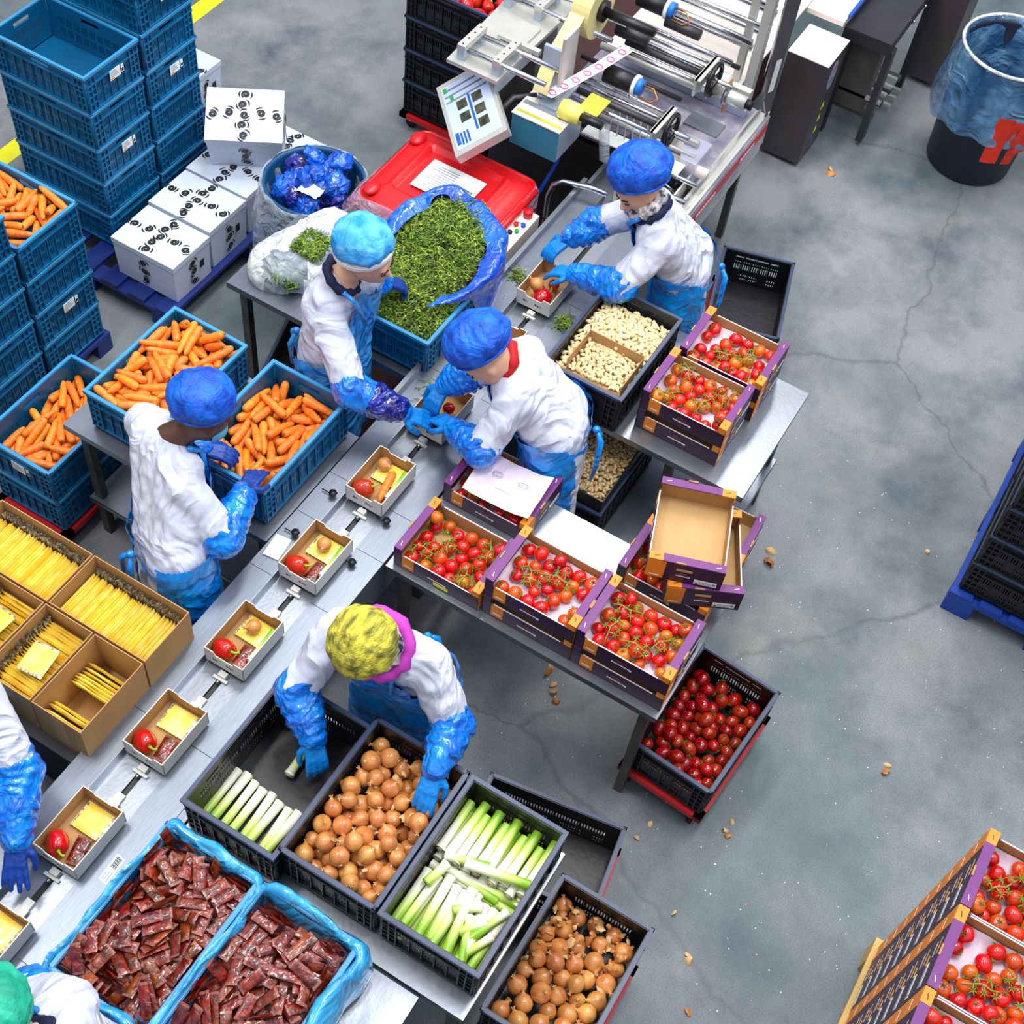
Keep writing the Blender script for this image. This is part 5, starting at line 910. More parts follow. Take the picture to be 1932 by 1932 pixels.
# ------------------------------------------------------------------ trays on the conveyor and their contents
def tray_mesh():
    L, Wd, H, t = 0.258, 0.182, 0.086, 0.0035; a, b = L / 2, Wd / 2; O = MB(); I = MB()
    O.box(-a, a, -b, b, 0, 0.002, 'tray_white'); I.box(-a + t, a - t, -b + t, b - t, 0.002, 0.004, 'kraft')
    for s in (-1, 1):
        y0, y1 = (b - t, b) if s > 0 else (-b, -b + t)
        O.box(-a, a, y0, y1, 0.002, H, 'tray_white'); q = (y0 - 0.001, y0) if s > 0 else (y1, y1 + 0.001)
        I.box(-a + t, a - t, *q, 0.004, H, 'kraft')
    def end(x0, x1, xi, notch):
        pr = [(-b, 0.002), (b, 0.002), (b, H), (b * 0.55, H), (b * 0.42, H - notch), (-b * 0.42, H - notch), (-b * 0.55, H), (-b, H)]
        for m, xa, xb, tgt in (('tray_white', x0, x1, O), ('kraft', xi[0], xi[1], I)):
            vs = [(xa, y, z) for y, z in pr] + [(xb, y, z) for y, z in pr]; k = len(pr)
            tgt.add(vs, [tuple(reversed(range(k))), tuple(range(k, 2 * k))] + [(i, (i + 1) % k, k + (i + 1) % k, k + i) for i in range(k)], m)
    end(-a, -a + t, (-a + t, -a + t + 0.001), 0.020); end(a - t, a, (a - t - 0.001, a - t), 0.016)
    P = MB()
    for k, (y, w) in enumerate(((0.050, 0.007), (0.042, 0.006), (0.034, 0.003), (-0.014, 0.009), (-0.026, 0.006), (-0.034, 0.005), (-0.042, 0.003))):
        P.box(-a - 0.0008, -a, y - w / 2, y + w / 2, 0.030, 0.041 - 0.002 * (k % 3), 'black_ink')
    return [('outer_wall', O.mesh('tray_outer')), ('inner_wall', I.mesh('tray_inner')), ('print', P.mesh('tray_print'))]
TRM = tray_mesh()
def packet_mesh(Lx, Ly, th, seed, clear=True):
    m = MB()
    def f(u, v, s):
        x = (u - 0.5) * Lx; y = (v - 0.5) * Ly; q = 6 if clear else 16; e = max(0, 1 - abs(2 * u - 1) ** q) * max(0, 1 - abs(2 * v - 1) ** q)
        return (x, y, s * th / 2 * e * (0.85 + 0.4 * fbm((x + seed, y, s), 22)) + s * 0.0004)
    mf = lambda c: 'packet_clear' if clear and abs(c.x) > Lx * 0.45 else 'packet'
    for s in (1, -1): grid_mesh(m, lambda u, v: f(u, v if s > 0 else 1 - v, s), 15, 11, 'packet', matfn=mf)
    return m
PKT = ST(packet_mesh(0.125, 0.105, 0.012, 1).build('yellow_packet'))
SACH = [ST(sachet_mesh(s).build('sauce_sachet')) for s in (0.9, 1, 1.15)]
BIGS = ST(sachet_mesh(1.0, 0.055, 'sauce_sachet', L0=0.105, th=0.011).build('sauce_sachet'))
for o in SACH + [BIGS, PKT]: o['category'] = 'sachet' if o is not PKT else 'packet'
PEPT = ST(pepper_proto(0.040))
where = ['touched by the gloved hand at the left edge', 'nearest the lower left blue sleeve', 'opposite the big sauce bins', 'opposite the half empty leek crate', 'next to the white board on the conveyor',
         'with the loose carrot', 'under two workers\' joined hands', 'half hidden behind a blue hairnet', 'filled by the upper right worker']
for k in range(9):
    cx = 0.46 + 0.4675 * k + 0.131; w = where[k]
    t = thing('cardboard_tray', 'small open cardboard tray %s' % w, 'tray', (cx, 1.922, 0.842), 0)
    for n, me in TRM:
        o = bpy.data.objects.new(n, me); COL.objects.link(o); o.parent = t
    z = 0.847
    def put(p, loc, rot, lab, cat):
        o = dup(p, loc, rot, lab + ', tray ' + w)
        if 'group' in o: del o['group']
        o['category'] = cat; return o
    if k < 6:
        put(PKT, (cx + 0.062, 1.922, z + 0.008 + 0.004), (0, 0, H90 + 0.03 * (k % 3 - 1)), 'flat shiny yellow packet', 'packet')
        if k: put(PEPT, (cx - 0.075, 1.958, z + 0.042), (1.15, 0.5, -1.2 + 0.3 * k), 'red pepper with green stalk', 'pepper')
        if k != 5: put(BIGS, (cx - 0.050, 1.890 if k else 1.93, z + 0.012), (0, 0, 0.35 - 0.1 * k), 'dark red sauce sachet', 'sachet')
        if k in (3, 4, 5): put(ONI[0], (cx + (0.075 if k == 5 else 0.062), 1.955 if k == 5 else 1.925, z + 0.048), (0.5, 1.2, k), 'brown onion resting on the yellow packet', 'onion')
        if k in (3, 4, 5): put(LEEK[2], (cx - 0.06, 1.853, z + 0.022), (0, 0, 0.03), 'pale leek stick along the tray wall', 'leek')
        if k == 5: put(CARR[1], (cx - 0.012, 1.885, z + 0.036), (0, 0, PI + 0.2), 'orange carrot', 'carrot')
    else:
        put(TOM[1], (cx - 0.04, 1.94, z + 0.04), (0, 0, 0), 'ripe tomato', 'tomato'); put(TOM[0], (cx + 0.03, 1.90, z + 0.04), (0, 0.3, 1), 'second smaller tomato', 'tomato')
        put(PEPT, (cx - 0.075, 1.90, z + 0.042), (1.2, 0.4, 1), 'red pepper', 'pepper')
        if k == 8: put(ONI[1], (cx - 0.045, 1.955, z + 0.075), (0.5, 1.2, 2), 'orange-brown onion on top', 'onion')

# ------------------------------------------------------------------ cartons of yellow packets
def packet_carton(x0, x1, y0, y1, label, h=0.235, z=0.818):
    t = thing('packet_carton', label, 'carton', ((x0 + x1) / 2, (y0 + y1) / 2, z)); a, b = (x1 - x0) / 2 - 0.002, (y1 - y0) / 2 - 0.002; w = 0.004
    MB().box(-a, a, -b, b, 0, 0.004, 'kraft').build('bottom', t)
    for q in ((-a, -a + w, -b, b), (a - w, a, -b, b), (-a + w, a - w, -b, -b + w), (-a + w, a - w, b - w, b)):
        MB().box(*q, 0.004, h, 'kraft').build('side', t)
    m = MB().box(-a - 0.0006, -a, -0.03, 0.03, 0.03, h - 0.02, 'kraft_light'); m.build('tape', t)
    return t
rr = random.Random(21)
PKV = ST(packet_mesh(0.150, 0.20, 0.013, 4, False).build('yellow_packet')); PKV['category'] = 'packet'
PKN = ST(packet_mesh(0.150, 0.185, 0.013, 7, False).build('yellow_packet')); PKN['category'] = 'packet'
def packets_row(n, p, dp, base, rz, proto, label, group, lean=0.0, first=0.0):
    """standing packets: local x of the packet up, local y across; stacked along dp."""
    for i in range(n):
        q = Vector(p) + Vector(dp) * i + Vector((rr.uniform(-0.004, 0.004), rr.uniform(-0.004, 0.004), rr.uniform(-0.008, 0.006)))
        R = Matrix.Rotation(rz, 4, 'Z') @ Matrix.Rotation(-PI / 2 + lean + rr.uniform(-0.05, 0.05), 4, 'Y') @ Matrix.Rotation(PI, 4, 'X')
        o = dup(proto, (0, 0, 0), None, label, group); o.matrix_world = Matrix.Translation(q) @ R
def crimps(x, y0, y1, z, along, seed):
    m = MB(); r2 = random.Random(seed); n = int(abs(y1 - y0) / 0.009)
    for i in range(n):
        c = y0 + (y1 - y0) * i / n; w = 0.012; pts = []
        for j in range(5):
            d = -w + 2 * w * j / 4; off = r2.uniform(-0.007, 0.007)
            pts.append((x + d, c + off) if along == 'y' else (c + off, x + d))
        vs = [(p[0], p[1], z - 0.03) for p in pts] + [(p[0] + r2.uniform(-.004, .004), p[1] + r2.uniform(-.004, .004), z + r2.uniform(-0.01, 0.008)) for p in pts]
        m.add(vs, [(j, j + 1, j + 6, j + 5) for j in range(4)], 'packet_clear', True)
    return m
for (y0, y1, lab) in ((2.095, 2.555, 'nearest the dark-capped worker'), (2.56, 3.02, 'far row at the left edge')):
    packet_carton(1.645, 1.905, y0, y1, 'carton crammed with upright yellow packets, ' + lab)
    packets_row(37, (1.762, y0 + 0.022, 0.92), (0, 0.0115, 0), None, H90, PKV, 'yellow packet standing in the carton ' + lab, 'packets in the carton ' + lab, 0.12)
    o = crimps(1.880, y0 + 0.02, y1 - 0.02, 1.01, 'y', int(y0 * 10)).build('packet_ends'); tag(o, 'clear crinkled ends in the packet carton ' + lab, 'packet', kind='stuff')
NB = (('K', 2.095, 2.325, 'half empty one', 0), ('K', 2.33, 2.56, 'with one packet laid flat, second from conveyor', 27), ('K', 2.565, 2.795, 'with a bright flat packet at the left edge', 27), ('K', 2.80, 3.03, 'cut off by the left photo edge', 20))
for _, y0, y1, lab, n in NB:
    packet_carton(1.298, 1.640, y0, y1, 'brown carton of yellow packets, ' + lab)
    yc = (y0 + y1) / 2 - 0.008
    if n:
        packets_row(n, (1.322, yc, 0.925), (0.0113, 0, 0), None, 0, PKN, 'yellow packet standing in the carton ' + lab, 'packets in the carton ' + lab, -0.1)
        o = crimps(y1 - 0.02, 1.315, 1.625, 1.01, 'x', int(y0 * 10)).build('packet_ends'); tag(o, 'clear crinkled ends in the carton ' + lab, 'packet', kind='stuff')
    else:
        packets_row(6, (1.325, yc + 0.012, 0.905), (0.013, 0, 0), None, 0, PKN, 'yellow packet leaning in the half empty carton', 'packets in the half empty carton', -0.25)
        packets_row(7, (1.49, yc + 0.012, 0.905), (0.015, 0, 0), None, 0, PKN, 'yellow packet in the far end of the half empty carton', 'packets in the far end of the half empty carton', -0.35)
o = dup(PKT, (1.45, 2.43, 1.030), (0.03, -0.08, 0.1), 'loose yellow packet lying flat over the second carton from the conveyor'); o['category'] = 'packet'
o = dup(PKT, (1.48, 2.67, 1.034), (-0.03, -0.05, -0.1), 'loose yellow packet lying flat at the left photo edge'); o['category'] = 'packet'

# ------------------------------------------------------------------ sauce bins with blue liners
def loft(mb, rows, m, closed=True, wob=0.0, sc=10, seed=0):
    n = len(rows[0]); vs = []
    for j, r in enumerate(rows):
        for i, p in enumerate(r):
            p = Vector(p); w = wob if not isinstance(wob, (list, tuple)) else wob[j]
            vs.append(tuple(p + Vector((fbm(p + Vector((seed, 0, 0)), sc), fbm(p + Vector((0, seed + 5, 0)), sc), fbm(p + Vector((0, 0, seed + 9)), sc))) * w))
    fs = []
    for j in range(len(rows) - 1):
        for i in range(n if closed else n - 1): fs.append((j * n + i, j * n + (i + 1) % n, (j + 1) * n + (i + 1) % n, (j + 1) * n + i))
    return mb.add(vs, fs, m, True)
def rrect(cx, cy, a, b, z, r=0.04, n=64, rz=0):
    out = []; per = [(a - r, b - r, 0), (-(a - r), b - r, 1), (-(a - r), -(b - r), 2), (a - r, -(b - r), 3)]
    k = n // 8
    for (px_, py_, q) in per:
        for i in range(k):
            w = q * PI / 2 + i / (k - 1) * PI / 2; out.append((px_ + r * math.cos(w), py_ + r * math.sin(w), z))
    full = []
    for i in range(len(out)):
        p, q = Vector(out[i]), Vector(out[(i + 1) % len(out)]); full.append(p)
        if (q - p).length > 0.08:
            for t in range(1, 9): full.append(p.lerp(q, t / 9))
    R = Matrix.Rotation(rz, 3, 'Z')
    return [tuple(R @ Vector((p[0], p[1], 0)) + Vector((cx, cy, p[2]))) for p in full]
for (cx, cy, a, b, lab, key, sd) in ((0.915, 1.445, 0.30, 0.200, 'beside the conveyor', 'sachets_one', 1), (0.925, 1.040, 0.295, 0.200, 'at the bottom of the photo', 'sachets_two', 4)):
    cr = crate('blue', cx, cy, 0.802, 0, 'blue crate under the sauce bin liner ' + lab)
    m = MB()
    rows = [rrect(cx, cy, a - 0.035, b - 0.03, 0.90), rrect(cx, cy, a - 0.022, b - 0.018, 0.98), rrect(cx, cy, a - 0.014, b - 0.012, 1.035), rrect(cx, cy, a + 0.006, b + 0.004, 1.062, 0.05), rrect(cx, cy, a + 0.022, b + 0.008, 1.04, 0.05), rrect(cx, cy, a + 0.028, b + 0.006, 0.97, 0.05), rrect(cx, cy, a + 0.032, b + 0.006, 0.90, 0.05)]
    if sd == 4: rows[4:] = [rrect(cx, cy - 0.01, a + 0.022, b + 0.02, 1.04, 0.05), rrect(cx, cy - 0.02, a + 0.028, b + 0.03, 0.96, 0.05), rrect(cx, cy - 0.025, a + 0.03, b + 0.03, 0.86, 0.05)]
    loft(m, rows, 'liner_blue', True, [0.02, 0.03, 0.03, 0.026, 0.03, 0.03, 0.03], 9, sd)
    o = m.build('bag_liner'); tag(o, 'light blue liner of the sauce bin ' + lab, 'plastic liner')
    scatter(key, SACH, (cx, cy, 0.845), 0, 'shiny dark red sauce sachet in the blue-lined bin ' + lab, 'sauce sachets in the bin ' + lab)
    m = MB(); grid_mesh(m, lambda u, v: (cx + (u - 0.5) * 0.53, cy + (v - 0.5) * 0.345, 0.935 + 0.045 * (1 - (2 * u - 1) ** 2) * (1 - (2 * v - 1) ** 2) + 0.01 * fbm((u * 9, v * 7, 0), 1)), 24, 18, 'sachet')
    o = m.build('sachet_layer'); tag(o, 'deeper sauce sachets filling the bin ' + lab, 'sachet', kind='stuff')
for o in bpy.data.objects:
    if o.name.startswith('sauce_sachet') and o not in ST.L: o['category'] = 'sachet'
st = MB().box(0, 0.10, -0.001, 0.0, 0, 0.035, 'sticker')
for i in range(9): st.box(0.055 + 0.0045 * i, 0.057 + 0.0045 * i + 0.001 * (i % 2), -0.0016, 0, 0.006, 0.028, 'black_ink')
for i in range(3): st.box(0.006, 0.045 - 0.006 * i, -0.0016, 0, 0.008 + 0.009 * i, 0.010 + 0.009 * i, 'grey_ink')
o = st.build('bar_code_label'); o.matrix_world = frame((0.93, 1.668, 1.035), (1, 0.05, 0.0), (0, 0.75, 0.6)); tag(o, 'white label with a bar code on the liner beside the conveyor', 'label')

# ------------------------------------------------------------------ white foam boxes
def swirl(mb, x, y, r, M, rot):
    mb_M = M @ Matrix.Translation((x, y, 0)) @ Matrix.Rotation(rot, 4, 'Z')
    p = spiral_pts(r * 0.62, 1.35); ribbon2d(mb, p, [r * 0.10 + r * 0.16 * math.sin(PI * i / len(p)) for i in range(len(p))], 'black_ink', mb_M)
    for a0 in (0.5, 3.6):
        q = [(r * math.cos(a0 + k * 0.13), r * math.sin(a0 + k * 0.13)) for k in range(10)]
        ribbon2d(mb, q, [r * 0.05 + r * 0.09 * math.sin(PI * k / 9) for k in range(10)], 'black_ink', mb_M)
def foam_box(x, y, z, a, b, h, rz, label, marks, rot=None, seed=0, blue=False):
    t = thing('foam_box', label, 'box', (x, y, z), rz, 'white foam boxes with black swirls')
    if rot: t.rotation_euler = rot
    m = MB().box(-a + 0.004, a - 0.004, -b + 0.004, b - 0.004, 0, h - 0.035, 'styro', taper=0.006); m.build('box_body', t)
    l = MB().box(-a, a, -b, b, h - 0.033, h, 'styro'); l.build('lid', t)
    p = MB(); r2 = random.Random(seed); T = Matrix.Translation((0, 0, h))
    if marks:
        for i in range(5): swirl(p, -a + 0.035 + i * (2 * a - 0.07) / 4, 0.012 * (i % 2), 0.034, T, r2.uniform(0, 6))
        for i in (0, 1, 3, 4): swirl(p, 0.012 * (i % 2), -b + 0.035 + i * (2 * b - 0.07) / 4, 0.034, T, r2.uniform(0, 6))
        F = frame((-a - 0.0004, 0.0, 0), (0, -1, 0), (0, 0, 1)) @ Matrix.Rotation(PI / 2, 4, 'X')
        G = frame((0.0, -b - 0.0004, 0), (1, 0, 0), (0, 0, 1)) @ Matrix.Rotation(PI / 2, 4, 'X')
        for q in (F, G):
            for zz in (0.06, 0.125, 0.18): 
                if zz < h - 0.03: swirl(p, 0, zz, 0.031, q, r2.uniform(0, 6))
        p.box(0.055, 0.085, -b - 0.001, -b + 0.001, h * 0.42, h * 0.60, 'black_ink')
    p.build('printed_swirls', t); return t
foam_box(3.895, 3.965, 0.137, 0.150, 0.205, 0.255, 0, 'white foam box nearest the camera at the corner of the pallet', 1, seed=1)
foam_box(4.215, 3.975, 0.137, 0.155, 0.205, 0.265, 0, 'white foam box in the middle of the row on the pallet', 1, seed=2)
foam_box(4.545, 3.985, 0.137, 0.158, 0.205, 0.265, 0, 'white foam box on the pallet underneath the turned one', 1, seed=3)
foam_box(4.71, 4.00, 0.460, 0.155, 0.205, 0.29, 0, 'white foam box tilted forward on top of the row', 1, rot=(0, math.radians(-22), math.radians(33)), seed=4)
foam_box(5.00, 3.98, 0.0, 0.150, 0.20, 0.24, 0, 'white foam box behind the turned one', 1, seed=5)
foam_box(5.22, 4.93, 0.0, 0.15, 0.20, 0.27, 0, 'tall white foam box beyond the blue towers', 1, seed=6)

# ------------------------------------------------------------------ bins and bags
t = thing('waste_bin', 'round blue waste bin full of crumpled blue bags beside the foam boxes', 'bin', (4.36, 3.30, 0))
MB().lathe([(0.20, 0.0), (0.215, 0.02), (0.262, 0.78), (0.268, 0.80), (0.250, 0.80), (0.245, 0.78), (0.205, 0.10), (0.01, 0.09)], 'bin_blue', 40, caps=False).build('bin_body', t)
def bag_skirt(mb, c, r, zt, zb, m, seed, drop=None, n=72, flare=0.05, inner=0.25):
    rows = []
    def ring(rad, z, wv):
        return [(c[0] + (rad + wv * math.sin(k * 0.9 + seed) * 0.4 + wv * 0.6 * math.sin(k * 0.37 * 3 + seed)) * math.cos(2 * PI * k / n), c[1] + (rad + wv * math.sin(k * 0.9 + seed) * 0.4) * math.sin(2 * PI * k / n),
                 z + (wv * 0.8 * math.sin(k * 0.31 + seed) if wv > 0.008 else 0)) for k in range(n)]
    rows = [ring(r * (0.74 if inner > 0.5 else 0.88), zt - inner, 0.004), ring(r * 0.93, zt - 0.06, 0.003), ring(r * 1.0, zt, 0.002), ring(r * 1.03, zt + 0.006, 0.002), ring(r * 1.06, zt - 0.02, 0.004), ring(r * 1.08 + flare * 0.3, zt - (zt - zb) * 0.4, 0.022), ring(r * 1.07 + flare, zt - (zt - zb) * 0.75, 0.016), ring(r * 1.06 + flare, zb, 0.018)]
    return loft(mb, rows, m, True, 0.012, 12, seed)
bag_skirt(MB(), (0, 0), 0.262, 0.80, 0.42, 'bag_clear', 1).build('liner_bag', t)
m = MB(); rr = random.Random(2)
for k in range(24):
    a = rr.uniform(0, 6.28); q = rr.uniform(0.02, 0.165); R = Euler((rr.uniform(-1, 1), rr.uniform(-1, 1), rr.uniform(0, 6))).to_matrix().to_4x4()
    c = Vector((4.36 + q * math.cos(a), 3.30 + q * math.sin(a), 0.66 + 0.12 * rr.random() + (0.07 if math.cos(a + 0.8) > 0 else 0))); M = Matrix.Translation(c) @ R; s = rr.uniform(0.05, 0.085)
    mm = ('bag_blue', 'bag_blue', 'sleeve_navy')[k % 3]
    grid_mesh(m, lambda u, v: tuple(Vector((math.cos(2 * PI * u) * math.sin(PI * v), math.sin(2 * PI * u) * math.sin(PI * v), math.cos(PI * v) * 0.7)) * s * (1 + 0.55 * fbm((math.cos(2 * PI * u) * 2 + k, math.sin(2 * PI * u) * 2, v * 5), 1.4))), 20, 12, mm, closed_u=True, M=M)
o = m.build('crumpled_bags'); tag(o, 'crumpled blue plastic bags thrown in the round bin', 'waste bags', kind='stuff')
o = MB(); grid_mesh(o, lambda u, v: (4.30 + (u - .5) * 0.10, 3.27 + (v - .5) * 0.12, 0.80 + 0.015 * fbm((u * 3, v * 3, 0), 1.5)), 8, 8, 'sticker'); o = o.build('paper_scrap'); tag(o, 'white scrap lying among the blue bags in the round bin', 'paper')

# red wheeled bin with label
t = thing('red_bin', 'red wheeled bin with lid and white sheet, wrapped in clear film', 'bin', (4.62, 2.665, 0))
m = MB().box(-0.27, 0.27, -0.30, 0.30, 0.08, 0.88, 'red_plastic', taper=0.05); m.build('bin_body', t)
m = MB(); n = 28
def lidf(u, v):
    x = (u - 0.5) * 0.62; y = (v - 0.5) * 0.70; e = max(abs(2 * u - 1), abs(2 * v - 1))
    d = 0.035 * (1 - e ** 8); inner = 0.012 if (abs(x) < 0.19 and abs(y) < 0.22) else 0.0; ridge = 0.012 if (0.19 < abs(x) < 0.215 and abs(y) < 0.25) or (0.22 < abs(y) < 0.245 and abs(x) < 0.215) else 0
    return (x * (1 - 0.06 * abs(2 * v - 1) ** 6), y * (1 - 0.06 * abs(2 * u - 1) ** 6), 0.89 + d + ridge - inner)
grid_mesh(m, lidf, 44, 50, 'red_plastic'); m.tube(rrect(0, 0, 0.305, 0.345, 0.892, 0.05), 0.011, 'red_plastic', 8, closed=True)
for sy in (-0.24, 0.27):
    m.ball((-0.25 if sy < 0 else 0.20, 0.29 if sy < 0 else 0.31, 0.925), (0.055, 0.04, 0.02), 'red_plastic', 14)
m.build('lid', t)
m = MB().tube([(0.26, -0.36, 0.885), (-0.24, -0.36, 0.885)], 0.018, 'red_plastic', 10)
for x in (0.24, 0.0, -0.22): m.box(x - 0.015, x + 0.015, -0.36, -0.33, 0.87, 0.90, 'red_plastic')
m.build('handle', t)
for x in (-0.2, 0.2):
    w = MB().cyl((x - 0.02, -0.26, 0.09), (x + 0.02, -0.26, 0.09), 0.09, 'rubber', 20); w.build('wheel', t)
m = MB().box(-0.155, 0.155, -0.115, 0.115, 0.918, 0.921, 'sticker')
for j in range(11): m.box(-0.02 + 0.004 * (j % 3), 0.13 - 0.02 * (j % 4), 0.085 - 0.017 * j, 0.089 - 0.017 * j, 0.9211, 0.9216, 'grey_ink')
for j in range(12): m.box(-0.135, -0.055 - 0.012 * (j % 2), 0.075 - 0.008 * j, 0.079 - 0.008 * j + 0.001 * (j % 3), 0.9211, 0.9216, 'black_ink' if j % 3 else 'grey_ink')
m.build('paper_sheet', t, (0.0, 0.0, 0.006), H90 + 0.0)
m = MB()
rows = [rrect(0, 0, 0.315, 0.352, 0.905, 0.07), rrect(-0.01, 0.01, 0.340, 0.375, 0.87, 0.08), rrect(-0.02, 0.03, 0.350, 0.39, 0.78, 0.08), rrect(-0.02, 0.03, 0.345, 0.385, 0.62, 0.08)]
loft(m, rows, 'bag_pink', True, [0.01, 0.03, 0.04, 0.05], 8, 3); m.build('film_wrap', t)
# control box
t = thing('button_box', 'cream control box with coloured push buttons beside the herb bag', 'control box', (4.60, 2.255, 0.0))
MB().box(-0.16, 0.16, -0.045, 0.045, 0.77, 0.86, 'cabinet_top').build('housing', t)
MB().box(-0.02, 0.02, -0.02, 0.02, 0.0, 0.77, 'grey_frame').build('post', t)
for x, y, r, c, h in ((0.12, 0, 0.024, 'red_plastic', 0.04), (0.065, 0.008, 0.014, 'sticker', 0.016), (0.045, -0.018, 0.012, 'cable_blue', 0.014), (0.03, 0.015, 0.012, 'red_plastic', 0.016), (-0.01, -0.012, 0.011, 'green_ink', 0.014), (-0.035, 0.012, 0.012, 'black_ink', 0.014)):
    MB().cyl((x, y, 0.86), (x, y, 0.86 + h), r, c, 16).build('push_button', t)
# big waste bin at the right
t = thing('waste_bin', 'tall dark waste bin with a hazy blue bag over its rim at the upper right', 'bin', (7.72, 0.66, 0))
MB().lathe([(0.25, 0.0), (0.265, 0.02), (0.305, 0.80), (0.315, 0.82), (0.30, 0.82), (0.29, 0.80), (0.25, 0.08), (0.01, 0.07)], 'bin_navy', 48, caps=False).build('bin_body', t)
bag_skirt(MB(), (0, 0), 0.306, 0.835, 0.40, 'bag_bin', 3, flare=0.05, inner=0.74).build('liner_bag', t)
MB().tube([(0.318 * math.cos(2 * PI * k / 48), 0.318 * math.sin(2 * PI * k / 48), 0.842) for k in range(48)], 0.011, 'bag_milky', 8, closed=True).build('rim_fold', t, )
m = MB()
for (a0, z0, z1, w) in ((3.55, 0.62, 0.28, 0.045), (3.75, 0.60, 0.42, 0.06), (3.95, 0.56, 0.36, 0.05), (3.85, 0.40, 0.28, 0.03)):
    grid_mesh(m, lambda u, v: ((0.392 + 0.01 * fbm((u * 3, v * 3, a0), 2) - 0.02 * v) * math.cos(a0 + (u - .5) * w / 0.17), (0.392 + 0.01 * fbm((u * 3, v * 3, a0), 2) - 0.02 * v) * math.sin(a0 + (u - .5) * w / 0.17), z0 + (z1 - z0) * v), 6, 10, 'rag_red')
m.build('red_strap', t)

# ------------------------------------------------------------------ herbs
def strands(mb, n, pos, size, rnd, mats_=('herb', 'herb_light', 'herb_dark'), r=0.0017):
    for k in range(n):
        p = Vector(pos(rnd)); a = rnd.uniform(0, 6.28); l = size * rnd.uniform(0.6, 1.3); t = rnd.uniform(-0.3, 0.5)
        d = Vector((math.cos(a), math.sin(a), t)) * l; c = Vector((rnd.uniform(-1, 1), rnd.uniform(-1, 1), rnd.uniform(0, 1))) * l * 0.3
        m = rnd.choices(mats_, (5, 4, 2))[0]; pts = [p - d / 2, p + c * 0.7, p + d / 2]
        mb.tube(pts, [r * 0.7, r, r * 0.6], m, 3, caps=False, smooth=False)
        if k % 2 == 0:
            for s in (-1, 1):
                q = p + d * 0.3 * s; w = Vector((rnd.uniform(-1, 1), rnd.uniform(-1, 1), rnd.uniform(-0.2, 0.8))).normalized() * size * 0.28
                u = w.cross(Vector((0, 0, 1))) * 0.35
                mb.add([tuple(q), tuple(q + w * 0.5 + u), tuple(q + w), tuple(q + w * 0.5 - u)], [(0, 1, 2, 3)], m)
rr = random.Random(9)
def herb_z(x, y): return 0.99 + 0.13 * max(0, min(1, (x - 3.62) / 0.5)) + 0.03 * math.exp(-((y - 2.36) ** 2) / 0.02)
def herb_in(x, y):   # heap outline: crate mouth, widening bag mouth, apex away from the camera
    if x < 3.98: return 2.13 < y < 2.62 and x > 3.585 + 0.10 * max(0, (2.45 - y)) and not (x > 3.84 and y < 2.17)
    return 2.16 + 0.55 * max(0, x - 4.10) < y < 2.60 - 0.30 * (x - 3.98)
m = MB()
def hp(r):
    while True:
        x, y = r.uniform(3.57, 4.36), r.uniform(2.10, 2.64)
        if herb_in(x, y): return (x, y, herb_z(x, y) + r.uniform(-0.015, 0.03))
strands(m, 4200, hp, 0.055, rr)
grid_mesh(m, lambda u, v: (3.585 + 0.74 * u, (2.13 if u < 0.5 else 2.16 + 0.3 * (u - .5)) + v * (0.48 - 0.22 * u), herb_z(3.585 + 0.74 * u, 2.15 + v * 0.44) - 0.02), 20, 16, 'herb_dark')
o = m.build('herb_heap'); tag(o, 'heap of fresh green herb sprigs spilling from the blue bag into the crate', 'herbs', kind='stuff')
# big blue bag: mouth edge, fold, outside, foot on the table
def curve(pts, n):
    P = [Vector(p) for p in pts]; k = len(P); out = []
    for i in range(n):
        t = i / (n - 1) * (k - 1); j = min(int(t), k - 2); f = t - j
        p0, p1, p2, p3 = P[max(j - 1, 0)], P[j], P[j + 1], P[min(j + 2, k - 1)]
        out.append(0.5 * ((2 * p1) + (p2 - p0) * f + (2 * p0 - 5 * p1 + 4 * p2 - p3) * f * f + (3 * p1 - p0 - 3 * p2 + p3) * f * f * f))
    return out
inner = [(3.93, 2.58, 1.13), (4.02, 2.55, 1.15), (4.20, 2.53, 1.16), (4.30, 2.49, 1.17), (4.27, 2.36, 1.16), (4.19, 2.21, 1.15), (4.09, 2.16, 1.13), (3.93, 2.13, 1.11), (3.76, 2.19, 1.11), (3.70, 2.22, 1.10)]
ridge = [(3.95, 2.64, 1.15), (4.04, 2.64, 1.19), (4.22, 2.61, 1.22), (4.38, 2.50, 1.22), (4.37, 2.31, 1.21), (4.28, 2.12, 1.20), (4.13, 2.06, 1.18), (3.95, 2.045, 1.15), (3.78, 2.105, 1.14), (3.69, 2.17, 1.12)]
outer = [(3.97, 2.66, 1.00), (4.06, 2.66, 1.04), (4.24, 2.61, 1.06), (4.40, 2.50, 1.06), (4.38, 2.32, 1.05), (4.28, 2.14, 1.04), (4.13, 2.085, 1.03), (4.02, 2.075, 1.02), (3.97, 2.08, 1.03), (3.93, 2.09, 1.05)]
foot = [(x + (0.05 if x < 4 else -0.02), y, 0.84) for x, y, z in outer]
m = MB(); loft(m, [curve(q, 60) for q in (inner, ridge, outer, foot)], 'bag_blue', False, [0.022, 0.024, 0.045, 0.03], 16, 2)
# extra subdivided fold rows
o = m.build('blue_bag'); md = o.modifiers.new('s', 'SUBSURF'); md.levels = 2; md.render_levels = 2
tag(o, 'large shiny blue plastic bag gaping open around the herbs', 'bag')
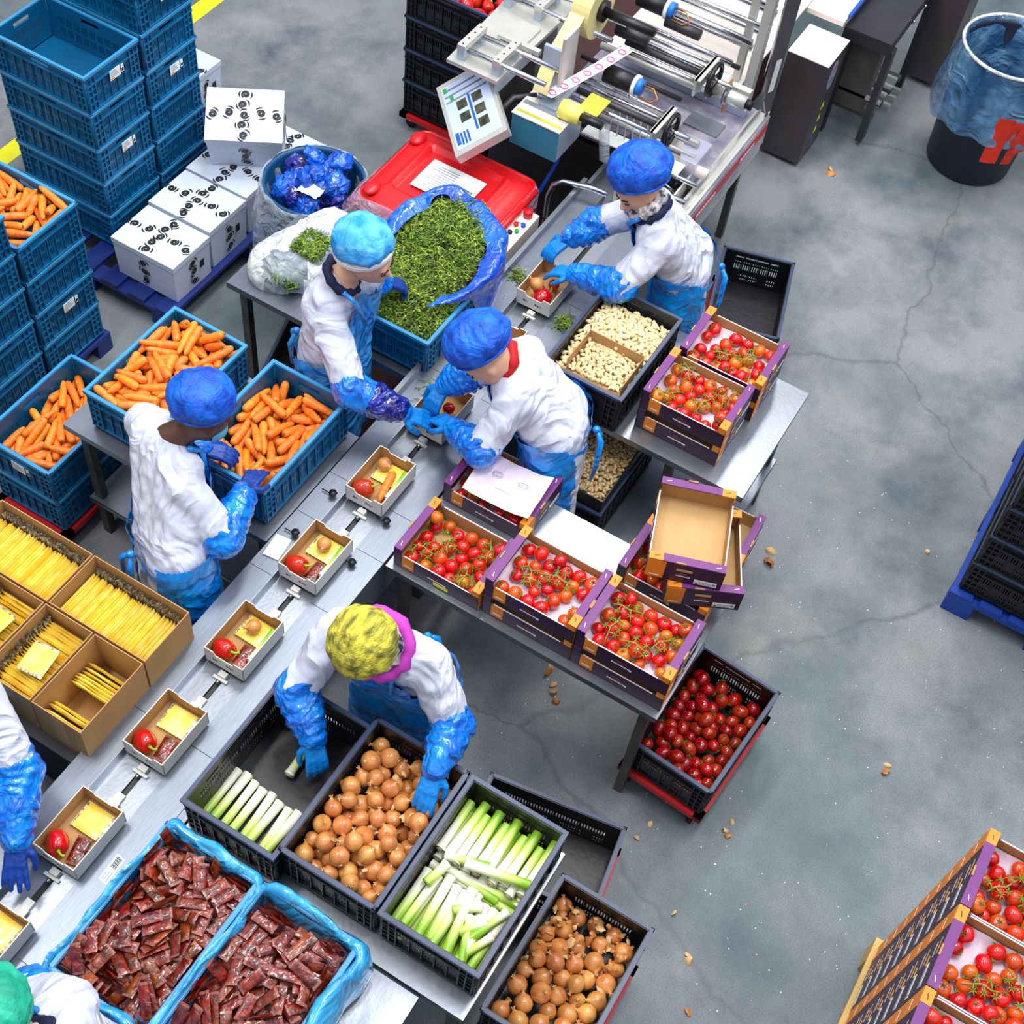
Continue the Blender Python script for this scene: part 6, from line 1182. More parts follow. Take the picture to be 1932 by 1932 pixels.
# milky bag of herbs on the table
t = thing('herb_bag', 'milky clear plastic bag of herbs lying on the steel table', 'bag', (3.86, 2.98, 0.822))
m = MB()
def bf(u, v):
    w = 2 * PI * u; r = 0.30 * (0.72 + 0.28 * abs(math.cos(w * 1.0 + 0.4))) * (1 + 0.10 * math.sin(3 * w + 1)); k = math.sin(PI / 2 * v)
    zz = 0.145 * math.cos(PI / 2 * v) ** 0.55 if v < 1 else 0
    return (r * k * math.cos(w) * 1.02 + 0.0, r * k * math.sin(w) * 0.78, max(0.002, zz + 0.03 * fbm((k * math.cos(w) * 2, k * math.sin(w) * 2, 1), 1.6) + 0.022 * abs(fbm((k * math.cos(w) * 2, k * math.sin(w) * 2, 4), 4.0))))
grid_mesh(m, bf, 64, 26, 'bag_milky', closed_u=True,
          matfn=lambda c: 'bag_clear' if ((c.x + 0.02) ** 2 + (c.y + 0.05) ** 2 < 0.010 or (c.x + 0.20) ** 2 + (c.y + 0.02) ** 2 < 0.011) else 'bag_milky')
m.build('plastic_bag', t)
m = MB(); strands(m, 900, lambda r: (-0.02 + r.uniform(-1, 1) * 0.075, -0.05 + r.uniform(-1, 1) * 0.07, 0.145 + r.uniform(-0.02, 0.015)), 0.04, rr, r=0.0022)
strands(m, 350, lambda r: (-0.19 + r.uniform(-1, 1) * 0.06, -0.02 + r.uniform(-1, 1) * 0.08, 0.07 + r.uniform(-0.02, 0.015)), 0.05, rr, ('herb_dark', 'herb', 'herb_dark'), 0.003)
o = m.build('herbs', t); o['kind'] = 'stuff'
m = MB()
strands(m, 60, lambda r: (4.33 + r.gauss(0, 0.02), 2.08 + r.gauss(0, 0.02), 0.868), 0.05, rr); strands(m, 70, lambda r: (4.22 + r.gauss(0, 0.03), 1.76 + r.gauss(0, 0.02), 0.832), 0.05, rr)
strands(m, 24, lambda r: (3.95 + r.gauss(0, 0.08), 2.07 + r.gauss(0, 0.02), 0.866), 0.03, rr); strands(m, 12, lambda r: (3.45 + r.gauss(0, 0.06), 2.07 + r.gauss(0, 0.02), 0.866), 0.03, rr)
o = m.build('herb_scraps'); tag(o, 'herb sprigs scattered on the steel of the conveyor', 'herbs', kind='stuff')
# dark crate seen under the herb table and brown floor mat
crate('black', 3.80, 2.90, 0.10, 0.3, 'black crate on the floor under the herb table behind the light-capped worker')
o = MB().box(3.3, 4.4, 2.14, 2.9, 0.0, 0.012, 'mat_brown').build('floor_mat'); tag(o, 'brown floor mat under the herb table', 'mat')

# ------------------------------------------------------------------ onion skins on the floor
rr = random.Random(31)
FS = [(3.00, 1.02, .03), (2.93, 0.97, .03), (2.45, 0.42, .022), (2.74, -0.02, .024), (2.80, -0.02, .02), (2.60, 0.28, .016), (3.42, -0.50, .028), (2.16, -0.12, .026), (1.92, -0.42, .024), (4.17, 0.42, .04), (4.67, -0.22, .022), (4.30, -0.88, .02), (7.05, 1.33, .035), (2.52, 0.30, .018), (2.31, 0.02, .02), (1.98, -0.22, .02), (3.10, 0.86, .02), (1.62, -0.40, .02), (2.88, 0.92, .024), (2.9, -0.95, .022)]
for k, (x, y, s) in enumerate(FS):
    m = MB(); husk(m, (0, 0, s * 0.42), s, rr, 'onion_dry' if k % 3 else 'onion_husk'); 
    if s > 0.022: husk(m, (s, 0.3 * s, s * 0.4), s * 0.8, rr, 'onion_dry')
    o = m.build('onion_skin', None, (x, y, 0.0)); tag(o, 'dry onion skin flake lying on the concrete floor', 'onion skin', 'onion skins on the floor')
m = MB()
for k in range(420):
    x, y = rr.uniform(1.6, 5.0), rr.uniform(-1.6, 1.1); s = rr.uniform(0.002, 0.006)
    m.box(x, x + s, y, y + s * 0.8, 0.0, 0.0015, 'onion_dry' if k % 3 == 0 else 'sticker')
o = m.build('floor_crumbs'); tag(o, 'tiny pale crumbs scattered over the floor', 'crumbs', kind='stuff')

# ------------------------------------------------------------------ film wrapping machine at the end of the conveyor
MC = thing('wrapping_machine', 'steel film wrapping machine with rollers, label reel and tilted screen', 'machine', (5.9, 2.1, 0))
def mp(name, mb, parent=None):
    o = mb.build(name, parent or MC)
    if parent is None: o.location = (-5.9, -2.1, 0)
    return o
m = MB()
m.box(5.12, 6.22, 1.60, 1.68, 0.60, 0.845, 'alu').box(5.12, 6.22, 1.592, 1.60, 0.66, 0.845, 'film').box(5.12, 6.22, 1.60, 1.615, 0.845, 0.87, 'alu').box(5.12, 6.22, 1.645, 1.66, 0.845, 0.86, 'chrome'); mp('side_rail', m)
RS_ = mp('red_stripe', MB().box(5.13, 6.20, 1.588, 1.592, 0.752, 0.80, 'stripe_red'))
m = MB()
for x0, n in ((5.32, 9), (5.86, 7)):
    for k in range(n): m.box(x0 + 0.026 * k, x0 + 0.026 * k + 0.018, 1.5865, 1.588, 0.765, 0.787, 'white_ink'); m.box(x0 + 0.026 * k + 0.005, x0 + 0.026 * k + 0.009, 1.586, 1.5866, 0.769, 0.776 + 0.004 * (k % 2), 'stripe_red')
mp('lettering', m, RS_)
m = MB().box(5.45, 6.22, 1.68, 2.62, 0.835, 0.85, 'film').box(6.22, 7.9, 1.84, 2.62, 0.835, 0.85, 'cabinet_top').box(5.12, 5.45, 1.68, 2.14, 0.79, 0.80, 'steel').box(5.12, 5.6, 2.12, 2.14, 0.7, 0.86, 'steel'); mp('film_deck', m)
m = MB().box(5.5, 6.2, 1.75, 2.9, 0.35, 0.80, 'brown_dark').box(6.2, 7.2, 1.9, 2.9, 0.35, 0.80, 'brown_dark').box(5.45, 5.5, 2.2, 2.9, 0.0, 0.8, 'steel_dark').box(5.2, 5.24, 1.64, 1.68, 0, 0.6, 'grey_frame').box(6.1, 6.14, 1.64, 1.68, 0, 0.6, 'grey_frame').box(5.3, 5.34, 2.3, 2.34, 0, 0.4, 'grey_frame'); mp('base_frame', m)
# mounting plate with two rod blocks
m = MB().prism([(4.96, 2.63), (5.75, 2.62), (5.75, 2.95), (4.96, 2.92)], 1.33, 1.35, 'alu'); m.box(4.97, 5.3, 2.63, 2.645, 1.27, 1.33, 'alu_blue').box(5.5, 5.72, 2.7, 2.9, 0.8, 1.33, 'grey_frame'); mp('mounting_plate', m)
for y, z, x0 in ((2.86, 1.35, 4.99), (2.66, 1.35, 4.99), (2.90, 1.35, 5.50), (2.72, 1.35, 5.50)):
    m = MB().box(x0, x0 + 0.21, y - 0.022, y + 0.022, z + 0.055, z + 0.085, 'alu').box(x0, x0 + 0.045, y - 0.02, y + 0.02, z, z + 0.055, 'alu_blue').box(x0 + 0.165, x0 + 0.21, y - 0.02, y + 0.02, z, z + 0.055, 'alu_blue')
    for k in range(4): m.cyl((x0 + 0.02 + 0.055 * k, y, z + 0.084), (x0 + 0.02 + 0.055 * k, y, z + 0.087), 0.005, 'staple', 8)
    mp('rod_block', m)
m = MB().box(5.24, 5.44, 2.66, 2.78, 1.352, 1.366, 'alu').box(5.24, 5.27, 2.56, 2.80, 1.36, 1.385, 'alu'); mp('cover_plate', m)
def shaft(a, b, r, mt='chrome', name='shaft'): mp(name, MB().cyl(a, b, r, mt, 16))
shaft((5.03, 2.90, 1.395), (5.03, 2.40, 1.395), 0.014); shaft((5.17, 2.90, 1.395), (5.17, 2.40, 1.395), 0.014)
shaft((5.52, 2.95, 1.41), (5.52, 2.3, 1.41), 0.014); shaft((5.68, 2.95, 1.41), (5.68, 2.3, 1.41), 0.014)
# tilted monitor
M = frame((4.985, 2.985, 1.13), (-0.62, -0.60, -0.05), (0.42, -0.50, 0.42))
m = MB().box(0, 0.50, 0.0, 0.05, 0, 0.29, 'alu', M); MH = mp('monitor_housing', m)
# screen content drawn flat on the housing face (local y = 0 side faces up and out)
def on(x0, x1, z0, z1, mt, d): return MB().box(x0, x1, -d, 0.0, z0, z1, mt, M)
s = mp('screen', on(0.03, 0.47, 0.02, 0.27, 'screen_lit', 0.002), MH)
m = MB(); 
for k in range(5):
    i, j = (k % 2, k // 2); x = 0.165 + 0.088 * (j if k != 4 else 2) + 0.0 * i; z = 0.165 - 0.085 * i
    m.box(x, x + 0.060, -0.0035, -0.002, z, z + 0.055, 'screen_photo', M)
m.box(0.15, 0.40, -0.0036, -0.002, 0.145, 0.157, 'screen_blue', M); m.box(0.36, 0.44, -0.0036, -0.002, 0.03, 0.05, 'screen_blue', M)
for k in range(3): m.box(0.37, 0.45, -0.0036, -0.002, 0.056 + 0.018 * k, 0.066 + 0.018 * k, 'screen_blue', M)
for k in range(3): m.box(0.06 + 0.04 * k, 0.07 + 0.04 * k, -0.0036, -0.002, 0.03, 0.26, 'grey_ink', M)
m.box(0.04, 0.075, -0.0038, -0.002, 0.03, 0.05, 'green_ink', M).box(0.105, 0.14, -0.0038, -0.002, 0.055, 0.075, 'green_ink', M).box(0.04, 0.05, -0.004, -0.002, 0.02, 0.03, 'roll_yellow', M)
mp('screen_picture', m, MH)
m = MB().tube([(4.98, 2.62, 1.15), (5.10, 2.60, 1.18), (5.16, 2.50, 1.2)], 0.02, 'steel_dark', 8); mp('monitor_arm', m)
# teal fronted box
m = MB().box(4.985, 5.23, 2.27, 2.535, 1.02, 1.20, 'alu_blue').box(4.978, 4.985, 2.27, 2.535, 1.02, 1.19, 'teal_panel').box(4.975, 5.235, 2.265, 2.54, 1.20, 1.207, 'cabinet_top')
m.box(5.00, 5.02, 2.27, 2.53, 1.2075, 1.209, 'ribbon_olive').box(5.07, 5.10, 2.27, 2.53, 1.2075, 1.209, 'grey_ink').box(5.14, 5.16, 2.27, 2.53, 1.2075, 1.209, 'grey_ink'); mp('drive_box', m)
# upright bracket with label reel
m = MB().box(5.16, 5.30, 2.385, 2.40, 1.207, 1.58, 'alu').box(5.17, 5.19, 2.40, 2.50, 1.207, 1.5, 'alu_blue').box(5.10, 5.34, 2.36, 2.46, 1.207, 1.222, 'alu_blue'); mp('upright_bracket', m)
m = MB(); prr = [(0.045, 2.33), (0.045, 2.45), (0.145, 2.45), (0.145, 2.33)]
def disc(mb, c, r0, r1, y0, y1, mt, n=36):
    vs = []; 
    for (r, y) in ((r0, y0), (r1, y0), (r1, y1), (r0, y1)):
        for k in range(n): w = 2 * PI * k / n; vs.append((c[0] + r * math.cos(w), y, c[1] + r * math.sin(w)))
    return mb.add(vs, [(a * n + k, a * n + (k + 1) % n, ((a + 1) % 4) * n + (k + 1) % n, ((a + 1) % 4) * n + k) for a in range(4) for k in range(n)], mt, False)
LR = mp('label_reel', disc(MB(), (5.56, 1.52), 0.045, 0.15, 2.40, 2.50, 'label_tape'))
mp('reel_hub', disc(MB(), (5.56, 1.52), 0.01, 0.055, 2.375, 2.40, 'black_plastic').cyl((5.56, 2.40, 1.52), (5.56, 2.10, 1.52), 0.024, 'black_plastic'), LR)
m = MB(); pts = [(5.62, 1.62), (5.46, 1.58), (5.30, 1.48), (5.18, 1.42), (5.14, 1.36), (5.10, 1.28)]
for (ya, yb) in ((2.42, 2.50),):
    vs = [(x, ya, z) for x, z in pts] + [(x, yb, z) for x, z in pts]; k = len(pts); m.add(vs, [(i, i + 1, k + i + 1, k + i) for i in range(k - 1)], 'label_tape', True)
mp('label_tape', m)
m = MB(); pts = [(5.10, 2.42, 1.28), (5.22, 2.34, 1.33), (5.36, 2.27, 1.37), (5.50, 2.20, 1.42)]
vs = [(x, y - 0.03, z) for x, y, z in pts] + [(x, y + 0.035, z) for x, y, z in pts]; m.add(vs, [(i, i + 1, 4 + i + 1, 4 + i) for i in range(3)], 'paper_liner', True)
for k in range(7):
    t_ = (k + 0.5) / 7; j = min(int(t_ * 3), 2); f_ = t_ * 3 - j; p = Vector(pts[j]).lerp(Vector(pts[j + 1]), f_)
    ribbon2d(m, [(0.020 * math.cos(w * PI / 6), 0.013 * math.sin(w * PI / 6)) for w in range(13)], 0.0022, 'pink_ink', Matrix.Translation(p + Vector((0, 0, 0.002))) @ Matrix.Rotation(H90, 4, 'Z') @ Matrix.Rotation(-0.35, 4, 'X'))
mp('printed_labels', m)
mp('ribbon_roll', MB().cyl((5.10, 2.33, 1.25), (5.10, 2.22, 1.25), 0.048, 'roll_yellow', 24).cyl((5.10, 2.24, 1.25), (5.10, 2.10, 1.25), 0.02, 'black_plastic'))
mp('ribbon', MB().box(5.13, 5.28, 2.15, 2.26, 1.262, 1.264, 'ribbon_olive'))
# two roller frames
def roller_frame(x0, x1, ya, yb, z, hub):
    for k, (xx, r, mt) in enumerate(((x0 + 0.015, 0.012, 'chrome'), ((x0 + x1) / 2 - 0.02, 0.017, 'steel_dark'), ((x0 + x1) / 2 + 0.035, 0.012, 'chrome'), (x1 - 0.015, 0.010, 'chrome'))):
        shaft((xx, ya, z), (xx, yb, z), r, mt)
    EP = mp('end_plate', MB().box(x0 - 0.01, x1 + 0.02, yb - 0.012, yb, z - 0.07, z + 0.03, 'alu').box(x0 - 0.01, x1 + 0.02, yb - 0.03, yb + 0.004, z + 0.022, z + 0.03, 'alu'))
    w = MB(); cx_ = (x0 + x1) / 2 + 0.02
    w.tube([(cx_ + 0.085 * math.cos(a * PI / 12), yb - 0.055, z - 0.03 + 0.085 * math.sin(a * PI / 12)) for a in range(24)], 0.012, 'black_plastic', 8, closed=True)
    for a in range(3): w.tube([(cx_, yb - 0.05, z - 0.03), (cx_ + 0.08 * math.cos(a * 2.1), yb - 0.055, z - 0.03 + 0.08 * math.sin(a * 2.1))], 0.010, 'black_plastic', 6)
    w.cyl((cx_, yb, z - 0.03), (cx_, yb - 0.16, z - 0.03), 0.014, 'chrome'); mp('handwheel', w, EP)
    return cx_
roller_frame(5.25, 5.46, 2.42, 1.90, 1.20, 1)
roller_frame(5.62, 5.83, 2.30, 1.86, 1.30, 1)
mp('film_arbor', MB().cyl((5.78, 1.80, 1.19), (5.78, 1.62, 1.19), 0.036, 'alu').cyl((5.78, 1.74, 1.19), (5.78, 1.72, 1.19), 0.05, 'steel').cyl((5.78, 1.62, 1.19), (5.78, 1.585, 1.19), 0.026, 'staple').box(5.755, 5.80, 1.722, 1.732, 1.10, 1.28, 'brass').box(5.84, 5.88, 1.63, 1.80, 1.17, 1.21, 'alu'))
for (x, y, z) in ((5.42, 2.10, 1.30), (5.98, 2.22, 1.38)):
    a = MB().cyl((x, y + 0.16, z), (x, y, z), 0.048, 'black_plastic', 20); AM = mp('air_motor', a)
    mp('dial', MB().cyl((x, y, z), (x, y - 0.016, z), 0.055, 'sticker', 24), AM)
    mp('blue_clip', MB().cyl((x, y - 0.016, z), (x, y - 0.045, z), 0.042, 'blue_clip', 20), AM)
    mp('copper_loop', MB().tube([(x, y - 0.045, z + 0.02), (x - 0.01, y - 0.11, z + 0.03), (x - 0.03, y - 0.15, z), (x - 0.05, y - 0.12, z - 0.02), (x - 0.045, y - 0.05, z - 0.02)], 0.005, 'brass', 8), AM)
for (y0, y1, x, z, r, mt) in ((2.62, 1.82, 6.02, 1.20, 0.017, 'chrome'), (2.62, 1.80, 6.22, 1.22, 0.020, 'chrome'), (2.60, 1.80, 6.34, 1.25, 0.014, 'chrome'), (2.60, 1.80, 6.50, 1.28, 0.022, 'chrome'), (2.5, 1.8, 6.12, 1.12, 0.013, 'steel_dark'), (2.45, 1.90, 5.92, 1.17, 0.018, 'steel_dark'),
        (2.50, 1.74, 5.55, 1.02, 0.020, 'alu'), (2.40, 1.72, 5.47, 1.00, 0.012, 'alu'), (2.0, 1.63, 5.22, 0.92, 0.017, 'chrome'), (2.0, 1.63, 5.34, 0.95, 0.012, 'chrome'), (2.15, 1.68, 5.40, 0.88, 0.016, 'steel_dark'), (2.2, 2.0, 5.95, 1.33, 0.03, 'steel_dark'), (2.36, 2.18, 5.70, 1.36, 0.03, 'steel_dark'), (1.95, 1.80, 5.12, 0.97, 0.022, 'black_plastic'), (2.02, 1.63, 5.47, 0.93, 0.03, 'cabinet_top'), (2.5, 1.9, 5.86, 1.10, 0.02, 'alu'), (2.55, 1.95, 5.74, 1.08, 0.014, 'steel_dark'), (2.45, 1.85, 6.42, 1.05, 0.02, 'chrome'), (2.6, 1.85, 6.58, 1.05, 0.016, 'chrome'), (2.6, 1.85, 6.72, 1.10, 0.02, 'chrome')):
    shaft((x, y0, z), (x, y1, z), r, mt)
mp('deck_panel', MB().box(5.86, 5.98, 1.75, 2.5, 0.852, 0.858, 'steel').box(5.62, 5.70, 1.75, 2.5, 0.852, 0.87, 'alu').box(6.1, 6.14, 1.70, 2.5, 0.852, 0.90, 'alu_blue').box(5.5, 5.54, 1.7, 2.4, 0.852, 0.88, 'steel_dark')); mp('white_sheet', MB().box(5.98, 6.12, 1.83, 2.38, 1.06, 1.066, 'sticker')); mp('film_web', MB().box(5.60, 5.80, 1.90, 2.35, 0.98, 0.984, 'film').box(5.32, 5.42, 1.74, 2.30, 0.97, 0.974, 'sticker'))
mp('acrylic_guard', MB().prism([(5.42, 1.69), (5.62, 1.69), (5.62, 1.84), (5.42, 1.78)], 0.86, 1.00, 'acrylic'))
m = MB()
for k in range(9):
    x = 5.12 + 0.035 * k; m.cyl((x, 1.72 + 0.03 * (k % 3), 0.86 + 0.01 * (k % 2)), (x + 0.02, 2.02 - 0.04 * (k % 4), 0.90), 0.008, ('chrome', 'staple', 'alu')[k % 3], 8); m.ball((x, 1.72 + 0.03 * (k % 3), 0.88), 0.016, 'black_plastic', 8)
m.box(5.10, 5.44, 1.95, 1.975, 0.84, 0.93, 'alu').box(5.10, 5.44, 1.70, 1.71, 0.84, 0.92, 'alu').box(5.2, 5.3, 1.75, 1.95, 0.83, 0.86, 'steel_dark'); mp('infeed_linkage', m)
m = MB()
for k in range(8): m.tube([(5.45, 2.2 - 0.04 * k, 1.10), (5.40, 2.18 - 0.045 * k, 0.98), (5.44, 2.2 - 0.04 * k, 0.88)], 0.004, 'acrylic', 6)
m.tube([(5.34, 2.19, 1.06), (5.30, 2.14, 0.9), (5.36, 2.08, 0.84)], 0.03, 'bag_clear', 8); mp('film_drape', m)
m = MB().box(6.20, 6.26, 1.73, 1.78, 0.85, 1.75, 'alu').box(6.36, 6.40, 1.86, 1.90, 0.85, 1.75, 'alu'); m.cyl((6.32, 1.70, 0.9), (6.32, 1.70, 1.7), 0.016, 'chrome'); mp('post', m)
mp('side_door', MB().prism([(5.98, 1.30), (6.04, 1.05), (6.19, 0.84), (6.19, 1.72), (5.96, 1.72)], -1.61, -1.60, 'cabinet_dark', Matrix.Rotation(PI / 2, 4, 'X')).prism([(6.05, 1.10), (6.14, 1.06), (6.14, 1.26), (6.05, 1.30)], -1.598, -1.5965 + 0.0, 'sticker', Matrix.Rotation(PI / 2, 4, 'X')))
mp('red_panel', MB().box(6.7, 6.78, 1.95, 2.3, 1.15, 1.24, 'rust')); mp('blue_rail', MB().box(7.35, 8.6, 1.58, 1.60, 0.83, 0.86, 'screen_blue').box(7.30, 8.6, 1.60, 1.84, 0.80, 0.83, 'cabinet_top'))
# hand rail loop and blue hose
o = MB().tube([(4.98, 2.28, 0.10), (4.96, 2.27, 0.82), (4.965, 2.25, 0.90), (4.98, 2.21, 0.93), (5.02, 2.08, 0.93), (5.03, 1.98, 0.93)], 0.014, 'chrome', 10).build('guard_rail'); tag(o, 'bent chrome guard rail in front of the dark machine base', 'rail')
o = MB().tube([(5.10, 2.30, 1.02), (5.09, 2.31, 0.92), (5.0, 2.36, 0.72), (4.98, 2.40, 0.35), (5.05, 2.44, 0.05)], 0.009, 'cable_blue', 8).build('air_hose'); tag(o, 'blue air hose hanging from the box with the teal front', 'hose')

# ------------------------------------------------------------------ cabinets behind
t = thing('control_cabinet', 'narrow dark steel cabinet with pale top and warning stickers right of the machine', 'cabinet', (7.12, 1.66, 0))
MB().box(-0.16, 0.16, -0.13, 0.13, 0.03, 0.745, 'cabinet_dark').build('housing', t)
MB().box(-0.162, 0.162, -0.132, 0.132, 0.745, 0.75, 'cabinet_top').build('top', t)
m = MB(); F = frame((-0.10, -0.1305, 0), (1, 0, 0), (0, 0, 1))
m.prism([(0.10 + 0.06 * math.cos(k * PI / 12), 0.60 + 0.10 * math.sin(k * PI / 12)) for k in range(24)], 0, 0.0012, 'alu_blue', F @ Matrix.Rotation(PI / 2, 4, 'X')); m.box(0.075, 0.13, -0.002, 0, 0.64, 0.66, 'pink_ink', F).box(0.07, 0.12, -0.002, 0, 0.56, 0.575, 'screen_blue', F); m.build('emblem', t)
for k in range(3):
    m = MB().prism([(0.08, 0.36 - 0.09 * k), (0.13, 0.36 - 0.09 * k), (0.105, 0.41 - 0.09 * k)], 0, 0.0012, 'yellow_sticker', F @ Matrix.Rotation(PI / 2, 4, 'X')); m.build('warning_sticker', t)
m = MB().box(0.08, 0.10, -0.0015, 0, 0.08, 0.15, 'blue_clip', F); m.build('blue_sticker', t)
t = thing('outfeed_table', 'dark steel outfeed table with long slots at its foot between the cabinets', 'machine', (7.75, 1.38, 0))
MB().box(-0.40, 0.45, -0.08, 0.22, 0.70, 0.78, 'steel_dark').build('table_top', t)
m = MB().box(-0.36, -0.28, -0.10, -0.06, 0.04, 0.70, 'steel_dark'); m.build('leg', t)
for q in ((0.36, 0.42, -0.10, -0.06), (-0.36, -0.30, 0.16, 0.22), (0.36, 0.42, 0.16, 0.22)): MB().box(*q, 0.0, 0.70, 'steel_dark').build('leg', t)
MB().box(-0.30, -0.16, -0.02, 0.2, 0.20, 0.70, 'grey_frame').build('side_panel', t)
for k in range(4): MB().box(-0.28 + 0.16 * k, -0.24 + 0.16 * k, -0.10, 0.22, 0.16, 0.19, 'grey_frame').build('slat', t)
for k in range(7): MB().box(-0.30 + 0.095 * k, -0.275 + 0.095 * k, -0.12, 0.22, 0.30 if k < 4 else 0.04, 0.32 if k < 4 else 0.06, 'alu').build('slat', t)
for k in range(3): MB().cyl((0.0 + 0.2 * k, -0.085, 0.72), (0.0 + 0.2 * k, -0.095, 0.72), 0.012, 'chrome', 10).build('bolt', t)
t = thing('control_cabinet', 'olive dark cabinet with a pale top at the upper right, before the waste bin', 'cabinet', (8.42, 1.20, 0))
MB().box(-0.17, 0.2, -0.11, 0.12, 0.04, 0.80, 'cabinet_dark').build('housing', t); MB().box(-0.172, 0.202, -0.112, 0.122, 0.80, 0.806, 'cabinet_top').build('top', t)
m = MB().tube([(-0.05, -0.115, 0.70), (-0.05, -0.17, 0.70), (0.05, -0.17, 0.70), (0.05, -0.115, 0.70)], 0.008, 'alu', 8); m.build('handle', t)
MB().cyl((0.0, -0.112, 0.74), (0.0, -0.14, 0.74), 0.02, 'red_plastic').build('red_button', t); MB().cyl((-0.1, -0.112, 0.72), (-0.1, -0.13, 0.72), 0.014, 'green_ink').build('green_button', t)

# ------------------------------------------------------------------ people
def prim_mesh(prims):
    """prims: ('c', p0, r0, p1, r1) tapered capsule or ('e', centre, (rx, ry, rz), 3x3 axes) ellipsoid -> closed shells."""
    mb = MB()
    for q in prims:
        if q[0] == 'c':
            a, r0, b, r1 = Vector(q[1]), q[2], Vector(q[3]), q[4]; d = (b - a); L = d.length
            if L < 1e-4: mb.ball(a, r0, 'skin', 16); continue
            d.normalize(); pts = [a - d * r0 * 0.98, a - d * r0 * 0.7, a - d * r0 * 0.3, a, b, b + d * r1 * 0.3, b + d * r1 * 0.7, b + d * r1 * 0.98]
            mb.tube(pts, [r0 * 0.2, r0 * 0.71, r0 * 0.95, r0, r1, r1 * 0.95, r1 * 0.71, r1 * 0.2], 'skin', 14)
        else:
            M = Matrix.Translation(q[1]) @ (q[3].to_4x4() if q[3] is not None else Matrix.Identity(4)) @ Matrix.Diagonal((*q[2], 1))
            mb.ball((0, 0, 0), 1.0, 'skin', 18, M)
    return mb
def bake(prims, voxel, smooth):
    me = prim_mesh(prims).mesh('tmp'); o = bpy.data.objects.new('tmp', me); COL.objects.link(o)
    r = o.modifiers.new('r', 'REMESH'); r.mode = 'VOXEL'; r.voxel_size = voxel
    s = o.modifiers.new('s', 'SMOOTH'); s.iterations = smooth; s.factor = 0.6
    dg = bpy.context.evaluated_depsgraph_get(); out = bpy.data.meshes.new_from_object(o.evaluated_get(dg))
    bpy.data.objects.remove(o); return out
def finish(name, me, material, parent, disp=None, keep=None, smooth=True):
    """displace along normals, drop vertices that fail keep(), give material, link as a child."""
    bm_ = bmesh.new(); bm_.from_mesh(me); bm_.normal_update()
    if disp:
        for v in bm_.verts: v.co += v.normal * disp(v.co)
    if keep:
        dl = [v for v in bm_.verts if not keep(v.co)]; bmesh.ops.delete(bm_, geom=dl, context='VERTS')
        big = [v for v in bm_.verts if not v.link_faces]; bmesh.ops.delete(bm_, geom=big, context='VERTS')
    for f in bm_.faces: f.smooth = smooth; f.material_index = 0
    me2 = bpy.data.meshes.new(name); bm_.to_mesh(me2); bm_.free(); me2.materials.append(MATS[material])
    o = bpy.data.objects.new(name, me2); COL.objects.link(o); o.parent = parent
    if parent: o.matrix_parent_inverse = Matrix.Translation(-parent.location)
    bpy.data.meshes.remove(me); return o
def V(*a): return Vector(a)
def hand_prims(w, h, palm_n, side, curl=0.6, s=1.0, spread=1.0):
    """w wrist, h hand direction point (knuckles beyond), palm_n palm normal (facing the held thing), side +1/-1 where the thumb leaves."""
    d = (Vector(h) - Vector(w)).normalized(); n = (Vector(palm_n) - d * d.dot(Vector(palm_n))).normalized(); x = d.cross(n) * side
    w = Vector(w); P = []
    for k, off in enumerate((-0.026, -0.009, 0.009, 0.025)): P.append(('c', w + d * 0.012 + x * off * 0.7, 0.0155 * s, w + d * 0.078 * s + x * off * s, 0.0125 * s))
    for k, (off, L) in enumerate(((-0.029, 0.060), (-0.0105, 0.073), (0.0095, 0.078), (0.029, 0.070))):   # little, ring, middle, index
        a = w + d * 0.082 * s + x * off * s; sp = off * 0.28 * spread; ang = curl * (0.45 + 0.08 * (3 - k)); joint = a; dir_ = (d + x * sp * 8).normalized()
        for seg, (f, r) in enumerate(((0.42, 0.0100), (0.32, 0.0092), (0.26, 0.0084))):
            dir_ = (Matrix.Rotation(ang * (0.7 if seg == 0 else 1.0), 3, dir_.cross(n)) @ dir_).normalized() if ang else dir_
            nx = joint + dir_ * L * f * s; P.append(('c', joint, r * s, nx, r * 0.92 * s)); joint = nx
    a = w + d * 0.022 + x * 0.024; b = a + (d * 0.6 + x * 0.75 + n * 0.25).normalized() * 0.038 * s; c = b + (d * 0.9 + x * 0.15 + n * 0.45).normalized() * 0.032 * s; e = c + (d * 0.95 - x * 0.1 + n * 0.5).normalized() * 0.024 * s
    P += [('c', a, 0.015 * s, b, 0.0125 * s), ('c', b, 0.0115 * s, c, 0.0105 * s), ('c', c, 0.0105 * s, e, 0.0092 * s)]
    return P
def wrinkle(scale, depth, seed=0, ax=None):
    def f(co):
        p = Vector(co) + Vector((seed, seed * 0.3, 0)); n1 = noise.noise(p * scale); n2 = noise.noise(p * scale * 2.3 + Vector((9, 2, 4)))
        return depth * ((1 - abs(n1) * 2.2) * 0.6 + n2 * 0.5)
    return f
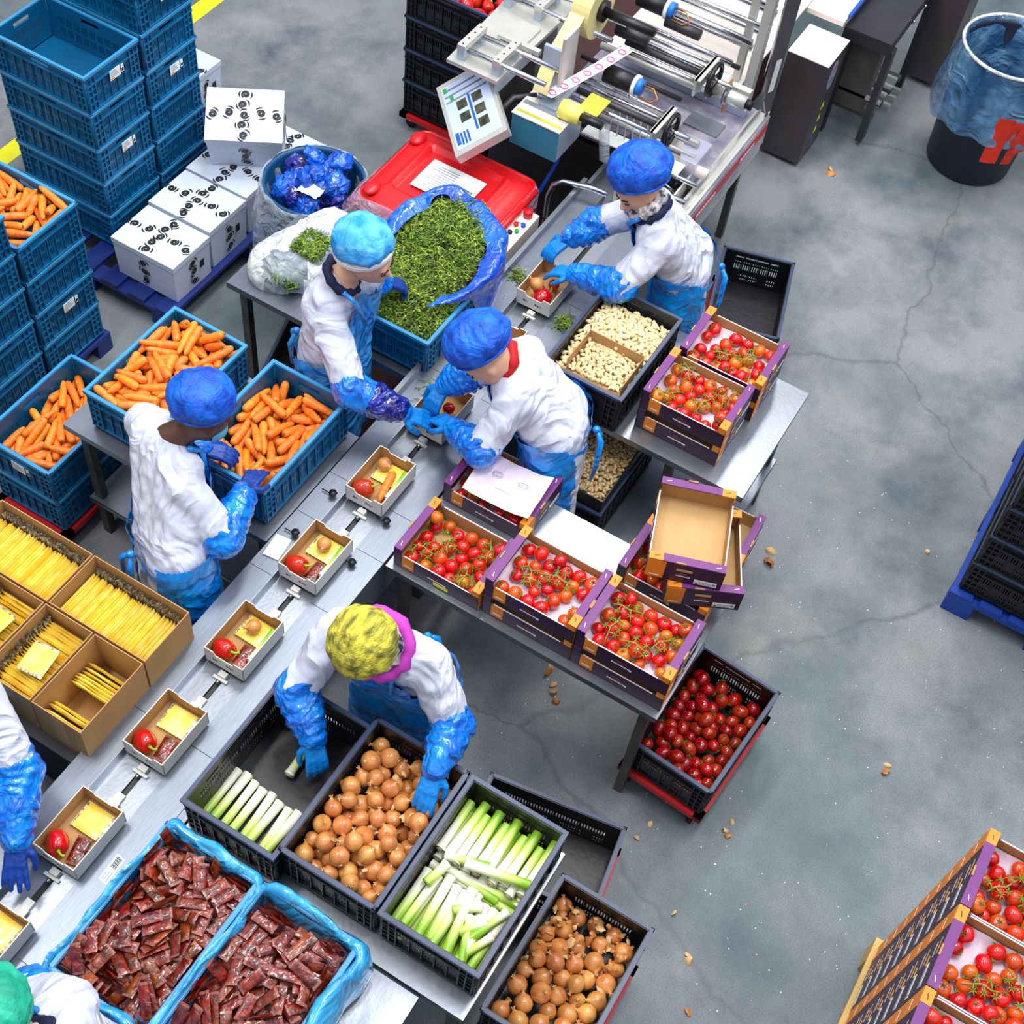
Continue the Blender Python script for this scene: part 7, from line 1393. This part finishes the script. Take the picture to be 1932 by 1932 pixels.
def person(label, J, F, cap='hairnet_blue', band=None, skin='skin', gloves=('glove_blue', 'glove_blue'), sleeves='sleeve_blue', collar='navy_cloth', scarf=None, mask=None,
           apron='apron_blue', seed=1, body_f=None, curl=(0.6, 0.6), hems=0.5, palm=((0, 0, -1), (0, 0, -1)), cuff=None, capr=1.0, hood=None, legs=True, strap=True, spread=(1, 1), cap_tilt=20):
    t = thing('person', label, 'person', (J['pelvis'][0], J['pelvis'][1], 0)); J = {k: Vector(v) for k, v in J.items()}
    H, N, LS, RS, LE, RE, LW, RW, LH, RH, PV = (J[k] for k in ('head', 'neck', 'ls', 'rs', 'le', 're', 'lw', 'rw', 'lh', 'rh', 'pelvis'))
    F = Vector(F).normalized(); side = (LS - RS).normalized(); S_ = (side - F * side.dot(F)).normalized(); U = F.cross(S_) * -1
    if U.dot(H - N) < 0: U = -U
    A3 = Matrix((F, S_, U)).transposed(); H = H - U * 0.040 + F * 0.022; AC = A3 @ Matrix.Rotation(math.radians(-cap_tilt), 3, 'Y')
    bf = Vector(body_f).normalized() if body_f else Vector((side.y, -side.x, 0)).normalized() * -1
    if not body_f and bf.dot(F) < 0: bf = -bf
    sd = Vector((-bf.y, bf.x, 0)).normalized()
    if sd.dot(side) < 0: sd = -sd
    hipL, hipR = PV + sd * 0.075, PV - sd * 0.075; chest = (LS + RS) / 2 * 0.62 + PV * 0.38
    FL = J.get('lfoot', Vector((PV.x, PV.y, 0)) + sd * 0.11); FR = J.get('rfoot', Vector((PV.x, PV.y, 0)) - sd * 0.11)
    # --- body: one continuous surface
    hp_ = [('e', H, (0.098, 0.077, 0.112), A3), ('e', H + F * 0.028 - U * 0.052, (0.062, 0.056, 0.066), A3), ('c', H + F * 0.094 - U * 0.006, 0.008, H + F * 0.112 - U * 0.036, 0.012),
           ('e', H + F * 0.075 - U * 0.082, (0.024, 0.024, 0.018), A3), ('e', H + S_ * 0.077 - U * 0.02, (0.018, 0.008, 0.03), A3), ('e', H - S_ * 0.077 - U * 0.02, (0.018, 0.008, 0.03), A3),
           ('c', H + F * 0.088 - U * 0.060 + S_ * 0.014, 0.0075, H + F * 0.088 - U * 0.060 - S_ * 0.014, 0.0075), ('c', H + F * 0.078 + U * 0.022 + S_ * 0.04, 0.012, H + F * 0.084 + U * 0.022 - S_ * 0.04, 0.012),
           ('c', H - U * 0.06 - F * 0.02, 0.052, N, 0.056)]
    bp = hp_ + [('c', N - Vector((0, 0, 0.03)), 0.075, PV, 0.10), ('c', LS - sd * 0.03, 0.06, RS + sd * 0.03, 0.06), ('c', LS, 0.05, LE, 0.04), ('c', RS, 0.05, RE, 0.04), ('c', LE, 0.038, LW, 0.027), ('c', RE, 0.038, RW, 0.027),
                ('c', hipL, 0.09, hipL.lerp(FL, 0.5), 0.06), ('c', hipL.lerp(FL, 0.5), 0.055, FL + Vector((0, 0, 0.09)), 0.038), ('c', hipR, 0.09, hipR.lerp(FR, 0.5), 0.06), ('c', hipR.lerp(FR, 0.5), 0.055, FR + Vector((0, 0, 0.09)), 0.038),
                ('c', LW, 0.022, LW.lerp(LH, 0.5), 0.012), ('c', RW, 0.022, RW.lerp(RH, 0.5), 0.012)]
    bd = finish('body', bake(bp, 0.0095, 3), skin, t)
    # --- face details
    m = MB()
    for s in (-1, 1):
        e = H + F * 0.0895 + S_ * 0.031 * s - U * 0.006
        m.tube([e + S_ * 0.015 * s - F * 0.006, e + F * 0.004, e - S_ * 0.013 * s], 0.0028, 'dark_hair', 6)
        b = H + F * 0.094 + S_ * 0.034 * s + U * 0.018; m.tube([b + S_ * 0.02 * s - F * 0.012, b + U * 0.003, b - S_ * 0.016 * s + F * 0.004], 0.003, 'dark_hair', 6)
    m.build('lashes_and_brows', bd)
    if mask:
        mk = bake([('e', H + F * 0.045 - U * 0.055, (0.066, 0.064, 0.052), A3)], 0.01, 1); finish('face_mask', mk, mask, t, None, lambda c: (c - H).dot(F) > 0.03)
    # --- coat
    W0 = 0.085
    ct = [('c', LS - sd * 0.02, 0.080, RS + sd * 0.02, 0.080), ('c', N - Vector((0, 0, 0.045)) - bf * 0.02, 0.088, PV + Vector((0, 0, 0.06)), 0.125)]
    for q, hp2 in ((LS, hipL), (RS, hipR)):
        ct += [('c', q.lerp(N, 0.42) - Vector((0, 0, 0.03)), 0.098, hp2 + Vector((0, 0, 0.05)), 0.122), ('c', hp2, 0.125, Vector((hp2.x, hp2.y, hems + 0.08)) - bf * 0.01, 0.138)]
    trunk = list(ct)
    ct += [('c', LS, 0.079, LS.lerp(LE, 0.55), 0.074), ('c', LS.lerp(LE, 0.55), 0.074, LE, 0.068), ('c', RS, 0.079, RS.lerp(RE, 0.55), 0.074), ('c', RS.lerp(RE, 0.55), 0.074, RE, 0.068), ('c', LE, 0.066, LE.lerp(LW, 0.22), 0.060), ('c', RE, 0.066, RE.lerp(RW, 0.22), 0.060)]
    finish('coat', bake(ct, 0.0115, 5), 'coat_white', t, lambda c: wrinkle(7, 0.010, seed)(c) + wrinkle(16, 0.004, seed + 3)(c))
    # --- apron
    tr = [(q[0], q[1], q[2] + 0.016, q[3], q[4] + 0.016) for q in trunk]
    zw = PV.z + 0.12
    def keep(c):
        k = max(0.0, min(1.0, (c.z - PV.z) / max(0.05, N.z - PV.z))); ax = PV.lerp(N, k) if c.z > PV.z else Vector((PV.x, PV.y, c.z)); d = c - ax
        f, s = d.dot(bf), abs(d.dot(sd)); a = math.degrees(math.atan2(s, f)); w = 0.02 * noise.noise(c * 12)
        if c.z > zw: return a < 118 - 150 * min(1, (c.z - zw) / 0.35) + 25 and s < 0.19 - 0.30 * (c.z - zw) + w and f > -0.02 and c.z < N.z - 0.02
        return a < 128 + 300 * w and c.z > hems + 0.02 or (a < 180 and abs(c.z - PV.z - 0.07) < 0.02)
    ap = finish('apron', bake(tr, 0.0115, 5), apron, t, lambda c: 0.004 + wrinkle(9, 0.012, seed + 5)(c) + wrinkle(22, 0.004, seed)(c), keep)
    if strap:
        m = MB(); bk = N - bf * 0.066 + Vector((0, 0, 0.05)); fr = chest + bf * 0.15 + Vector((0, 0, 0.06))
        for s in (-1, 1):
            m.tube([fr + sd * s * 0.075, N + bf * 0.095 + sd * s * 0.085 - Vector((0, 0, 0.035)), N + bf * 0.045 + sd * s * 0.088 + Vector((0, 0, 0.01))], 0.011, apron, 8)
        kb = PV - bf * 0.165 + Vector((0, 0, 0.07))
        m.ball(kb, (0.018, 0.018, 0.016), apron, 10); m.tube([kb, kb - bf * 0.03 + sd * 0.03 - Vector((0, 0, 0.04)), kb - bf * 0.03 + sd * 0.06 - Vector((0, 0, 0.17)), kb - bf * 0.02 + sd * 0.07 - Vector((0, 0, 0.26))], [0.009, 0.014, 0.012, 0.007], apron, 6)
        m.tube([kb, kb - bf * 0.02 - sd * 0.03 - Vector((0, 0, 0.06)), kb - bf * 0.02 - sd * 0.02 - Vector((0, 0, 0.2))], [0.009, 0.013, 0.007], apron, 6)
        m.build('apron_ties', ap)
    # --- collar, scarf, hood
    def ring(name, c, r, tube_r, mt, tilt=None, n=28, dz=0.0, fat=1.0):
        ax = (tilt or (H - N)).normalized(); e1 = ax.cross(sd).normalized(); e2 = ax.cross(e1).normalized(); m = MB()
        m.tube([c + (e1 * math.cos(2 * PI * k / n) + e2 * math.sin(2 * PI * k / n)) * r * (1 + 0.05 * math.sin(3 * k + seed)) for k in range(n)], [tube_r * (1 + 0.18 * math.sin(k * 2.1 + seed)) for k in range(n)], mt, 10, closed=True)
        o = m.build(name, t); o.matrix_parent_inverse = Matrix.Translation(-t.location)
    if collar: ring('collar', N + (H - N) * 0.04, 0.078, 0.020, collar)
    if scarf: ring('scarf', N + (H - N) * 0.30 + bf * 0.012, 0.072, 0.030, scarf)
    if hood: ring('hood', N + (H - N) * 0.12 + bf * 0.015, 0.112, 0.024, hood)
    # --- sleeves and gloves
    for nm, E, Wp, Hh, S0, g, pn, cu, sp, sgn in (('left', LE, LW, LH, LS, gloves[0], palm[0], curl[0], spread[0], 1), ('right', RE, RW, RH, RS, gloves[1], palm[1], curl[1], spread[1], -1)):
        up = E + (S0 - E).normalized() * 0.045; d = (Wp - E).normalized()
        sl = [('c', up, 0.070, E, 0.078), ('c', E, 0.076, E.lerp(Wp, 0.5), 0.066), ('c', E.lerp(Wp, 0.5), 0.064, Wp - d * 0.01, 0.046)]
        Lz = (Wp - E).length
        def dsp(c, E=E, d=d, Lz=Lz):
            q = (c - E).dot(d) / Lz; return 0.002 + wrinkle(11, 0.010, seed + 7)(c) + wrinkle(26, 0.006, seed)(c) + 0.003 * math.sin(q * 24 + 16 * noise.noise(c * 6))
        finish('sleeve_cover', bake(sl, 0.0085, 3), sleeves, t, dsp)
        if cuff and nm in cuff: finish('sleeve_cover', bake([('c', E.lerp(Wp, 0.45), 0.074, Wp - d * 0.03, 0.058)], 0.0085, 2), 'sleeve_navy', t, dsp)
        dg = (Hh - Wp).normalized(); hb = hand_prims(Wp, Hh, pn, sgn, cu, 1.08, sp); hb.append(('c', Wp - dg * 0.05, 0.036, Wp + dg * 0.01, 0.031))
        finish('glove', bake(hb, 0.0048, 1), g, t, wrinkle(40, 0.0012, seed))
    # --- cap
    C = H + U * 0.078 - F * 0.044; m = MB(); nu, nv = 72, 18; R0 = 0.128 * capr
    def cf(u, v):
        w = 2 * PI * u; k = v ** 0.8; ph = -0.34 + (PI / 2 + 0.34) * k; r = math.cos(ph); z = math.sin(ph)
        if v < 0.12: r *= 0.90 + 0.8 * v
        p = Vector((math.cos(w) * r * 1.04, math.sin(w) * r * 0.98, z * 0.86)); pl = 0.022 * math.sin(w * 19 + 3 * noise.noise(p * 2)) * (1 - v) + 0.09 * noise.noise(p * 2.4 + Vector((seed, 0, 0))) + 0.03 * noise.noise(p * 7)
        p *= (1 + pl); return tuple(C + AC @ (p * R0))
    grid_mesh(m, cf, nu, nv, cap, closed_u=True); net = m.build('hair_net', t); o = net; o.matrix_parent_inverse = Matrix.Translation(-t.location)
    sb = o.modifiers.new('s', 'SUBSURF'); sb.levels = 1; sb.render_levels = 1
    m = MB(); m.tube([C + AC @ (Vector((math.cos(w * PI / 18) * 0.90, math.sin(w * PI / 18) * 0.84, -0.29)) * R0) for w in range(36)], 0.006 if not band else 0.011, band or cap, 8, closed=True)
    if band:
        for dz in (0.012, -0.012): m.tube([C + AC @ (Vector((math.cos(w * PI / 18) * 0.90, math.sin(w * PI / 18) * 0.84, -0.30)) * R0) + U * dz for w in range(36)], 0.009, band, 8, closed=True)
    m.build('head_band' if band else 'elastic_edge', net)
    # --- trousers and shoes
    if legs:
        for h, f in ((hipL, FL), (hipR, FR)):
            finish('trouser_leg', bake([('c', Vector((h.x, h.y, 0.62)), 0.082, f + Vector((0, 0, 0.12)), 0.062)], 0.014, 2), 'trousers', t, wrinkle(12, 0.006, seed))
            A = Matrix((bf, sd, Vector((0, 0, 1)))).transposed()
            finish('shoe', bake([('e', f + bf * 0.05 + Vector((0, 0, 0.045)), (0.13, 0.048, 0.042), A), ('e', f + Vector((0, 0, 0.07)), (0.06, 0.046, 0.05), A)], 0.010, 2), 'rubber', t)
    return t
person('person in white coat and blue apron with dark blue hairnet, bending over the carrot crate', dict(head=(2.43, 2.391, 1.54), neck=(2.324, 2.488, 1.395), ls=(2.387, 2.669, 1.29), rs=(2.225, 2.356, 1.29), le=(2.49, 2.66, 1.12), re=(2.225, 2.19, 1.08),
       lw=(2.50, 2.50, 1.13), rw=(2.43, 2.235, 1.12), lh=(2.57, 2.37, 1.10), rh=(2.56, 2.27, 1.10), pelvis=(2.14, 2.38, 0.95)), (0.66, -0.52, -0.42), skin='skin_dark', gloves=('glove_dark', 'glove_dark'), collar=None, mask='mask_blue', seed=2, body_f=(0.85, -0.5, 0), curl=(0.9, 0.5), hems=0.45)
person('person with pale blue cap and white head band, one hand in the green herbs', dict(head=(3.374, 2.312, 1.65), neck=(3.331, 2.403, 1.48), ls=(3.535, 2.417, 1.345), rs=(3.258, 2.457, 1.345), le=(3.60, 2.46, 1.19), re=(3.115, 2.20, 1.11),
       lw=(3.66, 2.40, 1.19), rw=(3.19, 1.99, 1.03), lh=(3.71, 2.36, 1.15), rh=(3.25, 1.90, 0.985), pelvis=(3.335, 2.46, 0.98)), (0.16, -0.88, -0.24), cap='hairnet_pale', band='band_white', gloves=('glove_dark', 'glove_blue'), apron='apron_pale', seed=4, body_f=(0.25, -1, 0), cuff=('right',), curl=(1.0, 0.7), palm=((0, 0, -1), (0.3, 0.3, -1)), hems=0.45)
person('person with blue hairnet stooping over the conveyor in the middle, apron tied at the back', dict(head=(3.346, 1.727, 1.46), neck=(3.447, 1.636, 1.365), ls=(3.348, 1.541, 1.29), rs=(3.575, 1.621, 1.29), le=(3.19, 1.60, 1.06), re=(3.47, 1.84, 1.12),
       lw=(3.255, 1.775, 1.01), rw=(3.415, 1.925, 1.04), lh=(3.29, 1.865, 0.98), rh=(3.36, 1.93, 1.0), pelvis=(3.52, 1.41, 0.98)), (-0.42, 0.40, -0.80), collar=None, scarf='red_cloth', seed=6, body_f=(-0.35, 1, 0), cuff=(), curl=(0.6, 0.8), hems=0.4, capr=1.12)
person('person with bright blue hairnet and striped scarf, standing nearest the wrapping machine', dict(head=(4.534, 1.65, 1.555), neck=(4.558, 1.568, 1.405), ls=(4.507, 1.472, 1.29), rs=(4.728, 1.613, 1.29), le=(4.345, 1.57, 1.09), re=(4.61, 1.84, 1.12),
       lw=(4.35, 1.80, 1.03), rw=(4.52, 1.93, 1.05), lh=(4.35, 1.91, 0.99), rh=(4.46, 1.97, 1.01), pelvis=(4.73, 1.40, 0.98)), (-0.66, 0.36, -0.42), scarf='scarf', seed=8, body_f=(-0.4, 1, 0), curl=(0.7, 0.8), hems=0.42, capr=1.14)
person('person with yellow hairnet and magenta hood sorting onions and leeks', dict(head=(1.916, 1.31, 1.56), neck=(2.035, 1.317, 1.41), ls=(2.09, 1.16, 1.33), rs=(2.019, 1.497, 1.33), le=(2.02, 1.00, 1.13), re=(1.83, 1.545, 1.12),
       lw=(1.85, 0.965, 1.11), rw=(1.735, 1.405, 1.05), lh=(1.76, 0.945, 1.05), rh=(1.69, 1.36, 0.98), pelvis=(2.17, 1.29, 0.95)), (-0.60, -0.06, -0.76), cap='hairnet_yellow', hood='magenta_cloth', scarf='scarf', collar=None, seed=10, body_f=(-1, -0.1, 0), curl=(0.35, 0.7), hems=0.45, capr=0.96)
person('person mostly cut off at the left edge, dark glove on a yellow packet', dict(head=(0.95, 2.535, 1.62), neck=(1.015, 2.448, 1.46), ls=(1.145, 2.351, 1.34), rs=(0.804, 2.431, 1.34), le=(1.06, 2.14, 1.12), re=(0.62, 2.25, 1.12),
       lw=(0.885, 2.02, 1.03), rw=(0.55, 2.05, 1.03), lh=(0.79, 1.955, 0.955), rh=(0.52, 1.97, 0.98), pelvis=(1.05, 2.50, 0.98)), (-0.1, -0.8, -0.5), gloves=('glove_dark', 'glove_dark'), seed=12, body_f=(-0.2, -1, 0), curl=(0.15, 0.3), hems=0.45, spread=(2.2, 1))
person('person with green hairnet cut off by the bottom left corner', dict(head=(0.366, 1.485, 1.59), neck=(0.368, 1.393, 1.44), ls=(0.211, 1.386, 1.33), rs=(0.532, 1.407, 1.33), le=(0.13, 1.50, 1.12), re=(0.52, 1.60, 1.13),
       lw=(0.2, 1.72, 1.03), rw=(0.42, 1.72, 1.03), lh=(0.24, 1.82, 0.98), rh=(0.38, 1.82, 0.98), pelvis=(0.40, 1.22, 0.95)), (-0.1, 0.75, -0.55), cap='hairnet_green', seed=14, body_f=(0, 1, 0), hems=0.45)

ST.clear()
